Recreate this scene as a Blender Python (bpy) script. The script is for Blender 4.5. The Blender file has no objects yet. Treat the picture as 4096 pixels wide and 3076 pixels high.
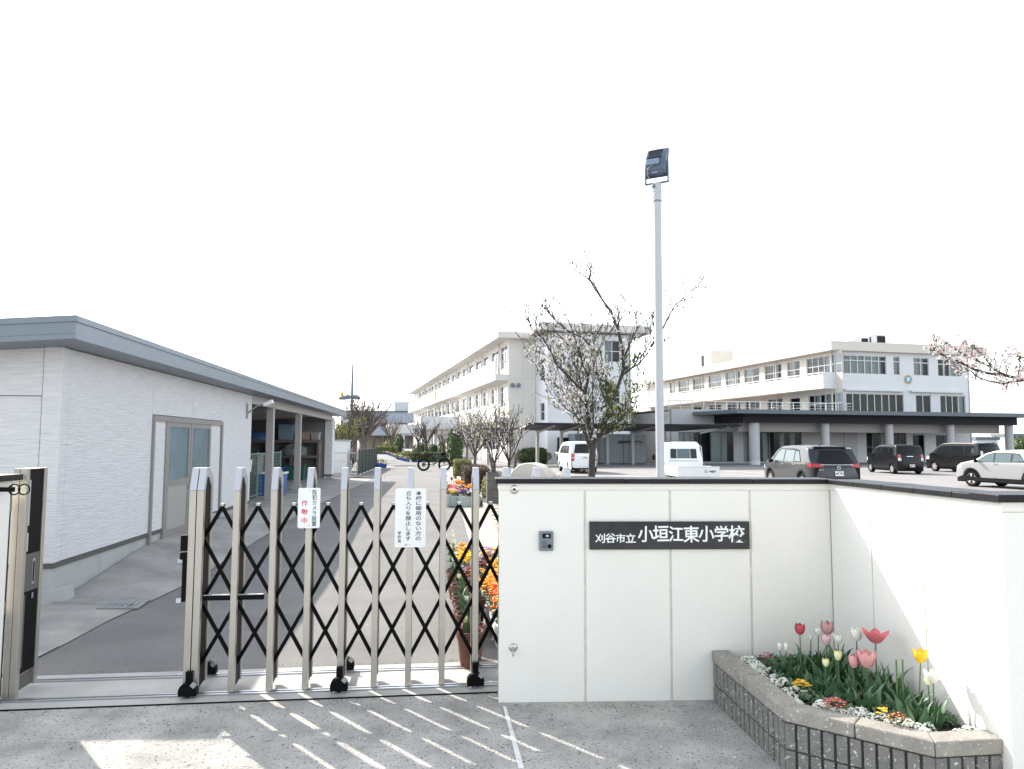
import bpy, bmesh, math, random
from mathutils import Vector, Matrix
R=math.radians; sin,cos,pi=math.sin,math.cos,math.pi
random.seed(7)
C=bpy.context.scene
# ------------------------------------------------------------ camera, sky, sun, exposure
F=2958.; HC=1.78; PT=math.atan(230/F); RL=R(0.2)          # focal length in photo pixels, eye height, pitch, roll
cd=bpy.data.cameras.new('camera'); cam=bpy.data.objects.new('camera',cd); C.collection.objects.link(cam)
cam.matrix_world=Matrix.Translation((0,0,HC))@Matrix.Rotation(pi/2+PT,4,'X')@Matrix.Rotation(RL,4,'Z')
cd.sensor_width=36; cd.lens=36*F/4096; cd.clip_start=.05; cd.clip_end=3000; C.camera=cam
SUN_AZ=R(-42); SUN_EL=R(36)
w=bpy.data.worlds.new('World'); C.world=w; w.use_nodes=True
nt=w.node_tree; bg=nt.nodes['Background']
sk=nt.nodes.new('ShaderNodeTexSky'); sk.sky_type='NISHITA'; sk.sun_disc=False
sk.sun_elevation=SUN_EL; sk.sun_rotation=SUN_AZ; sk.dust_density=1.2; sk.air_density=1.0; sk.ozone_density=1.0
hs=nt.nodes.new('ShaderNodeHueSaturation'); hs.inputs['Saturation'].default_value=.36;hs.inputs['Hue'].default_value=.486
nt.links.new(sk.outputs[0],hs.inputs['Color']); nt.links.new(hs.outputs[0],bg.inputs[0]); bg.inputs[1].default_value=.15
sd=bpy.data.lights.new('sun','SUN'); sd.energy=2.9; sd.angle=R(.5); sd.color=(1,.93,.83)
so=bpy.data.objects.new('sun',sd); C.collection.objects.link(so)
dsun=Vector((sin(SUN_AZ)*cos(SUN_EL),cos(SUN_AZ)*cos(SUN_EL),sin(SUN_EL)))
so.rotation_euler=dsun.to_track_quat('Z','Y').to_euler(); so.location=(0,0,30)
C.view_settings.view_transform='Standard'; C.view_settings.look='None'; C.view_settings.gamma=1
C.view_settings.use_curve_mapping=False; C.view_settings.exposure=1.50

# ------------------------------------------------------------ measuring helpers (photo pixel -> point in the place)
def ray(x,y):
    a=(x-2048)/F;b=(1538-y)/F
    a,b=a*cos(RL)-b*sin(RL),a*sin(RL)+b*cos(RL)
    return a,cos(PT)-b*sin(PT),sin(PT)+b*cos(PT)
def G(x,y,z=0):
    d=ray(x,y);t=(z-HC)/d[2];return d[0]*t,d[1]*t
def D(x,y,Y):
    d=ray(x,y);t=Y/d[1];return Vector((d[0]*t,Y,HC+d[2]*t))
class Fr:
    def __init__(s,X,Y,k):
        n=math.hypot(1,k);s.k=k;s.o=(X,Y);s.a=(-k/n,1/n);s.b=(1/n,k/n);s.rot=math.atan(k)
    def loc(s,X,Y): dx,dy=X-s.o[0],Y-s.o[1];return dx*s.b[0]+dy*s.b[1],dx*s.a[0]+dy*s.a[1]
    def wor(s,b,a): return s.o[0]+b*s.b[0]+a*s.a[0],s.o[1]+b*s.b[1]+a*s.a[1]
    def hita(s,x,y,a):
        d=ray(x,y);t=(a+s.o[0]*s.a[0]+s.o[1]*s.a[1])/(d[0]*s.a[0]+d[1]*s.a[1]);return s.loc(d[0]*t,d[1]*t)[0],HC+d[2]*t
    def hitb(s,x,y,b):
        d=ray(x,y);t=(b+s.o[0]*s.b[0]+s.o[1]*s.b[1])/(d[0]*s.b[0]+d[1]*s.b[1]);return s.loc(d[0]*t,d[1]*t)[1],HC+d[2]*t
FS=Fr(-5.05,8.28,.105)        # storage building and drive
def sm(t): t=max(0,min(1,t)); return t*t*(3-2*t)
def hz(X,Y):
    b,a=FS.loc(X,Y)
    sa=.25*sm((a-.1)/2.9); sb=.2*sm(a/9); w_=sm(b/1.25)
    return (sa*(1-w_)+sb*w_)*(1-sm((b-5.4)/3))

# ------------------------------------------------------------ materials
def M(name,col,rough=.7,var=0.,scale=4.,bump=0.,bscale=80.,metal=0.,col2=None,thr=None,det=4,stretch=None,coat=0,spec=None,world=False,speck=None,bd=.01):
    m=bpy.data.materials.new(name);m.use_nodes=True;n=m.node_tree;L=n.links;N=n.nodes
    p=N['Principled BSDF'];p.inputs['Roughness'].default_value=rough;p.inputs['Metallic'].default_value=metal
    c=tuple(col)+(1,);p.inputs['Base Color'].default_value=c
    if coat:p.inputs['Coat Weight'].default_value=coat;p.inputs['Coat Roughness'].default_value=.04
    if spec is not None:p.inputs['Specular IOR Level'].default_value=spec
    if var or bump or col2 or speck:
        tc=N.new('ShaderNodeTexCoord');v=tc.outputs['Object']
        if world:
            gm=N.new('ShaderNodeNewGeometry');v=gm.outputs['Position']
        if stretch:
            mp=N.new('ShaderNodeMapping');mp.inputs['Scale'].default_value=stretch;L.new(v,mp.inputs[0]);v=mp.outputs[0]
    last=None
    if var or col2:
        t=N.new('ShaderNodeTexNoise');t.inputs['Scale'].default_value=scale;t.inputs['Detail'].default_value=det;t.inputs['Roughness'].default_value=.62;L.new(v,t.inputs['Vector'])
        r=N.new('ShaderNodeValToRGB');L.new(t.outputs[0],r.inputs[0])
        lo,hi=thr if thr else (.3,.7)
        r.color_ramp.elements[0].position=lo;r.color_ramp.elements[1].position=hi
        d=col2 if col2 else tuple(min(1,x*(1+var)) for x in col)
        r.color_ramp.elements[0].color=c if col2 else tuple(x*(1-var) for x in col)+(1,)
        r.color_ramp.elements[1].color=tuple(d)+(1,)
        last=r.outputs[0]
    if speck:   # (colour, scale, threshold) small specks
        vo=N.new('ShaderNodeTexNoise');vo.inputs['Scale'].default_value=speck[1];vo.inputs['Detail'].default_value=2;L.new(v,vo.inputs['Vector'])
        rr=N.new('ShaderNodeValToRGB');L.new(vo.outputs[0],rr.inputs[0]);rr.color_ramp.elements[0].position=speck[2];rr.color_ramp.elements[1].position=speck[2]+.05
        mx=N.new('ShaderNodeMix');mx.data_type='RGBA';L.new(rr.outputs[0],mx.inputs[0])
        if last:L.new(last,mx.inputs[6])
        else:mx.inputs[6].default_value=c
        mx.inputs[7].default_value=tuple(speck[0])+(1,);last=mx.outputs[2]
    if last:L.new(last,p.inputs['Base Color'])
    if bump:
        t=N.new('ShaderNodeTexNoise');t.inputs['Scale'].default_value=bscale;t.inputs['Detail'].default_value=3;L.new(v,t.inputs['Vector'])
        b=N.new('ShaderNodeBump');b.inputs['Strength'].default_value=bump;b.inputs['Distance'].default_value=bd;L.new(t.outputs[0],b.inputs['Height']);L.new(b.outputs[0],p.inputs['Normal'])
    return m
def glassmat(name,tint,gl=.25):
    m=bpy.data.materials.new(name);m.use_nodes=True;n=m.node_tree;N=n.nodes;L=n.links;N.remove(N['Principled BSDF']);o=N['Material Output']
    t=N.new('ShaderNodeBsdfTransparent');t.inputs[0].default_value=tuple(tint)+(1,)
    g=N.new('ShaderNodeBsdfGlossy');g.inputs['Roughness'].default_value=.03;g.inputs[0].default_value=(.9,.95,1,1)
    lw=N.new('ShaderNodeLayerWeight');lw.inputs[0].default_value=gl
    mx=N.new('ShaderNodeMixShader');L.new(lw.outputs['Fresnel'],mx.inputs[0]);L.new(t.outputs[0],mx.inputs[1]);L.new(g.outputs[0],mx.inputs[2]);L.new(mx.outputs[0],o.inputs[0])
    return m
m={}
m['asphalt']=M('asphalt',(.165,.162,.160),.9,col2=(.235,.228,.22),scale=1.1,det=12,bump=1,bscale=110,world=True,speck=((.36,.35,.34),90,.62),bd=.015)
m['parking']=M('parking_asphalt',(.22,.21,.21),.9,col2=(.29,.28,.275),scale=.4,bump=.3,bscale=60,world=True)
m['pave']=M('rough_concrete',(.35,.34,.32),.9,col2=(.58,.56,.52),scale=2.3,det=14,thr=(.36,.64),bump=1,bscale=75,world=True,speck=((.09,.09,.09),70,.62),bd=.02)
m['sill']=M('sill_concrete',(.40,.39,.37),.85,col2=(.52,.50,.47),scale=3,det=8,bump=.2,bscale=90,world=True)
m['apron']=M('apron_concrete',(.23,.225,.215),.9,col2=(.42,.405,.385),scale=1.6,det=9,bump=.3,bscale=90,world=True)
m['kerb']=M('kerb_concrete',(.36,.33,.30),.85,var=.12,scale=3,world=True)
m['white_line']=M('line_paint',(.75,.75,.74),.6,col2=(.5,.5,.49),scale=9,thr=(.5,.75),world=True)
m['grass']=M('grass',(.14,.17,.04),.9,col2=(.22,.22,.07),scale=6,bump=1,bscale=60,bd=.05,world=True)
m['soil']=M('soil',(.05,.035,.025),.95,var=.3,scale=20,bump=1,bscale=60,bd=.02)
m['wall']=M('cream_render',(.82,.805,.755),.85,col2=(.78,.762,.712),scale=1.6,det=10,thr=(.45,.8),bump=.6,bscale=95,bd=.004,world=True,speck=((.30,.29,.27),7,.80))
m['groove']=M('joint_sealant',(.60,.565,.50),.8,var=.15,scale=12,world=True)
m['cap']=M('black_coping',(.010,.011,.013),.4,spec=.25,var=.3,scale=5,bump=.1,bscale=40)
m['alu']=M('bronze_aluminium',(.47,.445,.405),.36,metal=.7,var=.04,scale=8)
m['alutop']=M('grey_aluminium_sky_tint',(.52,.53,.56),.35,metal=.5)  # bluish silver of the sky-facing post tops is put into the colour
m['alud']=M('dark_bronze',(.12,.115,.11),.45,metal=.3)
m['blk']=M('black_steel',(.0022,.0024,.003),.5,spec=.12)
m['rail']=M('steel_rail',(.45,.46,.48),.35,metal=.8)
m['rub']=M('black_rubber',(.006,.006,.007),.8,spec=.15)
m['white']=M('white_plastic',(.82,.83,.84),.4)
m['red']=M('red_print',(.62,.03,.025),.6); m['ink']=M('black_print',(.012,.012,.015),.6)
m['plate']=M('dark_stone',(.022,.026,.03),.12,var=.4,scale=4)
m['plab']=M('white_lettering',(.85,.87,.88),.5)
m['icom']=M('grey_metal_paint',(.17,.20,.23),.45,metal=.3); m['icomd']=M('dark_grille',(.04,.05,.06),.4)
m['steel']=M('stainless',(.55,.53,.5),.3,metal=.9)
m['agg']=M('exposed_aggregate',(.15,.15,.14),.9,col2=(.24,.235,.22),scale=14,det=8,bump=1,bscale=130,bd=.006,world=True,speck=((.62,.62,.60),60,.63))
m['aggcap']=M('aggregate_coping',(.24,.225,.20),.9,col2=(.36,.335,.30),scale=12,det=8,bump=.7,bscale=110,bd=.006,world=True,speck=((.6,.6,.57),62,.64))
m['mortar']=M('mortar',(.08,.08,.078),.9,var=.2,scale=20,world=True)
m['blkwall']=M('concrete_block',(.13,.12,.11),.9,var=.2,scale=6,bump=.4,bscale=50,world=True)
m['siding']=M('white_siding',(.72,.72,.735),.75,col2=(.60,.60,.63),scale=3.2,thr=(.42,.72),det=5,stretch=(.9,.9,22),bump=.8,bscale=3.2,bd=.02,world=False)
m['sidjoint']=M('siding_joint',(.15,.15,.16),.8)
m['roof']=M('grey_metal_roof',(.19,.225,.26),.45,metal=.2,var=.03,scale=2); m['roofl']=M('grey_metal_fascia',(.25,.29,.33),.45,metal=.2,var=.03,scale=2)
m['dtrim']=M('dark_flashing',(.09,.085,.08),.5); m['frame']=M('bronze_door_frame',(.28,.265,.26),.45,metal=.2)
m['kick']=M('door_panel',(.36,.345,.33),.5); m['frost']=M('frosted_glass',(.12,.20,.24),.25,var=.25,scale=1.2)
m['found']=M('foundation_render',(.42,.43,.43),.85,col2=(.30,.30,.30),scale=3,thr=(.5,.8),bump=.2,bscale=40,world=True)
m['inside']=M('store_wall',(.20,.195,.20),.85,var=.05,scale=2); m['shelf']=M('shelf_steel',(.17,.13,.12),.6)
m['bluet']=M('blue_tarpaulin',(.06,.15,.36),.6,var=.2,scale=9,bump=.6,bscale=12,bd=.05); m['bluep']=M('blue_plastic',(.03,.12,.38),.4)
m['grnp']=M('green_plastic',(.02,.12,.09),.5); m['teal']=M('pale_teal_plastic',(.20,.31,.30),.5); m['dgrn']=M('dark_green_steel',(.02,.035,.035),.5)
m['beige']=M('cardboard',(.42,.33,.24),.8); m['clearp']=M('clear_tub',(.25,.36,.45),.3); m['sack']=M('grey_sacking',(.20,.22,.21),.9,var=.3,scale=8)
m['orange']=M('orange_plastic',(.75,.14,.03),.5); m['pole']=M('grey_pole_paint',(.45,.47,.50),.45,var=.03,scale=3)
m['lampb']=M('floodlight_casting',(.10,.13,.18),.45,metal=.4); m['lampl']=M('floodlight_plate',(.22,.28,.36),.4,metal=.4); m['lampd']=M('floodlight_fins',(.03,.045,.06),.5)
m['school']=M('school_cream_paint',(.68,.655,.62),.8,var=.04,scale=.4,bump=.1,bscale=8,world=True)
m['schoolw']=M('school_white_paint',(.70,.71,.73),.75,var=.03,scale=.5,world=True)
m['balc']=M('balcony_panel',(.27,.29,.32),.6);m['cream']=M('sun_warmed_cream',(.66,.61,.545),.8,var=.04,scale=.5,world=True); m['wframe']=M('aluminium_window_frame',(.62,.62,.62),.4,metal=.1); m['dframe']=M('dark_door_frame',(.18,.19,.2),.5)  # cream has the sun's warmth on the office block side mixed into it
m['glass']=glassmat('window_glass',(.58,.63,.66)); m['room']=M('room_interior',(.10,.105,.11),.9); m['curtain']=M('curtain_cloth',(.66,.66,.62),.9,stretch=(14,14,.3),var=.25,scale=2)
m['cgrey']=M('canopy_grey_metal',(.10,.12,.14),.45,var=.03,scale=.5); m['cdark']=M('canopy_dark_beam',(.015,.016,.024),.6,spec=.2); m['tan']=M('canopy_soffit_panel',(.33,.31,.30),.8,var=.04,scale=2)
m['col']=M('round_column_paint',(.50,.50,.52),.8); m['wgrey']=M('grey_panel_wall',(.45,.45,.46),.8)
m['carport']=M('carport_roof_sheet',(.04,.037,.04),.5,stretch=(6,.2,1),var=.3,scale=6); m['cpost']=M('carport_post',(.42,.40,.39),.5)
m['store']=M('store_box_grey',(.23,.26,.29),.6,var=.03,scale=1); m['blk2']=M('dark_slot',(.01,.01,.012),.8)
m['bark']=M('cherry_bark',(.085,.075,.07),.9,col2=(.045,.04,.038),scale=14,bump=.8,bscale=30,stretch=(1,1,.3)); m['bark2']=M('pale_bark',(.13,.11,.10),.9,var=.25,scale=10)
m['barkd']=M('dark_bark',(.055,.045,.045),.9,var=.3,scale=14)
m['blos']=M('cherry_blossom',(.88,.80,.80),.8,col2=(.92,.89,.87),scale=6); m['blosp']=M('pink_blossom',(.80,.55,.56),.8,var=.15,scale=6)
m['leaf']=M('green_leaf',(.045,.085,.02),.55,col2=(.11,.13,.035),scale=7); m['leafy']=M('yellow_green_leaf',(.30,.30,.06),.6,var=.25,scale=5); m['leafr']=M('bronze_leaf',(.16,.06,.03),.6)
m['hedge']=M('hedge_leaf',(.035,.06,.018),.6,col2=(.08,.12,.035),scale=5,world=True); m['hedgeb']=M('brown_twig',(.10,.075,.06),.9,col2=(.17,.13,.09),scale=7,world=True)
m['hedgey']=M('lime_hedge_leaf',(.16,.18,.05),.7,col2=(.27,.26,.09),scale=6,world=True)
m['tleaf']=M('tulip_leaf',(.05,.12,.05),.45,col2=(.10,.18,.09),scale=9); m['tstem']=M('tulip_stem',(.08,.14,.05),.5)
m['terra']=M('brown_pot',(.14,.055,.035),.6,var=.2,scale=6); m['potg']=M('pale_green_pot',(.50,.56,.53),.5); m['potw']=M('white_trough',(.70,.72,.72),.5)
m['bplant']=M('blue_trough',(.02,.08,.36),.6); m['mesh']=M('green_mesh_screen',(.012,.03,.03),.6); m['fence']=M('pale_fence_steel',(.5,.5,.5),.5)
m['gym']=M('far_hall_cladding',(.36,.40,.46),.7,stretch=(1,1,6),var=.04,scale=2); m['gyml']=M('far_hall_block',(.62,.64,.66),.7)
m['stonew']=M('white_concrete_ring',(.68,.64,.58),.85,var=.06,scale=3,bump=.2,bscale=20)
m['tyre']=M('tyre',(.007,.007,.007),.85,spec=.15); m['rim']=M('alloy_rim',(.6,.6,.6),.3,metal=.7); m['cglass']=M('dark_car_glass',(.006,.008,.010),.06,spec=.35); m['cglassl']=M('clear_car_glass',(.09,.13,.14),.08,spec=.3)
m['trim']=M('black_car_trim',(.006,.006,.007),.6,spec=.2); m['seam']=M('panel_gap',(.01,.01,.01),.7); m['tail']=M('red_tail_lamp',(.45,.02,.02),.15,coat=1); m['tailw']=M('clear_tail_lamp',(.7,.62,.62),.12,coat=1); m['head']=M('headlamp',(.65,.68,.7),.08,coat=1); m['chrome']=M('chrome',(.75,.76,.78),.12,metal=1)
m['petal']=M('fallen_petal',(.85,.80,.80),.8); m['gold']=M('emblem_gold',(.62,.36,.10),.5); m['cyan']=M('emblem_blue',(.05,.33,.50),.5)
def paint(n,c,metal=.0,rough=.28): return M(n,c,rough,metal=metal,coat=.45,spec=.4)
FC={'red':(.45,.06,.08),'rose':(.66,.17,.20),'pink':(.74,.36,.36),'mauve':(.50,.27,.28),'palepink':(.72,.47,.49),'white':(.82,.83,.74),'cream':(.80,.78,.45),'yellow':(.85,.55,.02),'orange':(.85,.22,.01),'amber':(.85,.40,.01),'purple':(.06,.02,.14),'lilac':(.45,.33,.62),'maroon':(.12,.008,.03),'magenta':(.50,.05,.18),'scarlet':(.75,.05,.03)}
for k_,c_ in FC.items(): m['f_'+k_]=M(k_+'_petals',c_,.6,var=.14,scale=25)

# ------------------------------------------------------------ mesh builder
class MB:
    def __init__(s,mat=None): s.v=[];s.f=[];s.mi=[];s.cur=0;s.T=mat
    def add(s,vs,fs):
        o=len(s.v)
        s.v+= [tuple(s.T@Vector(p)) for p in vs] if s.T else [tuple(p) for p in vs]
        s.f+=[tuple(i+o for i in f) for f in fs]; s.mi+=[s.cur]*len(fs); return s
    def box(s,x0,x1,y0,y1,z0,z1):
        return s.add([(x,y,z) for z in (z0,z1) for y in (y0,y1) for x in (x0,x1)],[(0,2,3,1),(4,5,7,6),(0,1,5,4),(2,6,7,3),(0,4,6,2),(1,3,7,5)])
    def prism(s,pts,z0,z1,top=None):   # plan polygon, counter-clockwise
        n=len(pts); tp=top or pts
        return s.add([(p[0],p[1],z0) for p in pts]+[(p[0],p[1],z1) for p in tp],[tuple(range(n))[::-1],tuple(range(n,2*n))]+[(i,(i+1)%n,n+(i+1)%n,n+i) for i in range(n)])
    def prof(s,pts,x0,x1):             # (y,z) outline extruded along x
        n=len(pts)
        return s.add([(x0,p[0],p[1]) for p in pts]+[(x1,p[0],p[1]) for p in pts],[tuple(range(n))[::-1],tuple(range(n,2*n))]+[(i,(i+1)%n,n+(i+1)%n,n+i) for i in range(n)])
    def bar(s,p0,p1,w,h=None,up=(0,0,1)):
        p0,p1=Vector(p0),Vector(p1);h=h or w;d=(p1-p0).normalized();u=Vector(up)
        if abs(d.dot(u))>.98:u=Vector((1,0,0))
        x=d.cross(u).normalized()*w/2;y=x.cross(d).normalized()*h/2
        return s.add([p+a*x+b*y for p in (p0,p1) for a,b in ((-1,-1),(1,-1),(1,1),(-1,1))],[(0,1,2,3)[::-1],(4,5,6,7),(0,1,5,4),(1,2,6,5),(2,3,7,6),(3,0,4,7)])
    def tube(s,pts,rs,n=8,cap=True):
        pts=[Vector(p) for p in pts]
        if not hasattr(rs,'__len__'):rs=[rs]*len(pts)
        vs=[];fs=[]
        up=Vector((.13,.21,.97))
        for i,p in enumerate(pts):
            d=(pts[min(i+1,len(pts)-1)]-pts[max(i-1,0)])
            d=d.normalized() if d.length>1e-9 else Vector((0,0,1))
            x=d.cross(up); x=x.normalized() if x.length>.05 else d.cross(Vector((1,0,0))).normalized(); y=d.cross(x)
            vs+=[p+(x*cos(2*pi*k/n)+y*sin(2*pi*k/n))*rs[i] for k in range(n)]
        for i in range(len(pts)-1):
            fs+=[(i*n+k,(i+1)*n+k,(i+1)*n+(k+1)%n,i*n+(k+1)%n) for k in range(n)]
        if cap: fs+=[tuple(range(n)),tuple(range((len(pts)-1)*n,len(pts)*n))[::-1]]
        return s.add(vs,fs)
    def lathe(s,prof,n=20,c=(0,0,0),axis='z',close=True):
        vs=[];m_=len(prof)
        for k in range(n):
            a=2*pi*k/n
            for r_,z in prof:
                p={'z':(r_*cos(a),r_*sin(a),z),'x':(z,r_*cos(a),r_*sin(a)),'y':(r_*cos(a),z,r_*sin(a))}[axis]
                vs.append((p[0]+c[0],p[1]+c[1],p[2]+c[2]))
        fs=[(k*m_+i,((k+1)%n)*m_+i,((k+1)%n)*m_+i+1,k*m_+i+1) for k in range(n) for i in range(m_-1)]
        return s.add(vs,fs)
    def build(s,name,mat,parent=None,smooth=False,bevel=0,kind=None,label=None,loc=None,rot=None):
        me=bpy.data.meshes.new(name);me.from_pydata(s.v,[],s.f)
        for mm in (mat if isinstance(mat,(list,tuple)) else [mat]): me.materials.append(m[mm] if isinstance(mm,str) else mm)
        if any(s.mi): me.polygons.foreach_set('material_index',s.mi)
        if smooth: me.polygons.foreach_set('use_smooth',[True]*len(s.f))
        me.update(); me.validate()
        if smooth!='all' and smooth: me.set_sharp_from_angle(angle=R(40))
        o=bpy.data.objects.new(name,me);C.collection.objects.link(o)
        if bevel: b=o.modifiers.new('b','BEVEL');b.width=bevel;b.segments=2;b.limit_method='ANGLE'
        if parent:o.parent=parent
        if kind:o['kind']=kind
        if label:o['label']=label
        if loc:o.location=loc
        if rot:o.rotation_euler=rot
        return o
def tag(o,label,cat,group=None):
    o['label']=label;o['category']=cat
    if group:o['group']=group
    return o
def thing(name,label,cat,loc=(0,0,0),rz=0,group=None):
    o=bpy.data.objects.new(name,None);C.collection.objects.link(o);o.empty_display_size=.1;o.location=loc;o.rotation_euler=(0,0,rz);return tag(o,label,cat,group)
def copy_tree(o,parent=None):
    c=o.copy();C.collection.objects.link(c);c.parent=parent
    for ch in list(o.children): copy_tree(ch,c)
    return c
def box1(name,mat,parent,*a,**k): return MB().box(*a).build(name,mat,parent,**k)
def text(s,size,mat,parent,Mx,name='lettering',ext=.001,off=0,line=1.0,align='CENTER',ay='CENTER',sx=1):
    cu=bpy.data.curves.new(name,'FONT');cu.body=s;cu.size=size;cu.extrude=ext;cu.offset=off;cu.space_line=line;cu.align_x=align;cu.align_y=ay;cu.resolution_u=3
    t=bpy.data.objects.new(name,cu);C.collection.objects.link(t);bpy.context.view_layer.update()
    me=bpy.data.meshes.new_from_object(t.evaluated_get(bpy.context.evaluated_depsgraph_get()))
    bpy.data.objects.remove(t);me.transform(Mx@Matrix.Diagonal((sx,1,1,1)));me.materials.clear();me.materials.append(m[mat])
    o=bpy.data.objects.new(name,me);C.collection.objects.link(o)
    if parent:o.parent=parent
    return o
def RX(loc,ax='X',a=90): return Matrix.Translation(loc)@Matrix.Rotation(R(a),4,ax)
# sheets that lie on the ground and follow it
def sheet(name,poly,off,mat,cell=.8,kind='structure',flat=False,parent=None):
    bm=bmesh.new();vs=[bm.verts.new((p[0],p[1],0)) for p in poly];bm.faces.new(vs)
    if cell:
        xs=[p[0] for p in poly];ys=[p[1] for p in poly]
        for ax,lo,hi in((0,min(xs),max(xs)),(1,min(ys),max(ys))):
            t=math.floor(lo/cell)*cell+cell
            while t<hi:
                g=bm.verts[:]+bm.edges[:]+bm.faces[:]
                co=[0,0,0];no=[0,0,0];co[ax]=t;no[ax]=1
                bmesh.ops.bisect_plane(bm,geom=g,plane_co=co,plane_no=no);t+=cell
    for v in bm.verts: v.co.z=(0 if flat else hz(v.co.x,v.co.y))+off
    bmesh.ops.recalc_face_normals(bm,faces=bm.faces)
    if sum(f.normal.z for f in bm.faces)<0: bmesh.ops.reverse_faces(bm,faces=bm.faces)
    me=bpy.data.meshes.new(name);bm.to_mesh(me);bm.free();me.materials.append(m[mat])
    me.polygons.foreach_set('use_smooth',[True]*len(me.polygons))
    o=bpy.data.objects.new(name,me);C.collection.objects.link(o)
    if kind:o['kind']=kind
    if parent:o.parent=parent
    return o
def WM(x,y,deg): return Matrix.Translation((x,y,0))@Matrix.Rotation(R(deg),4,'Z')
def holes(mb,x0,x1,z0,z1,hs,dep=.15,thick=.2):
    xs=sorted({x0,x1}|{h[0] for h in hs}|{h[1] for h in hs});zs=sorted({z0,z1}|{h[2] for h in hs}|{h[3] for h in hs})
    for i in range(len(xs)-1):
        for j in range(len(zs)-1):
            cx,cz=(xs[i]+xs[i+1])/2,(zs[j]+zs[j+1])/2
            if any(h[0]<cx<h[1] and h[2]<cz<h[3] for h in hs): continue
            mb.add([(xs[i],0,zs[j]),(xs[i+1],0,zs[j]),(xs[i+1],0,zs[j+1]),(xs[i],0,zs[j+1])],[(0,1,2,3)])
    for a,b,c,d in hs:
        mb.add([(a,0,c),(b,0,c),(b,0,d),(a,0,d),(a,dep,c),(b,dep,c),(b,dep,d),(a,dep,d)],[(0,4,5,1),(1,5,6,2),(2,6,7,3),(3,7,4,0)])
def window(par,T,x0,x1,z0,z1,nx=2,nz=1,dep=.12,fw=.06,frame='wframe',curt=.5,zt=None):
    b=MB(T)
    b.box(x0,x1,dep-.03,dep+.03,z0,z0+fw);b.box(x0,x1,dep-.03,dep+.03,z1-fw,z1)
    for i in range(nx+1):
        x=x0+(x1-x0)*i/nx;a=max(x0,x-fw/2);b.box(a,min(x1,a+fw),dep-.032,dep+.032,z0+fw,z1-fw)
    if nz>1:
        z=zt if zt else z0+(z1-z0)*.5
        b.box(x0,x1,dep-.034,dep+.034,z-fw/2,z+fw/2)
    o=b.build('window',frame,par)
    g=MB(T);g.add([(x0,dep,z0),(x1,dep,z0),(x1,dep,z1),(x0,dep,z1)],[(0,1,2,3)]);g.build('pane','glass',o)
    cu=MB(T);n=0
    for i in range(nx):
        if random.random()<curt:
            a=x0+(x1-x0)*i/nx;w_=(x1-x0)/nx
            f0,f1=random.choice([(0,1),(0,1),(0,.5),(.45,1)])
            cu.add([(a+w_*f0,dep+.15,z0),(a+w_*f1,dep+.15,z0),(a+w_*f1,dep+.15,z1),(a+w_*f0,dep+.15,z1)],[(0,1,2,3)]);n+=1
    if n: cu.build('curtain','curtain',o)
    return o
# ============================================================ GROUND
def frp(pts,fr=FS): return [fr.wor(*p) for p in pts]
def ground():
    bm=bmesh.new()
    xs=[-900,-300,-120,-60]+[-40+2*i for i in range(41)]+[60,120,300,900];ys=[-300,-60,-10]+[2*i for i in range(61)]+[160,220,400,900,1600]
    g=[[bm.verts.new((x,y,hz(x,y))) for x in xs] for y in ys]
    for j in range(len(ys)-1):
        for i in range(len(xs)-1): bm.faces.new((g[j][i],g[j][i+1],g[j+1][i+1],g[j+1][i]))
    me=bpy.data.meshes.new('ground');bm.to_mesh(me);bm.free();me.materials.append(m['parking'])
    o=bpy.data.objects.new('ground',me);C.collection.objects.link(o);o['kind']='structure'
    for v in me.vertices:
        v.co.z-=.03
ground()
sheet('parking_lot',[(.35,5.6),(60,9),(60,75),(20,66),(-3.4,60),(-3.0,40),(-.3,14.5),(.12,10.5)],.004,'parking',2)
GL=lambda X:5.126+.12*(X+3.44)      # front of the gate line
def gx(X,d): return (X-.1166*d, GL(X)+d)
# asphalt drive
sheet('driveway_asphalt',[(-4.3,GL(-4.3)+.59),(1.3,GL(1.3)+.59)]+frp([(6.4,.2),(4.77,3.5),(4.77,12),(4.7,20),(4.55,30),(4.6,40),(6.2,50),(6.2,110)])+frp([(-1.5,110),(-1.5,24.5),(1.6,24.2),(1.45,15),(1.3,7.7),(1.19,3.1),(1.16,1.0),(1.0,-1.0)]),.012,'asphalt',.7)
sheet('gate_sill',[(-4.6,GL(-4.6)-.13),(1.6,GL(1.6)-.13),(1.6,GL(1.6)+.60),(-4.6,GL(-4.6)+.60)],.016,'sill',0,flat=True)
sheet('entrance_pavement',[(-12,-4),(12,-4),(12,GL(12)-.14),(-12,GL(-12)-.14)],.008,'pave',0,flat=True)
sheet('entrance_apron',frp([(0,-1.9),(.99,-1.9),(1.0,-1.0),(1.16,1.0),(1.19,3.1),(1.3,7.7),(1.45,15),(1.6,22.7),(0,22.7)]),.02,'apron',.45)
sheet('apron_paving',frp([(-.05,-1.9),(-.05,-2.9),(.95,-2.9),(.985,-1.9)]),.024,'apron',0)
sheet('store_floor',frp([(-7,8.75),(0.02,8.75),(0.02,22.7),(-7,22.7)]),.028,'apron',2)
# white painted line running out of the gate and the joint of the apron
sheet('painted_line',[G(2011,2832),G(2024,2832),G(2098,3085),G(2074,3085)],.014,'white_line',0,flat=True)
for (p,q) in (((1.0,-.32),(0.02,-.1)),((1.18,3.0),(.02,2.72)),((1.28,7.4),(.02,7.3))):
    a=Vector(FS.wor(*p));b=Vector(FS.wor(*q));n=(b-a).normalized();n=Vector((-n.y,n.x))*.007
    sheet('paving_joint',[a-n,a+n,b+n,b-n],.032,'sidjoint',.3)
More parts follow.
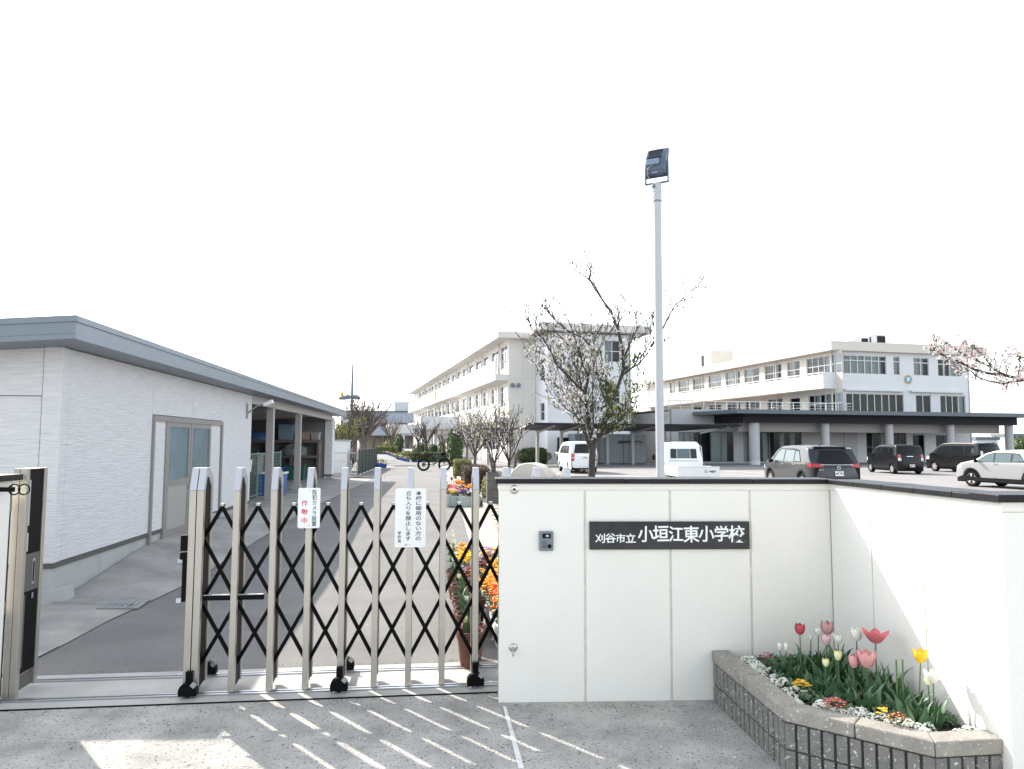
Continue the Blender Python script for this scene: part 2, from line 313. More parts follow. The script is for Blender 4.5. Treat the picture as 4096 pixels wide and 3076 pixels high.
# drain cover
def drain():
    t=thing('drain_grate','rectangular grey steel drain cover set in the concrete apron beside the white building','drain cover')
    P=[G(385,2425,.05),G(553,2425,.05),G(601,2383,.07),G(466,2383,.07)]
    zz=[hz(*p)+.014 for p in P]
    fr=MB();fr.add([(p[0],p[1],z) for p,z in zip(P,zz)]+[(p[0],p[1],z+.012) for p,z in zip(P,zz)],[(0,1,2,3)[::-1],(4,5,6,7),(0,1,5,4),(1,2,6,5),(2,3,7,6),(3,0,4,7)]);fr.build('frame','dtrim',t)
    A,B,Cc,Dd=[Vector((p[0],p[1],z+.0122)) for p,z in zip(P,zz)]
    for i in range(6):
        f0,f1=(i+.08)/6,(i+.92)/6
        q=[A.lerp(B,f0),A.lerp(B,f1),Dd.lerp(Cc,f1),Dd.lerp(Cc,f0)]
        MB().add([v for v in q]+[v+Vector((0,0,.004)) for v in q],[(4,5,6,7),(0,1,5,4),(1,2,6,5),(2,3,7,6),(3,0,4,7)]).build('grate_bar','rail',t)
drain()
# kerb and planting strip on the right side of the drive
def kerbs():
    sheet('concrete_strip',frp([(4.77,3.4),(6.4,.3),(6.9,1.0),(5.36,3.2),(5.36,12),(5.22,20),(5.05,30),(5.0,36),(4.58,36),(4.56,30),(4.71,20),(4.78,12)]),.018,'kerb',.9)
    kb=bpy.data.objects.new('kerb',None);C.collection.objects.link(kb);kb['kind']='structure'
    B0=lambda a:5.34-.018*max(0,a-11)
    a=2.2
    while a<36:
        l=.6;P=[FS.wor(B0(a),a+.008),FS.wor(B0(a)+.28,a+.008),FS.wor(B0(a+l)+.28,a+l-.008),FS.wor(B0(a+l),a+l-.008)]
        z0=hz(*P[0]);q=MB();q.prism(P,z0-.06,z0+.14+random.uniform(-.004,.004));q.build('kerb_stone','kerb',kb,bevel=.012);a+=l
    sheet('planting_bed',frp([(5.61,2.2),(9,2.2),(9,27),(7.4,36),(5.2,36),(5.29,30),(5.47,20),(5.61,11.5)]),.11,'soil',1.2)
    sheet('grass_strip',frp([(5.61,9.0),(6.3,9.0),(6.3,14),(6.1,24),(5.9,36),(5.2,36),(5.29,30),(5.47,20),(5.61,12)]),.135,'grass',1.0,kind='stuff')
    for i in range(8): # paving tiles between the kerb and the planting, near end
        a=2.3+i*.82;P=[FS.wor(5.63,a),FS.wor(6.6,a),FS.wor(6.6,a+.81),FS.wor(5.63,a+.81)];z0=hz(*P[0]);MB().prism(P,z0+.08,z0+.137).build('paving_tile','kerb',kb,bevel=.006)
kerbs()
# parking stall lines
for p,q in (((3484,1886),(3836,1902)),((3490,1905),(3640,1908)),((2892,1884),(3070,1895)),((2880,1897),(3060,1905)),((2440,1888),(2590,1893)),((1926,1868),(2050,1868)),((2440,1903),(2600,1908)),((2480,1870),(2600,1873))):
    a=Vector(G(*p));b=Vector(G(*q));n=(b-a).normalized();n=Vector((-n.y,n.x))*.09
    sheet('parking_line',[a-n,b-n,b+n,a+n],.01,'white_line',0)
# gate rails
def rails():
    for d,lab in ((.03,'front'),(.455,'rear')):
        t=thing('gate_rail','grooved steel rail set in the sill, %s rail of the folding gate'%('nearer' if d<.3 else 'farther'),'rail',group=None)
        for e,h in ((-.022,.007),(.0,.002),(.022,.007)):
            a=gx(-3.62,d+e);b=gx(1.5,d+e)
            MB().bar((a[0],a[1],.018+h/2),(b[0],b[1],.018+h/2),.02 if e else .026,h).build('rail_edge' if e else 'rail_slot','rail' if e else 'dtrim',t)
    a=gx(-4.3,-.14);b=gx(1.5,-.14)
rails()

# ============================================================ STORAGE BUILDING (left)
def storage():
    t=thing('storage_building','single storey white sided store with grey sloping roof and open bay, left of the drive','building',(FS.o[0],FS.o[1],0),FS.rot)
    # local: x to the right (side wall plane x=0 faces the drive), y away
    ZT=2.826;W=8.0
    fo=MB();fo.box(-W,-.02,.02,8.72,-.1,.40);fo.build('foundation','found',t)
    fo=MB();fo.box(-.25,-.02,22.4,23.0,-.1,.42);fo.build('foundation','found',t)
    [MB().box(*a).build('base_flashing','dtrim',t) for a in ((-W,.0,-.0,.05,.37,.43),(-.05,.0,.05,3.26,.37,.43),(-.05,.0,6.3,8.72,.37,.43))]
    bk=MB();bk.box(-W,-.03,.03,8.7,.43,ZT);bk.build('backing_wall','sidjoint',t)
    # side wall panels
    L=WM(0,0,90)  # u -> +y , outward -> +x
    def panel(a0,a1,z0,z1,top=None):
        q=MB();q.box(-.028,-.001,a0+.005,a1-.005,z0+.004,z1-.004);q.build('siding_panel','siding',t)
    sy=[.17,2.72,4.52,6.36,8.72]
    yd0,yd1,zd=2.72,6.36,2.13
    panel(.16,2.72,.43,ZT)
    panel(2.72,4.52,zd+.04,ZT);panel(4.52,6.36,zd+.04,ZT);panel(6.36,8.72,.43,ZT)
    panel(2.80,3.28,.43,zd);panel(5.62,6.26,.43,zd)
    # corner trim & front wall panels
    q=MB();q.box(-.20,.004,-.012,.155,.43,ZT);q.build('corner_panel','siding',t,bevel=.004)
    q=MB();q.box(-W,-.21,.0,.03,.43,2.27);q.build('siding_panel','siding',t)
    q=MB();q.box(-W,-.21,.0,.03,2.28,ZT+.002);q.build('siding_panel','siding',t)
    # door
    d=MB();d.box(-.03,.03,2.72,6.36,zd-.05,zd+.03);d.box(-.03,.03,2.72,2.78,-.0,zd-.05);d.box(-.03,.03,6.28,6.36,.2,zd-.05);d.box(-.03,.02,3.28,3.36,.22,zd-.05)
    dd=d.build('door_frame','frame',t)
    for i,(a0,a1) in enumerate(((3.36,4.46),(4.48,5.62))):
        d=MB();d.box(-.02,.012,a0,a1,.26,.38);d.box(-.02,.012,a0,a1,1.06,1.16);d.box(-.02,.012,a0,a1,zd-.13,zd-.05);d.box(-.02,.0125,a0,a0+.09,.38,zd-.13);d.box(-.02,.0125,a1-.09,a1,.38,zd-.13)
        lf=d.build('sliding_door','frame',t)
        MB().box(-.012,-.004,a0+.09,a1-.09,1.16,zd-.13).build('glass_pane','frost',lf)
        MB().box(-.012,.002,a0+.09,a1-.09,.38,1.06).build('kick_panel','kick',lf)
        MB().lathe([(0,0),(.014,0),(.014,.02),(0,.02)],10,(.012,a1-.05 if i==0 else a0+.05,1.0),'x').build('door_lock','rail',lf)
    # post-end wall, columns, header
    for y,wd,zt in ((11.1,.2,2.68),(15.1,.2,2.68)):
        MB().box(-.17,-.0,y-wd/2,y+wd/2,.22,zt).build('column','cpost',t)
        MB().box(-.22,.03,y-wd/2-.05,y+wd/2+.05,.18,.24 if y<12 else .42).build('column_base','found',t)
    MB().box(-.30,.0,22.35,23.05,.42,2.75).build('end_pier','siding',t)
    MB().box(-.31,.01,22.34,23.06,.37,.43).build('base_flashing','dtrim',t)
    MB().box(-.12,-.0,8.72,22.35,2.64,2.9).build('header_beam','cpost',t)
    MB().box(-.14,-.03,8.71,8.78,.2,2.7).build('corner_post','cpost',t)
    # inside walls
    q=MB();q.box(-W+.1,-.3,22.4,22.5,.2,3.0);q.build('end_wall','inside',t)
    q=MB();q.box(-W+.1,-W+.2,8.75,22.4,.2,3.0);q.build('back_wall','inside',t)
    q=MB();q.box(-W+.1,-.3,8.68,8.74,.2,2.9);q.build('partition_wall','inside',t)
    # roof : high edge along the drive, falling to the left
    x1=.36;y0=-.58;y1=23.8;sl=.07
    rf=MB();rf.add([(x1,y0,3.09),(x1,y1,3.09),(-W-.3,y1,3.09-sl*(W+.6)),(-W-.3,y0,3.09-sl*(W+.6)),(x1,y0,3.02),(x1,y1,3.02),(-W-.3,y1,3.02-sl*(W+.6)),(-W-.3,y0,3.02-sl*(W+.6))],[(0,1,2,3),(7,6,5,4),(0,4,5,1),(3,2,6,7),(0,3,7,4),(1,5,6,2)]);rf.build('roof','roof',t)
    yy=y0
    for i,yn in enumerate([y0+6.2,y0+12.4,y0+18.6,y1]):
        f=MB();f.box(x1,x1+.03,yy+.004,yn-.004,2.85,2.905);f.box(x1-.01,x1+.022,yy+.004,yn-.004,2.908,3.03);f.box(x1,x1+.034,yy+.004,yn-.004,3.033,3.10);f.build('fascia','roofl',t);yy=yn
    f=MB()
    for (za,zb,o) in ((2.85,2.905,.03),(2.908,3.03,.022),(3.033,3.10,.034)):
        f.add([(x1+o,y0-o,za),(x1+o,y0-o,zb),(-W-.3,y0-o,zb-sl*(W+.66)),(-W-.3,y0-o,za-sl*(W+.66)),(x1+o,y0,za),(x1+o,y0,zb),(-W-.3,y0,zb-sl*(W+.66)),(-W-.3,y0,za-sl*(W+.66))],[(0,1,2,3),(4,7,6,5),(1,5,6,2),(0,3,7,4),(0,4,5,1),(2,6,7,3)])
    f.build('front_fascia','roof',t)
    so_=MB();so_.add([(x1,y0,2.855),(x1,y1,2.855),(-.02,y1,2.83),(-.02,y0,2.83)],[(0,1,2,3)]);so_.add([(x1,y0,2.852),(-.02,y0,2.828),(-.02,0.0,2.828),(x1,0,2.852)],[(0,1,2,3)])
    so_.add([(-.02,y0,2.829),(-W-.3,y0,2.829-sl*W),(-W-.3,.02,2.829-sl*W),(-.02,.02,2.829)],[(0,1,2,3)]);so_.build('soffit','roof',t)
    for y in (11.2,15.1,19):
        MB().bar((-.1,y,2.78),(-W+.2,y,2.78-sl*W+.1),.12,.18).build('rafter','cpost',t)
    for i in range(4):
        MB().bar((-.7-i*1.1,8.8,2.82-i*.077),(-.7-i*1.1,22.4,2.82-i*.077),.06,.10).build('purlin','inside',t)
    # wall lamps under the eave
    for y,z in ((8.25,2.45),(22.9,2.45)):
        b=MB();b.box(0,.02,y-.05,y+.05,z-.17,z+.17);lb=b.build('lamp_bracket','frame',t)
        MB().tube([(.02,y,z-.05),(.2,y,z+.10),(.42,y,z+.17)],.018,6).build('lamp_arm','frame',lb)
        MB().tube([(.36,y,z+.14),(.56,y,z+.22)],[.04,.05],8).build('lamp_head','white',lb)
    # ledge block at the corner
    k=MB();k.prism([(-.6,-.20),(.03,-.20),(.16,.02),(.16,.22),(.0,.30),(-.6,0)],-.05,.16,[(-.6,-.17),(.02,-.17),(.13,.02),(.13,.20),(.0,.26),(-.6,0)]);k.build('corner_block','found',t,bevel=.01)
    return t
ST=storage()
def sw(x,y): return FS.wor(x,y)
def store_things():
    rz=FS.rot
    # shelving across the far end of the bay
    x,y=sw(-3.0,21.9)
    t=thing('storage_rack','tall brown steel shelving across the far end of the open bay','shelving',(x,y,.22),rz)
    for px in (-1.9,-1.0,.55,1.5,2.55): MB().box(px-.05,px+.05,-.3,.3,0,1.62).build('upright','shelf',t)
    for z in (.95,1.56): MB().box(-1.95,2.6,-.31,.31,z-.06,z+.05).build('shelf','shelf',t)
    MB().box(-1.95,2.6,.25,.3,0,1.56).build('back_panel','inside',t)
    def item(name,label,cat,lx,ly,z,fn,grp=None):
        X,Y=sw(lx,ly);o=thing(name,label,cat,(X,Y,z),rz,grp);fn(o);return o
    def tub(w_,d,h,mt,lid=None):
        def f(o):
            q=MB();q.prism([(-w_*.45,-d*.45),(w_*.45,-d*.45),(w_*.45,d*.45),(-w_*.45,d*.45)],0,h,[(-w_/2,-d/2),(w_/2,-d/2),(w_/2,d/2),(-w_/2,d/2)]);q.build('body',mt,o,bevel=.02)
            q=MB();q.box(-w_*.53,w_*.53,-d*.53,d*.53,h,h+.05);q.build('rim',lid or mt,o,bevel=.01)
        return f
    zt=.22+1.61
    item('storage_tub','pale blue plastic tub on top of the shelving','box',-1.75,21.9,zt,tub(.62,.45,.62,'clearp','bluep'))
    item('storage_box','cream shallow basket beside the pale blue tub on the shelving','basket',-1.05,21.9,zt,tub(.5,.4,.28,'beige'))
    item('storage_box','light brown carton at the right end of the shelf top','box',-.6,21.9,zt,tub(.34,.4,.26,'kick'))
    def heap(mt,w_,d,h,n=9,sd=1):
        def f(o):
            rr=random.Random(sd);q=MB();N=14
            vs=[];fs=[]
            for j in range(7):
                ph=pi/2*j/6
                for i in range(N):
                    a=2*pi*i/N;k=1+rr.uniform(-.12,.12)
                    vs.append((cos(a)*cos(ph)**.6*w_/2*k,sin(a)*cos(ph)**.6*d/2*k,sin(ph)**.8*h*k))
            for j in range(6):
                fs+=[(j*N+i,j*N+(i+1)%N,(j+1)*N+(i+1)%N,(j+1)*N+i) for i in range(N)]
            q.add(vs,fs).build('body',mt,o,smooth=True)
            q=MB()
            for k in range(4):
                z=h*(.2+.18*k);q.tube([(w_*.45*cos(a_/10*pi)*(1-.15*k),-d*.46*sin(a_/10*pi)*(1-.15*k)-.01,z+.03*sin(a_*1.7+k)) for a_ in range(11)],.018,5)
            q.build('fold',mt,o)
        return f
    item('folded_tarpaulin','bright blue folded tarpaulin on the shelf top, left of the second column','tarpaulin',-4.15,21.9,zt,heap('bluet',1.5,.5,.38,sd=2))
    item('folded_tarpaulin','second blue folded tarpaulin on the shelf top, nearer the tub','tarpaulin',-3.0,21.9,zt,heap('bluet',1.1,.5,.33,sd=3))
    item('cloth_bundle','heap of grey green sacks on the right middle shelf','sacks',-1.4,21.7,.22+1.0,heap('sack',1.1,.5,.40,sd=4))
    item('cloth_bundle','heap of dark sacks on the middle shelf behind the first gap','sacks',-3.6,21.7,.22+1.0,heap('sack',.8,.5,.38,sd=5))
    item('carton','brown carton standing on the left middle shelf','box',-4.9,21.7,.22+1.0,tub(.5,.4,.40,'beige'))
    item('bucket','small dark bucket on the left of the shelf top','bucket',-4.85,21.8,zt,tub(.3,.3,.3,'dgrn'))
    # mesh fence panel, cart and bins between the wall end and the second column
    def meshp(o):
        for yy_ in (8.9,11.8,14.8): MB().tube([(0,yy_-11.8,0),(0,yy_-11.8,1.25)],.025,8).build('post','teal',o)
        for z in (.1,1.2): MB().tube([(0,-2.9,z),(0,3.0,z)],.018,6).build('rail','teal',o)
        q=MB()
        for i in range(96): yy_=-2.88+i*.0612;q.bar((0,yy_,.1),(0,yy_,1.2),.005)
        for i in range(11): q.bar((.004,-2.9,.15+i*.1),(.004,3.0,.15+i*.1),.005)
        q.build('wire_mesh','teal',o,kind='stuff')
    item('mesh_fence_panel','pale green wire mesh panel standing across the open bay','fence',-.55,11.8,.24,meshp)
    def cart(o):
        MB().box(-.45,.45,-.7,.7,.18,.24).build('base','dgrn',o)
        MB().box(-.42,.42,-.66,-.62,.24,1.35).build('front_panel','dgrn',o)
        MB().box(-.42,.42,.62,.66,.24,1.1).build('rear_panel','dgrn',o)
        MB().box(-.42,-.38,-.62,.62,.24,1.1).build('side_panel','dgrn',o)
        MB().box(.38,.42,-.62,.62,.24,.9).build('side_panel','dgrn',o)
        MB().tube([(.3,-.7,1.2),(.33,-.8,1.45),(-.33,-.8,1.45),(-.3,-.7,1.2)],.02,8).build('handle','teal',o)
        for a in (-.35,.35):
            for b in (-.55,.55): MB().lathe([(0,-.03),(.08,-.03),(.09,0),(.08,.03),(0,.03)],14,(a,b,.09),'x').build('wheel','rub',o)
    item('wheeled_cage_cart','dark green wheeled bin cart inside the open bay','cart',-.95,10.0,.24,cart)
    item('recycling_bin','pale teal bin hanging low beside the dark green cart','bin',-.4,9.25,.26,tub(.42,.4,.55,'teal','white'))
    item('sign_board_box','white notice box with green rim on the cart','box',-.35,9.3,1.05,tub(.5,.1,.30,'white','grnp'))
    item('blue_bin','blue plastic bin between the first and second column','bin',-.35,12.7,.25,tub(.75,.6,.62,'bluep','white'))
    item('carton_stack','tall brown carton behind the mesh panel','box',-1.25,13.4,.25,tub(.9,.6,1.1,'beige'))
    item('green_crate','dark green crate on the floor under the shelving','crate',-1.2,21.0,.25,tub(.75,.5,.55,'grnp'))
    item('yellow_container','yellow can beside the first column','can',-.7,10.55,.25,tub(.22,.3,.85,'gold'))
    def barrow(o):
        q=MB();q.prism([(-.25,-.3),(.25,-.3),(.3,.35),(-.3,.35)],.3,.55,[(-.36,-.42),(.36,-.42),(.38,.45),(-.38,.45)]);q.build('tray','bluep',o)
        for s in (-1,1): MB().tube([(s*.1,.6,.2),(s*.22,-.3,.28),(s*.28,-1.0,.62)],.018,7).build('handle','red',o)
        MB().lathe([(0,-.05),(.15,-.05),(.18,0),(.15,.05),(0,.05)],16,(0,.6,.18),'x').build('wheel','rub',o)
    item('wheelbarrow','wheelbarrow with red handles parked under the shelves','wheelbarrow',-1.9,20.2,.25,barrow)
store_things()

# ============================================================ GATE WALL (right)
WA=math.atan(.045)
def wy(x): return 5.19+.045*(x+.08)
def wallp():
    t=thing('gate_wall','white rendered gate wall with black coping, carrying the school name plate','wall',(-.085,5.19,0),WA)
    # local x along wall 0..2.34 , front face y=0
    Lm=2.345;TH=.22;zt=1.49
    MB().box(.0,Lm+.2,.005,TH-.012,0,zt).build('core','groove',t)
    js=[0,.598,1.198,1.768,Lm]
    for i in range(4):
        a=js[i]+(.008 if i else 0);b=js[i+1]-(.008 if i<3 else 0)
        MB().box(a,b,0,.02,.008,zt-.045).build('wall_panel','wall',t,bevel=.003)
    MB().box(.0,.01,.02,TH,.008,zt-.045).build('wall_end_panel','wall',t)
    MB().box(.01,Lm,TH-.02,TH,.008,zt-.045).build('rear_panel','wall',t)
    MB().box(-.004,Lm,-.004,TH,zt-.042,zt).build('top_band','wall',t)
    xs=[-.03,.42,.88,1.32,1.78,Lm+.03]
    for i in range(5):
        MB().box(xs[i]+.001,xs[i+1]-.001,-.03,TH+.03,zt+.002,zt+.035+.001*(i%2)).build('coping_stone','cap',t,bevel=.004)
    return t
GW=wallp()
def lw(x,y=0): # local of gate wall -> world
    return (-.085+x*cos(WA)-y*sin(WA),5.19+x*sin(WA)+y*cos(WA))
def wing():
    c=Vector(lw(2.345,0));e=Vector((2.405,3.66));L_=(e-c).length;an=math.atan2(e.y-c.y,e.x-c.x)
    # local x from corner towards the street, face (towards the gate side) at y=0 with outward -x world
    t=thing('gate_wing_wall','white rendered wing wall running from the corner towards the street behind the planter','wall',(c.x,c.y,0),an)
    zt=1.49;TH=.2
    MB().box(.0,L_,.005,TH,0,zt).build('core','groove',t)
    js=[.006,.50,1.02,L_]
    for i in range(3):
        a=js[i]+(.007 if i else 0);b=js[i+1]-(.007 if i<2 else 0)
        MB().box(a,b,0,.02,.008,zt-.045).build('wall_panel','wall',t,bevel=.003)
    MB().box(.004,L_,-.004,TH,zt-.042,zt).build('top_band','wall',t)
    n=5
    for i in range(n):
        a=.036+(L_-.036)*i/n;b=.036+(L_-.036)*(i+1)/n
        MB().box(a,b-.002,-.03,TH+.02,zt+.002,zt+.035+.001*(i%2)).build('coping_stone','cap',t,bevel=.004)
    t2=thing('gate_pier','white rendered pier at the street end of the wing wall with black coping','wall',(e.x-.008,e.y-.004,0),R(2.5))
    MB().box(.0,2.6,.0,.25,.0,zt-.045).build('pier_panel','wall',t2,bevel=.004)
    MB().box(.0,2.6,-.004,.25,zt-.042,zt+.003).build('top_band','wall',t2)
    for i in range(3): MB().box(-.03+i*.6,-.03+(i+1)*.6-.002,-.03,.27,zt+.005,zt+.042+.001*(i%2)).build('coping_stone','cap',t2,bevel=.004)
wing()
def leftwall():
    t=thing('left_gate_wall','white gate wall end with black coping at the left edge of the view','wall',(-3.40,4.88,0),R(6.3))
    MB().box(-3,0,0,.22,0,1.47).build('wall_panel','wall',t,bevel=.004)
    MB().box(-3,.004,-.004,.224,1.473,1.505).build('top_band','wall',t)
    MB().box(-3,.06,-.03,.25,1.508,1.55).build('coping_stone','cap',t,bevel=.004)
    q=MB()
    for k,(dx,r_) in enumerate(((.0,.035),(.06,.035))): q.tube([(.11+dx+r_*cos(a*pi/6),.05,1.455+r_*sin(a*pi/6)) for a in range(13)],.005,5)
    q.box(.02,.11,.04,.06,1.44,1.47)
    q.build('hook_ring','blk',t)
leftwall()
def wallbits():
    def at(x,z,name,label,cat):
        X,Y=lw(x,0);return thing(name,label,cat,(X,Y,z),WA)
    # name plate
    x0,z0=FrW.hita(2356,2085,0);x1,z1=FrW.hita(2995,2195,0)
    xc,zc=(x0+x1)/2,(z0+z1)/2;W_,H_=(x1-x0),z0-z1
    t=at(xc,zc,'school_name_plate','long dark stone name plate with white brush lettering on the white gate wall','sign')
    MB().box(-W_/2,W_/2,-.025,0,-H_/2,H_/2).build('plate','plate',t,bevel=.003)
    def tx(s,px0,px1,py0,py1):
        a,za=FrW.hita(px0,py0,0);b,zb=FrW.hita(px1,py1,0);n=len(s);p=(b-a)/n;h=za-zb
        for i,ch in enumerate(s):
            text(ch,h*(1.08+.05*sin(i*2.3)),'plab',t,Matrix.Translation((a+p*(i+.5)-xc,-.0262,(za+zb)/2-zc+h*.02*sin(i*1.7)))@Matrix.Rotation(R(1.6*sin(i*3.1+1)),4,'Y')@Matrix.Rotation(pi/2,4,'X')@Matrix.Shear('XY',4,(.10,0)),name='character',off=h*.017,sx=p/h*.98)
    tx('刈谷市立',2379,2540,2136,2172);tx('小垣江東小学校',2549,2972,2108,2170)
    # intercom
    x0,z0=FrW.hita(2156,2124,0);x1,z1=FrW.hita(2212,2201,0)
    t=at((x0+x1)/2,(z0+z1)/2,'intercom','grey door station with camera window and speaker grille on the wall','intercom');a=(x1-x0)/2;b=(z0-z1)/2
    MB().box(-a,a,-.028,0,-b,b).build('housing','icom',t,bevel=.004)
    MB().box(-a*.55,a*.62,-.031,-.027,b*.3,b*.78).build('camera_window','blk',t)
    MB().box(-a*.1,a*.35,-.033,-.031,b*.45,b*.65).build('lens','rail',t)
    for i in range(6): MB().box(-a*.6,a*.05,-.030,-.027,-b*.7+i*b*.13,-b*.65+i*b*.13).build('grille_slot','icomd',t)
    MB().lathe([(0,-.034),(a*.28,-.034),(a*.28,-.028)],14,(a*.45,0,-b*.52),'y').build('call_button','blk',t)
    # disc fitting and lever
    x,z=FrW.hita(2057,1957,0);t=at(x,z,'wall_disc_fitting','round stainless disc fitting near the top left of the wall','fitting')
    MB().lathe([(0,-.008),(.012,-.008),(.028,-.006),(.033,-.001),(.033,0)],24,(0,0,0),'y').build('disc','steel',t,smooth=True)
    MB().lathe([(0,-.02),(.008,-.02),(.008,-.008)],12,(0,0,0),'y').build('bolt','blk',t)
    x,z=FrW.hita(2053,2590,0);t=at(x,z,'wall_lever_fitting','round stainless fitting with a hanging lever low on the wall','fitting')
    MB().lathe([(0,-.012),(.014,-.012),(.026,-.008),(.031,-.001),(.031,0)],24,(0,0,0),'y').build('disc','steel',t,smooth=True)
    MB().tube([(0,-.012,.005),(0,-.03,0),(0,-.033,-.05)],.007,8).build('lever','steel',t,smooth=True)
FrW=Fr(-.085,5.19,.045)
wallbits()
# block pillar behind the wall
def pillar():
    X,Y=G(1975,2050,.12)
    t=thing('block_pillar','short grey concrete block pillar behind the gate wall beside the grass strip','pillar',(X-.02,Y,0),FS.rot)
    for r_ in range(5):
        z=.06+r_*.2
        if r_%2: MB().box(-.14,.14,0,.39,z,z+.19).build('block','blkwall',t,bevel=.006)
        else:
            MB().box(-.14,.14,0,.19,z,z+.19).build('block','blkwall',t,bevel=.006)
            MB().box(-.14,.14,.2,.39,z,z+.19).build('block','blkwall',t,bevel=.006)
    for k in range(1,7):
        pass
    MB().box(-.13,.13,.01,.38,-.05,1.05).build('mortar','mortar',t)
    MB().box(.14,1.6,.02,.17,-.05,.95).build('rear_block_wall','blkwall',t)
pillar()
# ============================================================ FOLDING GATE
def gate():
    X0=-.98;T0=(X0,GL(X0),0);an=math.atan(.12)
    t=thing('folding_gate','bronze and black folding lattice gate on wheels, drawn across the drive','gate',T0,an)
    cs=cos(an)
    xs=[(X-X0)/cs for X in (-2.20,-1.955,-1.70,-1.455,-1.215,-.98,-.74,-.50,-.26,-.03,.20,.43)]
    out=[(0,.035),(.24,.06),(.24,1.515),(.135,1.588),(.05,1.588),(0,1.445)]
    def frame(x,w_):
        q=MB()
        q.prof([(0,.035),(.045,.035),(.045,1.43),(.0,1.43)],x-w_/2,x+w_/2)              # front leg
        q.prof([(.2,.06),(.24,.06),(.24,1.44),(.2,1.44)],x-w_/2,x+w_/2)                   # rear leg
        f=q.build('post','alu',t,bevel=.002)
        q=MB();q.prof([(0,1.431),(.045,1.431),(.075,1.52),(.13,1.52),(.2,1.441),(.24,1.441),(.24,1.515),(.135,1.588),(.05,1.588)],x-w_/2,x+w_/2)
        q.build('post_cap','alutop',f,bevel=.002)
        q=MB();q.prof([(.046,.05),(.199,.065),(.199,1.44),(.129,1.518),(.076,1.518),(.046,1.43)],x-w_/2+.008,x+w_/2-.008);q.build('black_channel','blk',t)
        return f
    for i,x in enumerate(xs):
        if i==0:
            frame(x-.0,.046); frame(x-.052,.046)
        else: frame(x,.042)
    J=[1.085,.635,.19];A=1.325;d=.115
    def bar(p,q_,dd): MB().bar((p[0],d+dd,p[1]),(q_[0],d+dd,q_[1]),.026,.014,up=(0,1,0)).build('lattice_bar','blk',t)
    for i in range(len(xs)-1):
        a,b=xs[i],xs[i+1];mx=(a+b)/2
        bar((a,J[0]),(mx+.008,A),.009);bar((mx-.008,A),(b,J[0]),-.009)
        for k in range(2):
            bar((a,J[k]),(b,J[k+1]),-.009);bar((a,J[k+1]),(b,J[k]),.009)
        q=MB();q.box(mx-.014,mx+.014,d-.02,d+.02,A-.014,A+.006);q.build('pivot_cap','rail',t,bevel=.003)
        for k in range(2):
            z=(J[k]+J[k+1])/2;MB().lathe([(0,-.022),(.006,-.022),(.006,.0)],8,(mx,d,z-.0),'y').build('pivot_bolt','rub',t)
    q=MB();q.box(xs[0]+.03,xs[1]+.20,.04,.06,.655,.69);q.build('cross_rail','blk',t,bevel=.006)
    q=MB();q.box(xs[0]+.03,xs[1]+.195,.038,.062,.691,.695);q.build('cross_rail_trim','rail',t)
    # wheels
    for i in (0,4,8):
        x=xs[i]-(.026 if i==0 else 0)
        q=MB();q.box(x-.022,x+.022,-.03,.03,.10,.19);q.box(x-.014,x+.014,.03,.44,.10,.135);q.build('wheel_bracket','blk',t)
        for y0,nm in ((-.03,0),(.455,1)):
            q=MB();N=14;r_=.062
            pts=[(r_*cos(pi*k/N),.062+r_*sin(pi*k/N)) for k in range(N+1)]+[(-r_*.98,.035),(r_*.98,.035)]
            q.add([(x+p[0],y0-.03,p[1]) for p in pts]+[(x+p[0],y0+.03,p[1]) for p in pts],[tuple(range(len(pts)))[::-1],tuple(range(len(pts),2*len(pts)))]+[(k,(k+1)%len(pts),len(pts)+(k+1)%len(pts),len(pts)+k) for k in range(len(pts))])
            wh=q.build('wheel_hood','blk',t,bevel=.003)
            MB().lathe([(0,-.02),(.045,-.02),(.048,0),(.045,.02),(0,.02)],18,(x,y0,.068-.004),'y').build('wheel','rub',wh)
            MB().box(x-.03,x+.03,y0-.02,y0+.02,.018,.036).build('rail_shoe','icom',wh)
            MB().bar((x+.028,y0-.031,.121),(x+.052,y0-.031,.098),.035,.004,up=(0,1,0)).build('strap','rail',wh)
    # latch on the leading post
    x=xs[0]-.075
    q=MB();q.box(x-.045,x-.002,-.012,.03,1.01,1.12);q.box(x-.048,x-.004,-.006,.02,.95,1.0);q.box(x-.03,x-.002,-.006,.02,.66,.95);q.build('latch','blk',t,bevel=.003)
    q=MB();q.prof([(-.008,.93),(.01,.93),(.001,.955)],x-.062,x-.03);q.prof([(-.008,.655),(.01,.655),(.001,.685)],x-.062,x-.03);q.build('latch_tip','rail',t)
    MB().box(xs[0]-.0,xs[0]+.006,.08,.11,1.18,1.27).build('lock_case','blk',t)
    # signs wired on the posts
    def sign(x,xa,xb,za,zb,name,label):
        X=T0[0]+x*cos(an);Y=T0[1]+x*sin(an)
        s=thing(name,label,'sign',(X+.006*sin(an),Y-.006*cos(an),0),an)
        w0,w1=xa-x,xb-x
        q=MB();r_=.012;P=[]
        for cx,cz,a0 in ((w1-r_,zb-r_,0),(w0+r_,zb-r_,90),(w0+r_,za+r_,180),(w1-r_,za+r_,270)):
            P+=[(cx+r_*cos(R(a0+k*22.5)),cz+r_*sin(R(a0+k*22.5))) for k in range(5)]
        n=len(P);q.add([(p[0],-.004,p[1]) for p in P]+[(p[0],0,p[1]) for p in P],[tuple(range(n)),tuple(range(n,2*n))[::-1]]+[(k,n+k,n+(k+1)%n,(k+1)%n) for k in range(n)])
        q.build('board','white',s)
        for z in (za+.018,zb-.018): MB().lathe([(0,-.007),(.004,-.007),(.004,-.004)],8,(0.004,0,z),'y').build('screw','rail',s)
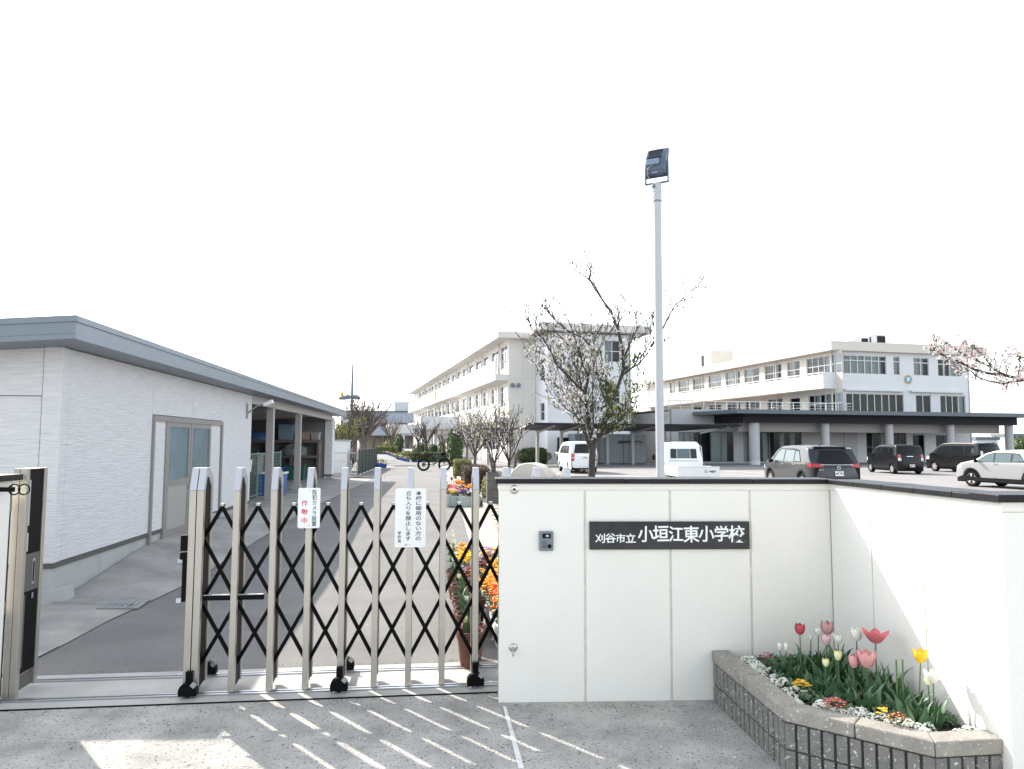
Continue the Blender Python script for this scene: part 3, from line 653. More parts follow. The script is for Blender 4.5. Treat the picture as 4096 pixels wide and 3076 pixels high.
        def col(st,xc,z0,z1,size,mt,sx=1,rotlong=True):
            n=len(st)
            for i,ch in enumerate(st):
                z=z0-(i+.5)*(z0-z1)/n; c='|' if ch=='ー' else ch
                text(c,size,mt,s,Matrix.Translation((xc,-.0046,z))@Matrix.Rotation(pi/2,4,'X'),name='character',off=.0004,ext=.0003,sx=sx)
        return s,col,w0,w1
    fr=Fr(T0[0],T0[1],.12)
    def px(x,y): b,z=fr.hita(x,y,-.006);return b,z
    a,zt=px(1194,1952);b,zb=px(1279,2112)
    s,col,w0,w1=sign(xs[3],a,b,zb,zt,'camera_notice_board','small white notice board with black and red vertical lettering on the gate')
    H_=zt-zb;W_=w1-w0
    col('防犯カメラ設置',w0+W_*.74,zt-H_*.05,zt-H_*.965,.0375,'ink',.95)
    col('作動中',w0+W_*.30,zt-H_*.28,zt-H_*.93,.046,'red',1.02)
    a,zt=px(1582,1954);b,zb=px(1702,2188)
    s,col,w0,w1=sign(xs[6],a,b,zb,zt,'no_entry_notice_board','larger white notice board with three columns of black vertical lettering on the gate')
    H_=zt-zb;W_=w1-w0
    col('本校に御用のない方の',w0+W_*.76,zt-H_*.045,zt-H_*.90,.0345,'ink',1.32)
    col('立ち入りを禁止します。',w0+W_*.43,zt-H_*.045,zt-H_*.985,.0345,'ink',1.32)
    col('学校長',w0+W_*.15,zt-H_*.73,zt-H_*.93,.0265,'ink',1.0)
gate()
def leftpost():
    t=thing('gate_receiver_post','tall bronze double post with black inner channel at the left end of the gate track','gate post',(-3.44,5.23,0),math.atan(.12))
    H_=1.575
    for a,b in ((-.045,-.004),(.0,.045)): MB().box(a,b,-.02,.02,0,H_).build('post','alu',t,bevel=.002)
    MB().box(.0,.045,.225,.265,0.04,H_).build('rear_post','alu',t,bevel=.002)
    MB().box(-.045,.047,-.022,.267,H_+.001,H_+.006).build('top_cap','steel',t)
    MB().box(.004,.036,.02,.225,.16,H_).build('black_channel','blk',t)
    for za,zb in ((1.0,1.13),(1.18,1.5),(.2,.7)):
        MB().box(.036,.040,.03,.05,za if za>.9 else .2,zb).build('strip','alutop' if za>.9 else 'alud',t)
    MB().box(.036,.041,.02,.22,.72,.98).build('lock_plate','alud',t)
    q=MB();q.box(.0415,.043,.12,.155,.76,.94);q.build('strike_frame','rail',t);MB().box(.0435,.045,.13,.145,.78,.92).build('strike_slot','blk',t)
    q=MB();q.box(.0415,.043,.13,.15,.66,.70);q.build('keeper','rail',t)
    MB().box(.01,.03,.02,.25,.05,.14).build('foot_rail','alud',t)
    for z in (1.33,.62): MB().box(-.14,-.046,-.0,.02,z-.045,z+.045).build('bracket','alud',t)
    t2=thing('inner_gate_post','narrow bronze post beside the left wall end','gate post',(-3.585,5.24,0),math.atan(.12))
    MB().box(-.04,.035,-.02,.02,0,1.49).build('post','alu',t2,bevel=.002)
    MB().box(.036,.06,-.01,.02,0,1.49).build('dark_edge','dtrim',t2)
leftpost()

# ============================================================ RIBBED BLOCK PLANTER
PZ=.35
PL=[Vector(p) for p in ((1.385,5.24),(1.475,4.14),(2.04,3.675),(2.40,3.72))]
def planter():
    t=thing('block_planter','low ribbed planter of exposed aggregate blocks in the corner of the white walls','planter',(PL[1].x,PL[1].y,0))
    o=PL[1]
    def off(p,q,d): n=(q-p).normalized();return Vector((-n.y,n.x))*d
    TH=.125
    # offset polyline inward (left side when walking from wall corner to the street = inside)
    inn=[]
    for i in range(4):
        if i==0: n=off(PL[0],PL[1],TH)
        elif i==3: n=off(PL[2],PL[3],TH)
        else:
            n1=off(PL[i-1],PL[i],1);n2=off(PL[i],PL[i+1],1);b=(n1+n2).normalized();n=b*(TH/b.dot(n1))
        inn.append(PL[i]+n)
    rib=None
    for s in range(3):
        P,Q=PL[s]-o,PL[s+1]-o;p,q_=inn[s]-o,inn[s+1]-o
        L_=(Q-P).length;n=[2,2,1][s]
        for k in range(n):
            a,b=k/n,(k+1)/n;e=.0025/L_
            a+=e if k else 0;b-=e
            cp=[P.lerp(Q,a),P.lerp(Q,b),q_.copy() if b>1-2*e and k==n-1 else p.lerp(q_,b),p.lerp(q_,a)]
            MB().prism([tuple(v) for v in cp],PZ-.075,PZ).build('coping_block','aggcap',t,bevel=.008)
        # core behind the ribs
        d=(Q-P).normalized();nn=Vector((-d.y,d.x))
        cr=[P+nn*.026,Q+nn*.026,q_-nn*.01,p-nn*.01]
        MB().prism([tuple(v) for v in cr],0,PZ-.077).build('core','mortar',t)
        nr=round(L_/.068)
        for row,(z0,z1) in enumerate(((.004,.125),(.133,PZ-.082))):
            for k in range(nr):
                w_=L_/nr;c=P+d*(w_*(k+.5));hw=w_*.40
                j=random.uniform(-.002,.002)
                v=[c-d*hw+nn*.006+nn*j,c+d*hw+nn*.006+nn*j,c+d*hw+nn*.03,c-d*hw+nn*.03]
                MB().prism([tuple(x) for x in v],z0,z1).build('rib','agg',t,bevel=.005)
    so_=[p-o for p in inn]+[Vector((2.33,3.9))-o,Vector((2.22,5.26))-o,Vector((1.51,5.24))-o]
    q=MB();q.prism([tuple(v) for v in [inn[0]-o,inn[1]-o,inn[2]-o,inn[3]-o,Vector((2.385,3.87))-o,Vector((2.25,5.27))-o]],.02,PZ-.05);q.build('soil_bed','soil',t)
planter()

def leafquad(mb,c,s,rr,flat=.3,asp=.45):
    a=rr.uniform(0,2*pi);e=rr.uniform(-1,1)*flat*3
    d=Vector((cos(a)*cos(e),sin(a)*cos(e),sin(e)))*s;n=Vector((-sin(a),cos(a),rr.uniform(-.6,.6))).normalized()*s*asp
    o=len(mb.v);mb.v+=[tuple(c-d),tuple(c+n),tuple(c+d),tuple(c-n)];mb.f.append((o,o+1,o+2,o+3));mb.mi.append(mb.cur)
# ============================================================ FLOWERS
def ell(rx,ry,rz,c,n=10,mm=6,jit=0,rr=random):
    vs=[];fs=[]
    for j in range(mm+1):
        ph=pi*j/mm-pi/2
        for i in range(n):
            a=2*pi*i/n;k=1+rr.uniform(-jit,jit)
            vs.append((c[0]+rx*cos(ph)*cos(a)*k,c[1]+ry*cos(ph)*sin(a)*k,c[2]+rz*sin(ph)*k))
    for j in range(mm): fs+=[(j*n+i,j*n+(i+1)%n,(j+1)*n+(i+1)%n,(j+1)*n+i) for i in range(n)]
    return vs,fs
def blade(mb,base,az,L_,wd,lean,curl=.5,twist=0,cup=.35,n=6):
    """a long leaf: rises, leans outward and curls; cupped across"""
    p=Vector(base);th=lean;vs=[];fs=[];o=Vector((cos(az),sin(az),0));sd=Vector((-sin(az+twist),cos(az+twist),0))
    for i in range(n+1):
        u=i/n;wv=wd*(.35+.65*sin(pi*min(1,u*1.25+.12)))*(1-u**3) if i<n else wd*.03
        a=th+curl*u*u*1.5
        d=o*sin(a)+Vector((0,0,1))*cos(a);nrm=o*cos(a)-Vector((0,0,1))*sin(a)
        vs+=[p-sd*wv/2-nrm*wv*cup*-.5,p,p+sd*wv/2-nrm*wv*cup*-.5]
        vs[-2]=p+nrm*wv*cup*.35
        p=p+d*L_/n
    for i in range(n): fs+=[(i*3,i*3+1,i*3+4,i*3+3),(i*3+1,i*3+2,i*3+5,i*3+4)]
    mb.add(vs,fs)
def tulip_head(mb,c,r_,h,open_=.2,rr=random,n=6):
    for k in range(n):
        az=2*pi*k/n+rr.uniform(-.12,.12);inner=k%2;rad=r_*(.86 if inner else 1)
        vs=[];N=6
        for i in range(N+1):
            u=i/N
            prof=rad*(sin(pi*min(1,.12+u*.62))**.7)*(1-.15*u)+open_*r_*u*u*(1 if not inner else .6)
            z=h*u*(1-.06*open_*u)
            wv=r_*1.15*sin(pi*min(1,.16+.76*u))**.8*(1.02-.55*max(0,u-.6))
            if i==N:wv=r_*.12
            for s in (-1,-.5,0,.5,1):
                a=az+s*wv/max(prof,r_*.3)*.62
                rr_=prof-abs(s)**2*r_*.05
                vs.append((c[0]+cos(a)*rr_,c[1]+sin(a)*rr_,c[2]+z-abs(s)*h*.03*u))
        mb.add(vs,[(i*5+j,i*5+j+1,(i+1)*5+j+1,(i+1)*5+j) for i in range(N) for j in range(4)])
TS=.235+.07  # soil height of the planter
def tulip(fx,fy,Y,col,r_,h,open_,label,leaves=4,heads=None,lean=0,nm='tulip',zb=.30,L_=None,group=None):
    """fx,fy: photo pixel of the flower head's base at distance Y"""
    p=D(fx,fy,Y)
    base=Vector((p.x+random.uniform(-.015,.015)-lean,Y+random.uniform(-.02,.03),zb))
    t=thing(nm,label,'tulip',base,0,group);rr=random.Random(int(fx*7+fy))
    hd=p-base
    q=MB();q.tube([(0,0,-.02),(hd.x*.35,hd.y*.4,hd.z*.5),tuple(hd)],[.0042,.0038,.0034],6);q.build('stem','tstem',t,smooth=True)
    q=MB();tulip_head(q,tuple(hd),r_*1.12,h*1.08,open_,rr);hd_=q.build('flower_head',col,t,smooth='all')
    a0=rr.uniform(0,6)
    for k in range(leaves):
        q=MB();L__=(L_ or max(.12,hd.z*.85))*rr.uniform(.7,1.05);az=a0+k*2.4+rr.uniform(-.4,.4)
        blade(q,(rr.uniform(-.01,.01),rr.uniform(-.01,.01),-.005),az,L__,rr.uniform(.042,.066),rr.uniform(.12,.4),rr.uniform(.2,.8),rr.uniform(-.6,.6))
        q.build('leaf','tleaf',t,smooth='all')
    return t
def S7(x,y): return 2800+x/1.707,2400+y/1.707
T=[# x,y (base of head in zoom), Y, colour, radius, height, open, label, leaves
 (682,233,4.75,'f_red',.030,.062,.15,'deep red tulip on a tall stem, leftmost tall one in the planter',2),
 (545,340,4.85,'f_white',.016,.045,.1,'small cream white tulip at the left end of the planter, left of its twin',3),
 (588,343,4.84,'f_white',.017,.048,.1,'small cream white tulip at the left end of the planter, right of its twin',4),
 (758,272,5.0,'f_white',.012,.03,.0,'tiny white tulip bud behind the dark red tulip near the wall corner',3),
 (808,243,4.95,'f_white',.022,.05,.1,'white tulip left of the tall dusky mauve one',4),
 (868,232,4.75,'f_mauve',.036,.075,.2,'tall dusky mauve tulip in front of the wall corner',4),
 (862,302,4.7,'f_palepink',.028,.058,.1,'pale mauve tulip just under the taller mauve one',4),
 (942,298,4.7,'f_white',.027,.058,.35,'white tulip with pointed petals right of the mauve pair',4),
 (1070,275,4.6,'f_white',.032,.07,.3,'ragged white tulip with drooping outer petals, tall in the middle',4),
 (1200,290,4.5,'f_rose',.047,.072,.9,'wide open rose red tulip, tallest in the middle of the planter',4),
 (1050,458,4.4,'f_pink',.030,.068,.05,'closed pink tulip touching the large pale pink one',4),
 (1138,455,4.35,'f_pink',.044,.088,.45,'large pale pink open tulip in front of the rose red one',5),
 (942,408,4.45,'f_cream',.022,.05,.15,'pale yellow tulip in the front middle of the planter',4),
 (858,452,4.45,'f_cream',.020,.042,.1,'half hidden yellowish tulip left of the pale yellow one',4),
 (1506,425,4.1,'f_yellow',.032,.066,.4,'bright yellow tulip on a tall stem at the right of the planter',3),
 (1592,562,4.0,'f_white',.034,.058,.6,'open creamy white tulip below the bright yellow one',4),
 (1556,578,4.02,'f_cream',.018,.042,.05,'closed cream tulip pressed against the open white one',3)]
for a in T: tulip(*S7(a[0],a[1]),*a[2:8],leaves=a[8])
def leafclump(x,y,Y,n,L_,label,stalks=0,grp=None):
    p=D(*S7(x,y),Y);t=thing('tulip_leaves',label,'plant',(p.x,Y,.30),0,grp);rr=random.Random(int(x*3+y))
    for k in range(n):
        q=MB();blade(q,(rr.uniform(-.03,.03),rr.uniform(-.03,.03),-.005),k*2.4+rr.uniform(-.4,.4),L_*rr.uniform(.5,.95),rr.uniform(.05,.078),rr.uniform(.1,.5),rr.uniform(.3,.9),rr.uniform(-.6,.6));q.build('leaf','tleaf',t,smooth='all')
    for k in range(stalks): MB().tube([(.03*k-.03,0,0),(.035*k-.03,.0,L_*1.15)],.005,6).build('bare_stem','tstem',t)
leafclump(640,470,4.7,7,.20,'clump of broad tulip leaves under the deep red tulip')
leafclump(730,470,4.8,6,.22,'clump of dark tulip leaves between the red tulip and the yellow primrose')
leafclump(830,540,4.45,8,.20,'clump of tulip leaves behind the purple and magenta primroses')
leafclump(900,560,4.4,8,.21,'leaf clump in front of the pale yellow tulip')
leafclump(985,470,4.75,7,.25,'dark leaf clump against the wall between white and pink tulips')
leafclump(1130,640,4.2,9,.24,'broad leaf clump under the large pale pink tulip')
leafclump(1210,560,4.35,8,.26,'tall leaf clump under the rose red tulip')
leafclump(1270,560,4.3,7,.24,'leaf clump right of the rose red tulip stem')
leafclump(1385,640,4.12,8,.27,'tall leaf clump with two bare cut stems left of the yellow tulip',2)
leafclump(1480,720,4.0,8,.25,'leaf clump below the bright yellow tulip')
leafclump(1570,760,3.93,9,.20,'low spreading leaf clump at the right end of the planter')
leafclump(560,430,4.88,6,.15,'short leaf clump at the far left end of the flower bed')
leafclump(600,440,4.80,8,.17,'leaf clump between the small cream twins and the deep red tulip')
leafclump(700,430,4.92,8,.22,'dark leaf clump close to the wall behind the yellow primrose')
leafclump(800,430,4.85,9,.24,'tall dark leaf clump under the dusky mauve tulip')
leafclump(870,460,4.65,8,.22,'leaf clump under the pale mauve tulip')
leafclump(930,430,4.95,8,.26,'dark leaf clump in the wall corner')
leafclump(1060,560,4.5,9,.25,'leaf clump under the ragged white tulip')
leafclump(760,540,4.55,8,.16,'low leaf clump right of the yellow primroses')
leafclump(1010,640,4.28,8,.17,'low leaf clump right of the magenta primroses')
leafclump(1300,560,4.45,8,.26,'leaf clump at the wing wall right of the rose red tulip')
leafclump(1430,640,4.25,8,.24,'leaf clump by the wing wall left of the yellow tulip stem')
def groundleaves():
    rr=random.Random(12);q=MB();C0=[(1.62,5.1),(2.2,5.1),(2.28,3.98),(2.1,3.9),(1.66,4.3)]
    for k in range(5200):
        y=rr.uniform(3.98,5.15);xa=1.56+max(0,(4.33-y))*1.25;xb=2.36-.09*(y-3.9);
        if xb<=xa: continue
        x=rr.uniform(xa+.09,xb);leafquad(q,Vector((x,y,.305+rr.random()*.045)),rr.uniform(.010,.02),rr,.4,.5)
    o=q.build('ground_cover','tleaf',None,kind='stuff');tag(o,'low dark green leaves covering the soil between the tulips','ground cover')
groundleaves()
def clusters(name,label,cat,pts,mat_f,mat_l=None,fr_=.008,kind='stuff',grp=None,leafn=0,hz_=.02,petals=0):
    """many small flowers as one mat of blossom"""
    q=MB();l=MB();rr=random.Random(len(pts)*13)
    for (x,y,z) in pts:
        r_=fr_*rr.uniform(.7,1.25)
        vs,fs=ell(r_,r_,r_*.6,(x,y,z),6,3,.15,rr);q.add(vs,fs)
        for k in range(leafn):
            a=rr.uniform(0,6.28);s=r_*1.6
            c=Vector((x+rr.uniform(-s,s),y+rr.uniform(-s,s),z-rr.uniform(0,hz_)))
            dd=Vector((cos(a),sin(a),rr.uniform(-.3,.5)))*s;e=Vector((-sin(a),cos(a),0))*s*.4
            l.add([c-dd,c+e,c+dd,c-e],[(0,1,2,3)])
    return q,l
def alyssum():
    rr=random.Random(5);pts=[]
    inn=[Vector((1.53,5.1)),Vector((1.60,4.24)),Vector((2.10,3.82)),Vector((2.32,3.84))]
    for s in range(3):
        P,Q=inn[s],inn[s+1];L_=(Q-P).length;d=(Q-P).normalized();n=Vector((-d.y,d.x))
        u0=.01
        while u0<L_:
            for rowk in range(2):
                if rr.random()<(.12 if rowk==0 else .42): continue
                R_=rr.uniform(.026,.052);cc=P+d*(u0+rr.uniform(-.02,.02))+n*(.012+rowk*.075+rr.uniform(-.015,.03))
                for k in range(int(R_*R_*42000)):
                    a_=rr.uniform(0,6.283);q_=math.sqrt(rr.random());rad=R_*q_*(1+.18*sin(3*a_+u0*40))
                    pts.append((cc.x+rad*cos(a_),cc.y+rad*sin(a_),.318+R_*.75*(1-q_*q_)+rr.uniform(-.005,.005)))
            u0+=rr.uniform(.05,.085)
    q,l=clusters('','','',pts,None,fr_=.0068,leafn=2)
    o=q.build('white_alyssum','f_white',None,smooth='all',kind='stuff');tag(o,'low mat of tiny white flowers along the inside edge of the planter','flowers')
    l.build('small_leaves','leaf',o,kind='stuff')
alyssum()
def primrose(x,y,Y,col,n,R_,label,eye='f_amber',zb=.335):
    p=D(*S7(x,y),Y);t=thing('primrose',label,'primrose',(p.x,Y,zb),0);rr=random.Random(int(x))
    for k in range(7):
        q=MB();blade(q,(0,0,-.01),k*.9,R_*1.15,.035,1.0,.6,0);q.build('leaf','leaf',t,smooth='all')
    for k in range(n):
        a=k*2.4;r_=R_*math.sqrt((k+.5)/n);c=Vector((r_*cos(a),r_*sin(a)*.8,.035+.03*(1-(r_/R_)**2)+rr.uniform(-.006,.006)))
        q=MB()
        for j in range(5):
            b=j*1.2566+rr.uniform(-.1,.1);q.add([c,c+Vector((cos(b-.5),sin(b-.5),.25))*.012,c+Vector((cos(b),sin(b),.3))*.017,c+Vector((cos(b+.5),sin(b+.5),.25))*.012],[(0,1,2,3)])
        f=q.build('flower',col,t)
        MB().lathe([(0,.004),(.004,.003),(.005,0)],6,tuple(c+Vector((0,0,.001)))).build('flower_eye',eye,f)
primrose(690,535,4.42,'f_yellow',15,.05,'clump of bright yellow primroses in the left half of the planter')
primrose(918,660,4.12,'f_magenta',26,.062,'clump of magenta pink primroses just behind the front coping','f_yellow')
primrose(1345,770,3.90,'f_maroon',20,.055,'clump of dark maroon primroses with yellow eyes near the right coping','f_yellow')
primrose(1248,735,3.98,'f_yellow',5,.03,'single pale yellow primrose left of the dark maroon clump')
primrose(455,405,4.98,'f_magenta',8,.035,'small dull pink primrose against the wall at the left end of the bed','f_red')
# ============================================================ LEFT SCHOOL WING (A)
FA=Fr(-.3,64,.241)
def school_a():
    t=thing('school_classroom_wing','long three storey cream school wing with balconies running away behind the drive','building',(-.3,64,0),FA.rot)
    L_=77;WD=10.5
    T=WM(0,L_,-90)   # u = L_-a
    hs=[];wins=[]
    def addw(a0,a1,z0,z1): hs.append((L_-a1,L_-a0,z0,z1));wins.append((L_-a1,L_-a0,z0,z1))
    addw(.6,3.2,8.3,10.35);addw(.6,3.2,4.9,6.8)
    k=0
    while 4.1+k*8.15+9<L_:
        a=4.1+k*8.15
        for z0,z1 in ((8.35,10.3),(4.9,6.8)):
            addw(a,a+3.0,z0,z1);addw(a+4.7,a+7.0,z0,z1)
        addw(a,a+3.0,1.0,2.9);addw(a+4.7,a+7.0,1.0,2.9)
        k+=1
    q=MB(T);holes(q,0,L_,0,10.75,hs,.15);q.build('side_wall','school',t)
    for h in wins: window(t,T,*h,nx=2 if h[1]-h[0]>2.5 else 1,nz=2,zt=h[3]-.55,fw=.08,curt=.3)
    MB().box(.7,WD,.3,L_,0,10.7).build('interior_block','room',t)
    MB().box(0,2.43,0.0,.25,0,10.75).build('end_wall','school',t)
    for x in (1.25,): MB().box(x,x+.03,-.012,0,0,10.7).build('wall_joint','groove',t)
    for z in (3.6,7.3): MB().box(0,2.43,-.01,0,z,z+.05).build('wall_joint','groove',t)
    # eave and roof slab
    q=MB();q.prism([(-1.15,-.9),(2.6,-.9),(2.6,1.5),(WD+1,1.5),(WD+1,L_+1),(-1.15,L_+1)],10.72,11.27);q.build('roof','school',t)
    # balconies
    MB().box(-1.2,-.0,-.05,L_-.5,7.1,7.62).build('balcony_slab','school',t)
    ln=L_-.6;n=44
    for i in range(n):
        a0=.0+ln*i/n;a1=.0+ln*(i+1)/n
        MB().box(-1.17,-1.13,a0+.03,a1-.03,7.66,8.72).build('balcony_panel','balc',t)
        MB().box(-1.19,-1.11,a0-.03,a0+.03,7.62,8.8).build('rail_post','schoolw',t)
    MB().box(-1.2,-1.1,-.03,L_-.5,8.73,8.81).build('hand_rail','schoolw',t)
    q=MB()
    for i in range(9): q.box(-1.1+i*.13,-1.08+i*.13,-.01,.02,7.62,8.73)
    q.box(-1.1,0,-.03,.03,8.73,8.8);q.build('end_railing','schoolw',t,kind='stuff')
    MB().box(-1.2,0,-.05,L_-.5,3.55,3.9).build('balcony_slab','school',t)
    MB().box(-1.2,-1.08,-.05,L_-.5,3.91,5.1).build('balcony_parapet','schoolw',t)
    for i in range(10):  # rain pipes
        a=4.1+i*8.15-.45
        MB().tube([(-.08,a,0),(-.08,a,10.7)],.06,6).build('rain_pipe','school',t)
    # coloured banner on the balcony rail
    a0,z0=FA.hitb(1702,1595,-1.25);a1,z1=FA.hitb(1738,1610,-1.25)
    q=MB();q.box(-1.26,-1.22,a1,a0,7.5,8.75);q.build('banner','f_cream',t)
    q=MB();q.box(-1.275,-1.265,a1+2,a1+3.4,7.8,8.5);q.build('banner_print','f_orange',t)
    # round mirror/loud speaker pair on the end wall
    b,z=FA.hita(2061,1541,-.15)
    for dx in (-.28,.25): MB().lathe([(0,-.2),(.2,-.15),(.12,.1),(0,.15)],12,(b+dx,-.2,z),'y').build('loudspeaker','icom',t,smooth=True)
    MB().box(b-.3,b+.3,-.1,0,z-.04,z+.04).build('speaker_bracket','school',t)
    # stair tower standing forward
    TX0,TX1=2.45,9.85;TY=-3.65
    a_,b_=TY,.3
    q=MB(WM(TX0,b_,-90));wl=[(1.15,2.15,7.0,8.95),(1.15,2.15,2.9+.6,5.1)]
    wl=[]
    for (xa,ya,xb,yb) in ((2160,1441,2178,1520),(2160,1613,2178,1681)):
        aa,zt=FA.hitb(xa,ya,TX0);ab,zb=FA.hitb(xb,yb,TX0);wl.append((b_-aa,b_-ab,zb,zt))
    holes(q,0,b_-TY,0,10.9,wl,.15);q.build('tower_side_wall','schoolw',t)
    for h in wl: window(t,WM(TX0,b_,-90),*h,nx=1,nz=2,curt=0)
    wl=[]
    for (xa,ya,xb,yb) in ((2418,1360,2480,1450),(2418,1560,2480,1617)):
        ba,zt=FA.hita(xa,ya,TY);bb,zb=FA.hita(xb,yb,TY);wl.append((ba-TX0,bb-TX0,zb,zt))
    wl.append((.8,1.9,1.0,2.2));wl.append((2.0,3.6,1.0,2.2));wl.append((5.0,5.6,1.0,2.2))
    q=MB(WM(TX0,TY,0));holes(q,0,TX1-TX0,0,10.9,wl,.15);q.build('tower_front_wall','schoolw',t)
    for h in wl: window(t,WM(TX0,TY,0),*h,nx=2,nz=2 if h[3]>3 else 1,curt=.3)
    MB().box(TX1-.2,TX1,TY,b_,0,10.9).build('tower_right_wall','schoolw',t)
    MB().box(TX0+.6,TX1-.3,TY+.6,b_+4,0,10.8).build('tower_core','room',t)
    MB().box(TX0-.85,TX1+1.5,TY-.9,4,11.0,11.6).build('tower_roof','school',t)
    for z in (3.45,): MB().box(TX0,TX1,TY-.012,TY,z,z+.05).build('wall_joint','groove',t)
    q=MB();q.prism([(TX0+.7,TY-.5),(TX0+3.1,TY-.5),(TX0+3.1,TY),(TX0+.7,TY)],3.2,3.32);q.build('small_canopy','school',t)
    # blue mark on the front
    b,z=FA.hita(2348,1468,TY-.03);MB().box(b-.45,b+.45,TY-.03,TY,z-.14,z+.14).build('blue_sign','f_lilac' if 0 else 'cyan',t)
    # two portico roofs reaching over the drive side
    for nm,(xl,xr,zt,zb),aa,ln in (('near',(0,0,4.55,3.15),19,7.0),('far',(0,0,4.5,3.1),56,8.0)):
        x0=-5.4 if nm=='near' else -6.2
        q=MB();q.prof([(aa,zt),(aa,zb),(aa+.35,zb),(aa+.35,zb+.55),(aa+ln-.35,zb+.55),(aa+ln-.35,zb),(aa+ln,zb),(aa+ln,zt)],x0,-1.25)
        q.build('portico_roof','schoolw',t)
        for i in range(5): MB().box(x0+.1+i*.9,x0+.3+i*.9,aa+.36,aa+ln-.36,zb+.2,zb+.54).build('portico_rib','school',t)
        for yy in (aa+.6,aa+ln-.9):
            MB().box(-3.1 if nm=='near' else -4.6,-2.75 if nm=='near' else -3.6,yy,yy+.35,0,zb+.55).build('portico_column','schoolw',t)
school_a()

# ============================================================ RIGHT SCHOOL BLOCK (B) and entrance hall
FB=Fr(13.4,63.0,.241)
def school_b():
    bx,ay=17.1,1.05
    t=thing('school_office_block','three storey cream school block with round blue K emblem behind the parked cars','building',(13.4,63,0),FB.rot)
    L_=42;WD=15.05
    yb=ay+L_
    T=WM(bx,yb,-90)
    hs=[];meta=[]
    def sid(xa,xb,ya,yb_,nx,nz,fix=None):
        a1,zt=FB.hitb(xb,ya,bx);a0,zb=FB.hitb(xa,yb_,bx)
        if fix: zb,zt=fix
        h=(yb-a0,yb-a1,zb,zt);hs.append(h);meta.append((nx,nz))
    S=lambda p:2400+p/2.16
    for a,b,n in ((1695,1990,6),(1535,1640,2),(1348,1488,2),(1178,1303,2),(1022,1140,2),(880,988,2),(750,848,2),(630,720,2),(558,600,1)):
        sid(S(a),S(b),0,0,n,2,(8.2,10.0))
    for a,b,n in ((1705,1993,6),(1362,1490,3),(1180,1298,3),(1030,1140,3),(880,980,3),(750,848,3)):
        sid(S(a),S(b),0,0,n,2,(4.6,6.38))
    sid(S(1550),S(1635),0,0,1,2,(4.2,6.3))
    q=MB(T);holes(q,0,L_,0,10.4,hs,.18);q.build('side_wall','cream',t)
    for h,(nx,nz) in zip(hs,meta): window(t,T,*h,nx=nx,nz=nz,fw=.07,curt=.55)
    # front wall
    T=WM(bx,ay,0);S6=lambda p:3072+p/2.16
    hs=[];meta=[]
    for a,b,z0,z1,nx,nz in ((657,1025,8.2,9.98,6,2),(1088,1142,8.2,9.98,1,2),(1262,1392,8.2,9.95,2,2),(1472,1685,8.2,9.9,4,2),(668,1165,4.5,6.42,8,1),(1270,1400,4.5,6.4,2,1),(1480,1695,4.5,6.4,4,1)):
        b0=FB.hita(S6(a),1500,ay)[0]-bx;b1=FB.hita(S6(b),1500,ay)[0]-bx
        hs.append((b0,b1,z0,z1));meta.append((nx,nz))
    gh=[(3.2,7.6,.1,2.75,6,2),(8.3,9.6,.1,2.6,2,1),(10.9,13.1,.3,2.6,2,2),(.3,1.7,1.0,2.7,2,1)]
    hs2=hs+[g[:4] for g in gh]
    q=MB(T);holes(q,0,WD,0,10.4,hs2,.18);q.build('front_wall','schoolw',t)
    for h,(nx,nz) in zip(hs,meta): window(t,T,*h,nx=nx,nz=nz,fw=.08,zt=h[3]-.5,curt=.75 if h[2]>6 else .12)
    for g in gh: window(t,T,*g[:4],nx=g[4],nz=g[5],fw=.07,frame='dframe',curt=.2)
    MB().box(bx+.9,bx+WD-.3,ay+1.0,yb-.4,0,10.3).build('interior_block','room',t)
    MB().box(bx+WD-.2,bx+WD,ay,yb,0,10.4).build('right_wall','schoolw',t)
    for b0,b1 in ((.85,7.3),(8.1,14.2)): MB().box(bx+b0,bx+b1,ay-.35,ay,6.62,6.78).build('window_hood','wframe',t)
    # eave
    MB().prism([(bx-.7,ay-.6),(bx+WD+1.6,ay-.6),(bx+WD+1.6,yb+.5),(bx-.7,yb+.5)],10.3,11.15).build('roof','cream',t)
    # balcony along the side
    MB().box(bx-1.3,bx,ay,yb-1,6.78,7.2).build('balcony_slab','cream',t)
    MB().box(bx-1.3,bx,ay-.12,ay,6.78,8.32).build('balcony_end_wall','schoolw',t)
    n=11;
    for i in range(n):
        a0=ay+(L_-1)*i/n;a1=ay+(L_-1)*(i+1)/n
        MB().box(bx-1.3,bx-1.2,a0+.12,a1-.03,7.21,8.12).build('balcony_panel','cream',t)
        MB().box(bx-1.3,bx-1.2,a0+.0,a0+.09,7.21,8.12).build('panel_slot','groove',t)
    MB().box(bx-1.32,bx-1.18,ay,yb-1,8.22,8.32).build('hand_rail','schoolw',t)
    for i in range(40): MB().box(bx-1.28,bx-1.24,ay+.5+i*1.0,ay+.55+i*1.0,8.12,8.22).build('rail_post','schoolw',t)
    for a in (ay+.25,ay+9.1,ay+17,ay+25,ay+33): MB().tube([(bx-.1,a,3),(bx-.1,a,10.3)],.07,6).build('rain_pipe','cream',t)
    # emblem
    b,z=FB.hita(3632,1518,ay)
    MB().lathe([(0,-.05),(.44,-.05),(.44,0)],28,(b,ay,z),'y').build('emblem_ring','gold',t)
    em=MB().lathe([(0,-.07),(.32,-.07),(.32,-.05)],28,(b,ay,z),'y').build('emblem_disc','cyan',t)
    text('K',.46,'plab',em,Matrix.Translation((b+.04,ay-.075,z))@Matrix.Rotation(pi/2,4,'X'),name='emblem_letter',off=.018,ext=.004)
    text(')',.42,'plab',em,Matrix.Translation((b-.13,ay-.075,z-.0))@Matrix.Rotation(pi/2,4,'X'),name='emblem_stroke',off=.015,ext=.004)
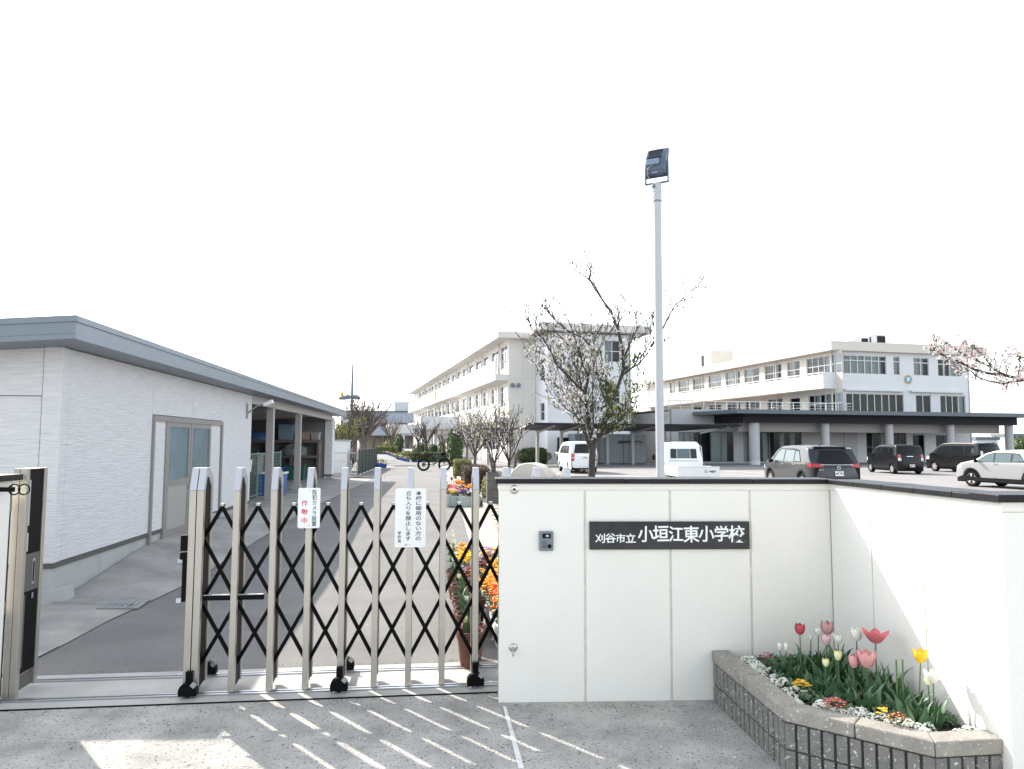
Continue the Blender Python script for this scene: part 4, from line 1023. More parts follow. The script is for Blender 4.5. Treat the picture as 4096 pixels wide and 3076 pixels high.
    # penthouse on the roof
    b0,a0=FB.loc(26.5,98)
    q=MB();q.box(b0,b0+3.3,a0,a0+4.2,11.1,14.1);ph=q.build('roof_penthouse','cream',t)
    MB().box(b0-.03,b0,a0+1.9,a0+2.6,11.3,13.6).build('penthouse_slot','blk2',ph)
    # aircon units
    for (xa,xb,yt,gr) in ((690,760,222,0),(765,860,208,1),(865,885,200,1),(885,1010,186,1)):
        ba,zt=FB.hita(S6(xa),1250+yt/2.16,ay+1.8);bb,_=FB.hita(S6(xb),1250,ay+1.8)
        q=MB();q.box(ba,bb,ay+1.8,ay+2.9,11.15,zt);u=q.build('air_conditioner','schoolw',t)
        if gr: MB().box(ba+(bb-ba)*.42,bb-.08,ay+1.77,ay+1.8,11.25,zt-.15).build('grille','blk2',u)
    return t
school_b()
def hall():
    t=thing('entrance_hall','single storey pale entrance hall with curtained glass doors and railing on its roof','building',(13.4,63,0),FB.rot)
    S=lambda p:2400+p/2.16
    hs=[]
    W_=18.5
    for a,b,z0,z1,nx in ((680,850,.15,2.7,3),(870,1158,.1,2.75,3),(1240,1290,.1,2.75,1),(1380,1745,.1,2.75,4)):
        hs.append((FB.hita(S(a),1800,0)[0],FB.hita(S(b),1800,0)[0],z0,z1,nx))
    q=MB();holes(q,0,W_,0,4.65,[h[:4] for h in hs],.2);q.build('front_wall','wgrey',t)
    for h in hs: window(t,WM(0,0,0),*h[:4],nx=h[4],fw=.08,frame='dframe',curt=.85)
    MB().box(-.0,.2,0,9,0,4.65).build('side_wall','school',t)
    MB().box(.4,W_-.2,1.2,9,0,4.4).build('interior_block','room',t)
    MB().box(0,W_,.02,9,4.4,4.6).build('roof','cgrey',t)
    # railings on the roof
    for i in range(17): MB().box(.1+i*1.1,.15+i*1.1,.3,.35,4.65,5.35).build('rail_post','wframe',t)
    MB().box(.1,W_-.3,.28,.36,5.35,5.42).build('hand_rail','wframe',t)
    for z in (4.85,5.1): MB().box(.1,W_-.3,.31,.34,z,z+.03).build('mid_rail','wframe',t)
hall()
def canopy():
    X,Y=17.7,58.0
    t=thing('entrance_canopy','wide flat canopy with dark fascia on round pillars over the school entrance','canopy',(X,Y,0),FB.rot)
    W_=29.5
    MB().prism([(0,0),(W_,0),(W_,9),(0,9-.5)],4.1,4.42).build('roof_plate','cgrey',t)
    MB().prism([(-1.2,6.2),(0,0),(0,6.2)][::-1] if 0 else [(-.9,6.4),(0,0),(.05,6.4)],4.12,4.4).build('roof_tip','cgrey',t)
    MB().box(1.2,W_-1.2,1.2,1.6,3.42,4.099).build('front_beam','cdark',t)
    MB().box(1.2,1.6,1.61,8,3.42,4.099).build('side_beam','cdark',t)
    MB().box(W_-1.6,W_-1.2,1.61,8,3.42,4.099).build('side_beam','cdark',t)
    MB().box(1.7,W_-1.7,2.6,2.9,2.7,3.5).build('inner_beam','tan',t)
    MB().box(1.7,W_-1.7,1.7,8,3.5,3.6).build('ceiling','tan',t)
    fr=Fr(X,Y,.241)
    for i,xs_ in enumerate((3017,3303,3559,3804,4039)):
        b=fr.hita(xs_,1800,1.95)[0]
        r_=.42 if i==0 else .33
        MB().lathe([(r_,0),(r_,3.52)],22,(b,1.95 if i else 1.9,0)).build('column','col',t,smooth=True)
        MB().lathe([(r_+.003,.0),(r_+.003,.35)],22,(b,1.95 if i else 1.9,0)).build('column_base','gyml',t,smooth=True)
canopy()

# ============================================================ CARPORT, STORE BOXES
def carport():
    t=thing('carport','long dark sloping carport roof on pale posts behind the parked vans','carport',(1.2,53.0,0),FB.rot)
    W_=16.9
    q=MB();q.add([(0,0,3.14),(W_,0,3.10),(W_-3,5.2,2.75),(-.3,5.2,2.75),(0,0,3.08),(W_,0,3.04),(W_-3,5.2,2.69),(-.3,5.2,2.69)],[(0,1,2,3),(7,6,5,4),(0,4,5,1),(1,5,6,2),(2,6,7,3),(3,7,4,0)]);q.build('roof','carport',t)
    MB().box(-.02,W_,-.06,-.0,3.02,3.17).build('front_edge','cdark',t)
    fr=Fr(1.2,53,.241)
    for xs_ in (1952,2046,2150,2246,2430,2531,2799):
        b=fr.hita(xs_,1800,4.9)[0]
        if b<-5: continue
        p=MB().box(b-.11,b+.11,4.8,5.02,0,2.68).build('post','cpost' if xs_<2790 else 'cdark',t)
        MB().bar((b,4.8,2.55),(b,.3,2.98),.1,.14).build('arm','cpost',t)
    MB().box(-4.5,-.35,1.5,5.2,2.7,2.78).build('side_roof','carport',t)
carport()
def stores():
    fr=Fr(9.5,60.9,.241)
    b0,_=fr.hita(2298,1800,0);b1,_=fr.hita(2583,1800,0)
    t=thing('disaster_store','row of grey metal storage boxes with black lettering behind the carport posts','storage box',(9.5,60.9,0),fr.rot)
    bs=[b0,b0+(b1-b0)*.34,b0+(b1-b0)*.68,b1]
    for i in range(3):
        u=MB().box(bs[i]+.02,bs[i+1]-.02,0,1.6,.12,2.35).build('box_body','store',t)
        MB().box(bs[i]-.0,bs[i+1],-.06,1.66,2.35,2.47).build('lid','store',u)
        MB().box(bs[i]+.5,bs[i]+.53,-.012,0,.2,2.3).build('door_gap','blk2',u)
        MB().box(bs[i]+.02,bs[i+1]-.02,.02,1.6,0,.118).build('base','dtrim',u)
    xa,za=fr.hita(2472,1762,0);xb,zb=fr.hita(2573,1777,0)
    s='刈谷市防災備蓄倉庫';p=(xb-xa)/len(s)
    for i,ch in enumerate(s): text(ch,p*1.05,'ink',t,Matrix.Translation((xa+p*(i+.5),-.02,(za+zb)/2))@Matrix.Rotation(pi/2,4,'X'),name='character',off=.012,ext=.004)
stores()
def lampstub():
    X,Y,_=D(2660,1780,60.5)
    t=thing('flat_lamp_post','short pale post with a boxy lamp head behind the carport roof','lamp post',(X,Y,0))
    MB().tube([(0,0,0),(0,0,3.6)],.12,10).build('post','cpost',t);MB().prism([(-.18,-.15),(.18,-.15),(.18,.15),(-.18,.15)],3.6,4.1,[(-.3,-.2),(.3,-.2),(.3,.2),(-.3,.2)]).build('lamp_head','kick',t)
lampstub()

# ============================================================ FAR HALL AND HORIZON
def gym():
    a=D(1470,1649,170);b=D(1668,1649,170)
    t=thing('far_gym_hall','large blue grey hall with a band of windows far down the drive','building',(a.x,170,0),0)
    W_=b.x-a.x+14
    l=D(1452,1742,170).x-a.x
    q=MB();T=None
    zt=a.z;zb=D(1500,1742,170).z
    wn=[]
    for x0,x1 in ((1516,1532),(1548,1577),(1617,1655)):
        wn.append((D(x0,0,170).x-a.x,D(x1,0,170).x-a.x,D(0,1702,170).z,D(0,1686,170).z))
    holes(q,-6,W_,zb,zt,wn,.2);q.build('upper_wall','gym',t)
    for h in wn: window(t,WM(0,0,0),*h,nx=2,fw=.15,curt=.5,frame='dframe')
    MB().box(-6,W_,1.2,20,zb,zt-.1).build('interior_block','room',t)
    MB().box(-6.2,W_,-.2,20,zt,zt+.35).build('roof','cgrey',t)
    MB().box(-2,W_,4,18,0,zb).build('ground_floor','beige',t)
    for x in (1.2,3.4,5.6,9): MB().box(x,x+.5,.3,.9,0,zb).build('column','dtrim',t)
    c=D(1578,1607,176);d=D(1668,1607,176)
    MB().box(c.x-a.x,d.x-a.x+8,6,16,zt+.36,c.z).build('stage_tower','gyml',t)
gym()
def far():
    rr=random.Random(3)
    for i,(x0,x1,y0,Y,mt,lb) in enumerate(((3905,3990,1748,150,'gyml','low pale far building seen under the right end of the canopy'),(4050,4090,1735,190,'gym','small grey blue far building right of the last canopy pillar'),(3990,4040,1752,210,'wgrey','tiny far house left of the last canopy pillar'))):
        a=D(x0,y0,Y);b=D(x1,y0,Y)
        t=thing('far_house',lb,'house',(a.x,Y,0))
        MB().box(0,b.x-a.x,0,8,0,a.z-.6).build('wall',mt,t);MB().box(-.3,b.x-a.x+.3,-.3,8.3,a.z-.6,a.z).build('roof','cgrey',t)
        for k in range(3): MB().box((b.x-a.x)*(.15+.28*k),(b.x-a.x)*(.3+.28*k),-.05,0,a.z*.35,a.z*.65).build('window','room',t)
far()
# ============================================================ VEHICLES
def interp(pts,v):
    if v<=pts[0][0]: return pts[0][1]
    for (a,b),(c,d) in zip(pts,pts[1:]):
        if v<=c: return b+(d-b)*(v-a)/(c-a) if c>a else d
    return pts[-1][1]
def car(name,label,cat,loc,heading,Lc,Wc,Hc,roofline,wheels,belt,paintm,side_w,rear_w,front_w=None,tails=(),heads=(),trims=(),wr=.33,tumble=.16,glassm='cglass',seams=(),rimc='rim',spokes=5,plate=None,extra=None,clad=None,clear=.2,taper=.10,rearglass='cglass'):
    """profile in side view: x from rear (0) to nose (Lc); z up.  roofline: list of (x,z) from rear bumper over the roof to the nose"""
    t=thing(name,label,cat,loc,heading)            # local +y = nose
    fl=clear
    def P(x,y,z):  # undeformed -> local
        tt=2*y/Wc;u=abs(x-Lc/2)/(Lc/2)
        k=1.0
        if z>belt: k-=tumble*((z-belt)/(Hc-belt))**1.25
        else: k-=.05*((belt-z)/(belt-fl))**2
        k-=taper*max(0,(u-.7)/.3)**2
        e=max(0,(u-.55)/.45)
        xx=x-(x-Lc/2)*.075*tt*tt*e
        zz=z-(.035*tt*tt if z>belt+.1 else 0)
        return (y*k,xx-Lc/2,zz)
    def deform(bm):
        for v in bm.verts: v.co=Vector(P(v.co.x,v.co.y,v.co.z))
    def solid(poly,y0,y1,nm,mt,par,bev=0,cuts=True,smooth=True,seg=3):
        bm=bmesh.new();a=[bm.verts.new((p[0],y0,p[1])) for p in poly];b=[bm.verts.new((p[0],y1,p[1])) for p in poly]
        n=len(poly);bm.faces.new(a);bm.faces.new(b[::-1])
        for i in range(n): bm.faces.new((a[i],b[i],b[(i+1)%n],a[(i+1)%n]))
        bmesh.ops.recalc_face_normals(bm,faces=bm.faces)
        if bev:
            es=[e for e in bm.edges if len(e.link_faces)==2 and abs(e.verts[0].co.y-e.verts[1].co.y)<1e-6 and (e.verts[0].co.z+e.verts[1].co.z)/2>fl+.3]
            bmesh.ops.bevel(bm,geom=es,offset=bev,segments=seg,affect='EDGES',profile=.6,clamp_overlap=True)
        if cuts:
            for ax,vals in ((0,[Lc*k/18 for k in range(1,18)]),(1,[-Wc*.42,-Wc*.3,-Wc*.12,Wc*.12,Wc*.3,Wc*.42]),(2,[fl+.1,fl+.3,belt-.15,belt-.04,belt+.03,belt+.15,belt+.3,belt+.45])):
                for v in vals:
                    co=[0,0,0];no=[0,0,0];co[ax]=v;no[ax]=1
                    bmesh.ops.bisect_plane(bm,geom=bm.verts[:]+bm.edges[:]+bm.faces[:],plane_co=co,plane_no=no)
        deform(bm)
        me=bpy.data.meshes.new(nm);bm.to_mesh(me);bm.free();me.materials.append(m[mt] if isinstance(mt,str) else mt)
        if smooth: me.polygons.foreach_set('use_smooth',[True]*len(me.polygons));me.set_sharp_from_angle(angle=R(32))
        o=bpy.data.objects.new(nm,me);C.collection.objects.link(o);o.parent=par;return o
    # body outline with wheel arches
    poly=list(roofline)
    arch=[]
    for wx in sorted(wheels,reverse=True):
        r_=wr*1.14
        for k in range(9):
            a=pi*k/8;arch.append((wx+r_*cos(a),max(fl,wr+r_*sin(a))))
    poly=poly+arch
    body=solid(poly,-Wc/2,Wc/2,'body',paintm,t,bev=.045)
    # dark inner floor so wheel wells read dark
    ir=min(wheels)-wr*1.3;MB().box(-Wc/2+.12,Wc/2-.12,.15-Lc/2,Lc-.2-Lc/2,fl-.02,belt-.12).build('underbody','trim',t)
    up=[p for p in roofline]
    def xr(z,rear=True):
        half=[p for p in up]
        # rear outline: points until first roof maximum
        zm=max(p[1] for p in up);i=[k for k,p in enumerate(up) if p[1]>=zm-1e-6]
        seq=up[:i[0]+1] if rear else up[i[-1]:][::-1]
        best=interp(sorted([(p[1],p[0]) for p in seq if p[1]>=seq[0][1]-1e-6]),z)
        return best
    def side(poly_,nm,mt,off=.009,par=None,both=True):
        for s in ((-1,1) if both else (-1,)):
            bm=bmesh.new();y=s*(Wc/2+off)
            vs=[bm.verts.new((p[0],y,p[1])) for p in poly_];f=bm.faces.new(vs if s<0 else vs[::-1])
            for ax,vals in ((0,[Lc*k/18 for k in range(1,18)]),(2,[belt+.03,belt+.15,belt+.3,belt+.45])):
                for v in vals:
                    co=[0,0,0];no=[0,0,0];co[ax]=v;no[ax]=1
                    bmesh.ops.bisect_plane(bm,geom=bm.verts[:]+bm.edges[:]+bm.faces[:],plane_co=co,plane_no=no)
            deform(bm);me=bpy.data.meshes.new(nm);bm.to_mesh(me);bm.free();me.materials.append(m[mt] if isinstance(mt,str) else mt)
            o=bpy.data.objects.new(nm,me);C.collection.objects.link(o);o.parent=par or t
    def rear(poly_,nm,mt,off=.006,isrear=True):
        bm=bmesh.new();vs=[bm.verts.new((0,p[0],p[1])) for p in poly_];bm.faces.new(vs)
        for ax,vals in ((1,[Wc*k/12 for k in range(-5,6)]),(2,[fl+.1*k for k in range(1,20)])):
            for v in vals:
                co=[0,0,0];no=[0,0,0];co[ax]=v;no[ax]=1
                bmesh.ops.bisect_plane(bm,geom=bm.verts[:]+bm.edges[:]+bm.faces[:],plane_co=co,plane_no=no)
        for v in bm.verts: v.co.x=xr(v.co.z,isrear)+(-off if isrear else off)
        deform(bm);me=bpy.data.meshes.new(nm);bm.to_mesh(me);bm.free();me.materials.append(m[mt] if isinstance(mt,str) else mt)
        o=bpy.data.objects.new(nm,me);C.collection.objects.link(o);o.parent=t;return o
    for pw in side_w: side(pw,'side_window',glassm)
    for pw in seams: side(pw,'door_seam','seam',.003)
    for pw,mt in trims: side(pw,'trim',mt,.005)
    if rear_w: rear(rear_w,'rear_window',rearglass)
    if front_w: rear(front_w,'windscreen','cglass',isrear=False)
    for pl,mt in tails:
        rear([(a,b) for a,b in pl],'tail_lamp',mt,.012);rear([(-a,b) for a,b in pl][::-1],'tail_lamp',mt,.012)
    for pl in heads:
        side(pl,'headlamp','head',.008)
    if plate:
        zc,wd,tx=plate;o=rear([(-wd/2,zc-.08),(wd/2,zc-.08),(wd/2,zc+.08),(-wd/2,zc+.08)],'number_plate','white',.03)
        if tx: text(tx,.115,'ink',t,Matrix.Translation((.0,xr(zc)-Lc/2-.034,zc-.02))@Matrix.Rotation(pi/2,4,'X'),name='plate_digits',off=.002,ext=.0005)
        if tx: text('三河 300',.04,'ink',t,Matrix.Translation((.0,xr(zc)-Lc/2-.034,zc+.05))@Matrix.Rotation(pi/2,4,'X'),name='plate_digits',off=.0005,ext=.0005)
    # wheels
    for wx in wheels:
        for s in (-1,1):
            cx=s*(Wc/2-.11)*(.97)
            q=MB();q.lathe([(wr*.62,-.1),(wr*.9,-.1),(wr,-.06),(wr,.06),(wr*.9,.1),(wr*.62,.1)],24,(cx,wx-Lc/2,wr),'x');wh=q.build('wheel','tyre',t,smooth=True)
            q=MB();xo=cx+s*.085
            q.lathe([(wr*.66,-s*.02),(wr*.66,s*.012),(wr*.59,s*.012),(wr*.57,-s*.02)],24,(xo,wx-Lc/2,wr),'x')
            for k in range(spokes):
                a=2*pi*k/spokes+.3
                c0=Vector((xo+s*.0,wx-Lc/2+cos(a)*wr*.1,wr+sin(a)*wr*.1));c1=Vector((xo+s*.004,wx-Lc/2+cos(a)*wr*.6,wr+sin(a)*wr*.6))
                q.bar(c0,c1,.075 if spokes<8 else .04,.02,up=(1,0,0))
            q.lathe([(0,s*.015),(wr*.16,s*.015),(wr*.16,-s*.01)],12,(xo,wx-Lc/2,wr),'x')
            q.build('rim',rimc,wh)
            MB().lathe([(0,0),(wr*.6,0)],18,(xo-s*.03,wx-Lc/2,wr),'x').build('brake_disc','trim',wh)
    if extra: extra(t,P,side,rear,solid,xr)
    return t
def arches(side,ws,wr,mt='trim'):
    for wx in ws:
        P=[(wx+wr*1.13*cos(pi*k/10),wr+wr*1.13*sin(pi*k/10)) for k in range(11)]+[(wx+wr*1.32*cos(pi*k/10),wr+wr*1.30*sin(pi*k/10)) for k in range(10,-1,-1)]
        side(P,'arch_trim',mt,.007)
def mirror(mt='trim'):
    def f(t,P,side,rear,solid,xr,x=3.2,z=1.05,w_=1.8):
        for s in (-1,1):
            c=P(x,s*(w_/2),z);v,fs=ell(.10,.07,.075,(c[0]+s*.13,c[1],c[2]+.02),8,5);MB().add(v,fs).build('mirror',mt,t,smooth=True)
    return f
def handles(t,P,xs_,z,w_,mt):
    for s in (-1,1):
        for x in xs_:
            a=P(x,s*w_/2,z);b=P(x+.17,s*w_/2,z);MB().bar((a[0]+s*.015,a[1],a[2]),(b[0]+s*.015,b[1],b[2]),.03,.025).build('door_handle',mt,t)

# grey metallic SUV, rear towards us
pg=paint('metallic_grey_paint',(.028,.031,.038),.25,.35)
Lc,Wc,Hc=4.9,1.84,1.72
def ex_suv(t,P,side,rear,solid,xr):
    mirror('trim')(t,P,side,rear,solid,xr,3.42,1.08,1.84);handles(t,P,(1.45,2.5),1.0,1.84,'chrome')
    q=MB();q.prism([(-.62,-Lc/2+.52),(.62,-Lc/2+.52),(.55,-Lc/2+.95),(-.55,-Lc/2+.95)],1.63,1.665);q.build('roof_spoiler',pg,t,bevel=.01)
    side([(.07,.93),(.40,.985),(.36,1.06),(.10,1.07)],'tail_lamp','tail',.012);arches(side,(.98,3.91),.37)
    rear([(-.62,1.02),(.62,1.02),(.62,1.045),(-.62,1.045)],'chrome_strip','chrome',.014)
    rear([(-.85,.25),(.85,.25),(.86,.52),(-.86,.52)],'rear_bumper_trim','trim',.012)
    y=xr(.93)-Lc/2-.02
    MB().lathe([(.055,-.012),(.068,-.012),(.068,0),(.055,0)],20,(0,y,.93),'y').build('round_badge','chrome',t)
    q=MB();q.bar((-.05,y-.012,.955),(0,y-.012,.925),.012);q.bar((0,y-.012,.925),(.05,y-.012,.955),.012);q.build('badge_wing','chrome',t)
    MB().add([(-.02,-.6+-.3,1.70),(.02,-.9,1.70),(.0,-1.12,1.80),(0,-.95,1.80)],[(0,1,2),(1,3,2),(0,2,3),(0,3,1)]).build('aerial','trim',t)
    text('CX-8',.07,'chrome',t,Matrix.Translation((-.62,xr(.86)-Lc/2-.01,.86))@Matrix.Rotation(pi/2,4,'X'),name='badge_lettering',ext=.002)
car('parked_suv','dark grey SUV seen from behind just over the gate wall, plate 90-05','car',(11.15,27.95,0),R(2),Lc,Wc,Hc,
    [(.12,.25),(.02,.42),(.0,.62),(.06,.95),(.14,1.08),(.32,1.28),(.55,1.6),(.75,1.66),(1.3,1.70),(2.1,1.72),(2.9,1.69),(3.3,1.56),(3.85,1.17),(4.5,1.04),(4.78,.88),(4.88,.62),(4.86,.28)],
    (.98,3.91),1.06,pg,
    [[(1.0,1.13),(1.55,1.13),(1.55,1.52),(1.3,1.52)],[(1.62,1.11),(2.45,1.11),(2.45,1.58),(1.62,1.55)],[(2.53,1.11),(3.5,1.12),(3.1,1.5),(2.9,1.575),(2.53,1.59)]],
    [(-.72,1.10),(-.40,1.06),(.40,1.06),(.72,1.10),(.60,1.30),(.50,1.54),(-.50,1.54),(-.60,1.30)],[(-.62,1.2),(.62,1.2),(.5,1.58),(-.5,1.58)],
    tails=[([(-.90,.93),(-.55,.96),(-.52,1.05),(-.90,1.08)],'tail')],heads=[[(4.45,.78),(4.78,.8),(4.7,.92),(4.5,.95)]],
    trims=[([(.93,1.1),(3.66,1.1),(3.15,1.54),(2.92,1.61),(1.7,1.615),(1.28,1.57)],'trim'),([(.1,.25),(4.8,.25),(4.8,.34),(4.45,.40),(3.4,.36),(1.5,.36),(.5,.40),(.1,.42)],'trim'),([(1.52,.37),(3.4,.37),(3.4,.40),(1.52,.40)],'chrome')],
    wr=.37,glassm='cglassl',seams=[[(2.48,.45),(2.5,.45),(2.5,1.1),(2.48,1.1)],[(1.45,.6),(1.47,.6),(1.6,1.1),(1.58,1.1)]],plate=(.74,.33,'90-05'),spokes=10,extra=ex_suv)
# white minivan
pw_=paint('white_paint',(.78,.79,.80),0,.3)
def ex_van(t,P,side,rear,solid,xr):
    mirror(pw_)(t,P,side,rear,solid,xr,3.75,1.1,1.7);handles(t,P,(1.5,2.55),.98,1.7,'chrome')
    rear([(-.45,1.02),(.45,1.02),(.43,1.08),(-.43,1.08)],'chrome_strip','chrome',.014);rear([(-.8,.24),(.8,.24),(.8,.32),(-.8,.32)],'rear_bumper_trim','trim',.01)
    for s in (-.55,.4): MB().box(s,s+.3,-2.25,-2.1,.12,.3).build('mud_flap','trim',t)
car('parked_minivan','white minivan with red tail lamps seen from behind the cherry trunk','van',(3.9,44.5,0),R(6),4.65,1.7,1.85,
    [(.08,.22),(.0,.4),(.0,.8),(.04,1.1),(.14,1.55),(.24,1.78),(.5,1.83),(2,1.85),(3.1,1.80),(3.5,1.62),(4.0,1.15),(4.5,1.0),(4.62,.75),(4.62,.25)],
    (.85,3.68),1.08,pw_,
    [[(.35,1.14),(1.2,1.12),(1.2,1.62),(.5,1.62)],[(1.28,1.12),(2.3,1.12),(2.3,1.64),(1.28,1.63)],[(2.38,1.12),(3.5,1.14),(3.15,1.58),(2.38,1.64)]],
    [(-.66,1.16),(.66,1.16),(.6,1.68),(-.6,1.68)],[(-.62,1.2),(.62,1.2),(.5,1.7),(-.5,1.7)],
    tails=[([(-.84,.72),(-.66,.72),(-.62,1.12),(-.80,1.16)],'tail'),([(-.82,.86),(-.70,.86),(-.69,.93),(-.81,.93)],'tailw')],heads=[[(4.2,.75),(4.55,.75),(4.45,.98),(4.2,.98)]],wr=.31,plate=(.90,.33,'17-08'),
    seams=[[(2.33,.3),(2.35,.3),(2.35,1.1),(2.33,1.1)],[(1.23,.6),(1.25,.6),(1.25,1.1),(1.23,1.1)]],extra=ex_van)
pk=M('black_paint',(.004,.0045,.006),.3,coat=.2,spec=.25)
def ex_k(t,P,side,rear,solid,xr):
    mirror(pk)(t,P,side,rear,solid,xr,2.55,1.1,1.48);handles(t,P,(1.0,1.7),1.0,1.48,pk)
car('parked_kei_car','boxy black kei car parked beside the white minivan under the carport edge','car',(4.55,56.2,0),R(15),3.4,1.48,1.79,
    [(.06,.22),(.0,.5),(.0,1.0),(.08,1.6),(.2,1.76),(1.2,1.79),(2.2,1.76),(2.45,1.6),(2.75,1.12),(3.25,1.0),(3.38,.7),(3.38,.24)],
    (.5,2.9),1.05,pk,[[(.2,1.1),(.75,1.1),(.75,1.6),(.25,1.6)],[(.82,1.1),(1.55,1.1),(1.55,1.62),(.82,1.62)],[(1.62,1.1),(2.5,1.1),(2.3,1.55),(1.62,1.62)]],
    [(-.58,1.05),(.58,1.05),(.54,1.6),(-.54,1.6)],[(-.55,1.15),(.55,1.15),(.48,1.6),(-.48,1.6)],tails=[([(-.72,.85),(-.58,.85),(-.56,1.35),(-.68,1.35)],'tail')],heads=[[(3.05,.72),(3.34,.72),(3.28,.98),(3.05,.98)]],wr=.28,taper=.06,extra=ex_k)
def ex_c(t,P,side,rear,solid,xr):
    mirror(pk)(t,P,side,rear,solid,xr,2.95,1.08,1.69);handles(t,P,(1.2,2.3),1.0,1.69,'chrome')
    rear([(-.3,1.02),(.1,1.02),(.1,1.05),(-.3,1.05)],'badge_strip','chrome',.014)
car('parked_compact_van','black compact van with square rear window and clear tail lamps','car',(22.95,44.6,0),R(0),4.0,1.69,1.72,
    [(.08,.24),(.0,.42),(.0,.85),(.06,1.15),(.22,1.6),(.35,1.69),(1.2,1.72),(2.2,1.71),(2.6,1.6),(3.15,1.15),(3.75,.98),(3.97,.7),(3.97,.26)],
    (.72,3.3),1.08,pk,[[(.45,1.14),(1.0,1.12),(1.0,1.56),(.6,1.56)],[(1.1,1.12),(2.0,1.12),(2.0,1.6),(1.1,1.58)],[(2.08,1.12),(2.9,1.12),(2.5,1.56),(2.08,1.6)]],
    [(-.62,1.1),(.62,1.1),(.56,1.62),(-.56,1.62)],[(-.6,1.2),(.6,1.2),(.5,1.6),(-.5,1.6)],
    tails=[([(-.82,.95),(-.64,.95),(-.62,1.13),(-.80,1.16)],'tail'),([(-.82,.78),(-.64,.78),(-.64,.94),(-.82,.94)],'tailw')],heads=[[(3.6,.75),(3.92,.75),(3.85,.93),(3.6,.95)]],wr=.30,plate=(.50,.33,'88-57'),spokes=12,extra=ex_c)
def ex_s(t,P,side,rear,solid,xr):
    mirror(pk)(t,P,side,rear,solid,xr,3.75,1.12,1.7);handles(t,P,(2.2,2.55),1.0,1.7,'chrome')
    rear([(-.6,1.0),(.6,1.0),(.6,1.03),(-.6,1.03)],'chrome_strip','chrome',.014)
car('parked_black_minivan','long black minivan with tall side windows near the right canopy pillars','van',(28.15,46.4,0),R(12),4.7,1.7,1.87,
    [(.08,.24),(.0,.42),(.0,.9),(.05,1.15),(.2,1.65),(.32,1.82),(.8,1.86),(2.4,1.87),(3.1,1.82),(3.5,1.62),(4.05,1.15),(4.5,1.0),(4.68,.7),(4.68,.26)],
    (.88,3.75),1.1,pk,[[(.4,1.16),(1.3,1.14),(1.3,1.66),(.52,1.68)],[(1.4,1.13),(2.4,1.13),(2.4,1.67),(1.4,1.67)],[(2.48,1.13),(3.7,1.13),(3.2,1.62),(2.48,1.67)]],
    [(-.68,1.15),(.68,1.15),(.62,1.75),(-.62,1.75)],[(-.6,1.2),(.6,1.2),(.5,1.7),(-.5,1.7)],
    tails=[([(-.84,.85),(-.68,.85),(-.66,1.35),(-.80,1.38)],'tailw'),([(-.84,.88),(-.72,.88),(-.72,.98),(-.84,.98)],'tail')],heads=[[(4.2,.78),(4.62,.78),(4.5,.98),(4.2,1.0)]],wr=.33,spokes=7,plate=(.6,.33,''),extra=ex_s,
    seams=[[(2.42,.4),(2.44,.4),(2.44,1.1),(2.42,1.1)]])
ps=paint('silver_paint',(.36,.36,.375),.35,.3)
def ex_h(t,P,side,rear,solid,xr):
    mirror('trim')(t,P,side,rear,solid,xr,3.05,1.06,1.79);handles(t,P,(2.2,),.98,1.79,ps);arches(side,(.78,3.42),.345)
X_,Y_=G(3891,1947);hd=R(17);ox=3.42-2.18
# local +y = nose; heading rotates +y towards -x
nose=Vector((-sin(hd),cos(hd)));lft=Vector((-cos(hd),-sin(hd)))
c_=Vector((X_,Y_))-nose*ox-lft*.8
car('parked_crossover','silver crossover with black sills cut by the right edge of the photo','car',(c_.x,c_.y,0),hd,4.36,1.79,1.55,
    [(.1,.3),(.0,.5),(.02,.85),(.12,1.0),(.45,1.2),(.85,1.42),(1.3,1.52),(1.8,1.55),(2.35,1.53),(2.75,1.42),(3.3,1.1),(3.95,.98),(4.25,.85),(4.34,.6),(4.32,.3)],
    (.78,3.42),1.03,ps,[[(1.0,1.12),(1.55,1.07),(1.55,1.40),(1.35,1.40)],[(1.62,1.07),(2.3,1.04),(2.3,1.45),(1.62,1.42)],[(2.36,1.04),(3.15,1.04),(2.72,1.36),(2.36,1.45)]],
    [(-.6,1.05),(.6,1.05),(.5,1.4),(-.5,1.4)],[(-.6,1.12),(.6,1.12),(.5,1.45),(-.5,1.45)],heads=[[(3.9,.80),(4.25,.72),(4.15,.86),(3.9,.92)]],
    trims=[([(.97,1.06),(3.2,1.02),(2.74,1.39),(2.36,1.475),(1.6,1.45),(1.3,1.43)],'trim'),([(.1,.25),(4.3,.25),(4.3,.36),(3.9,.46),(2.9,.40),(1.3,.40),(.3,.46),(.1,.46)],'trim')],wr=.345,glassm='cglassl',spokes=5,clear=.22,extra=ex_h,
    seams=[[(2.32,.4),(2.335,.4),(2.335,1.03),(2.32,1.03)]])
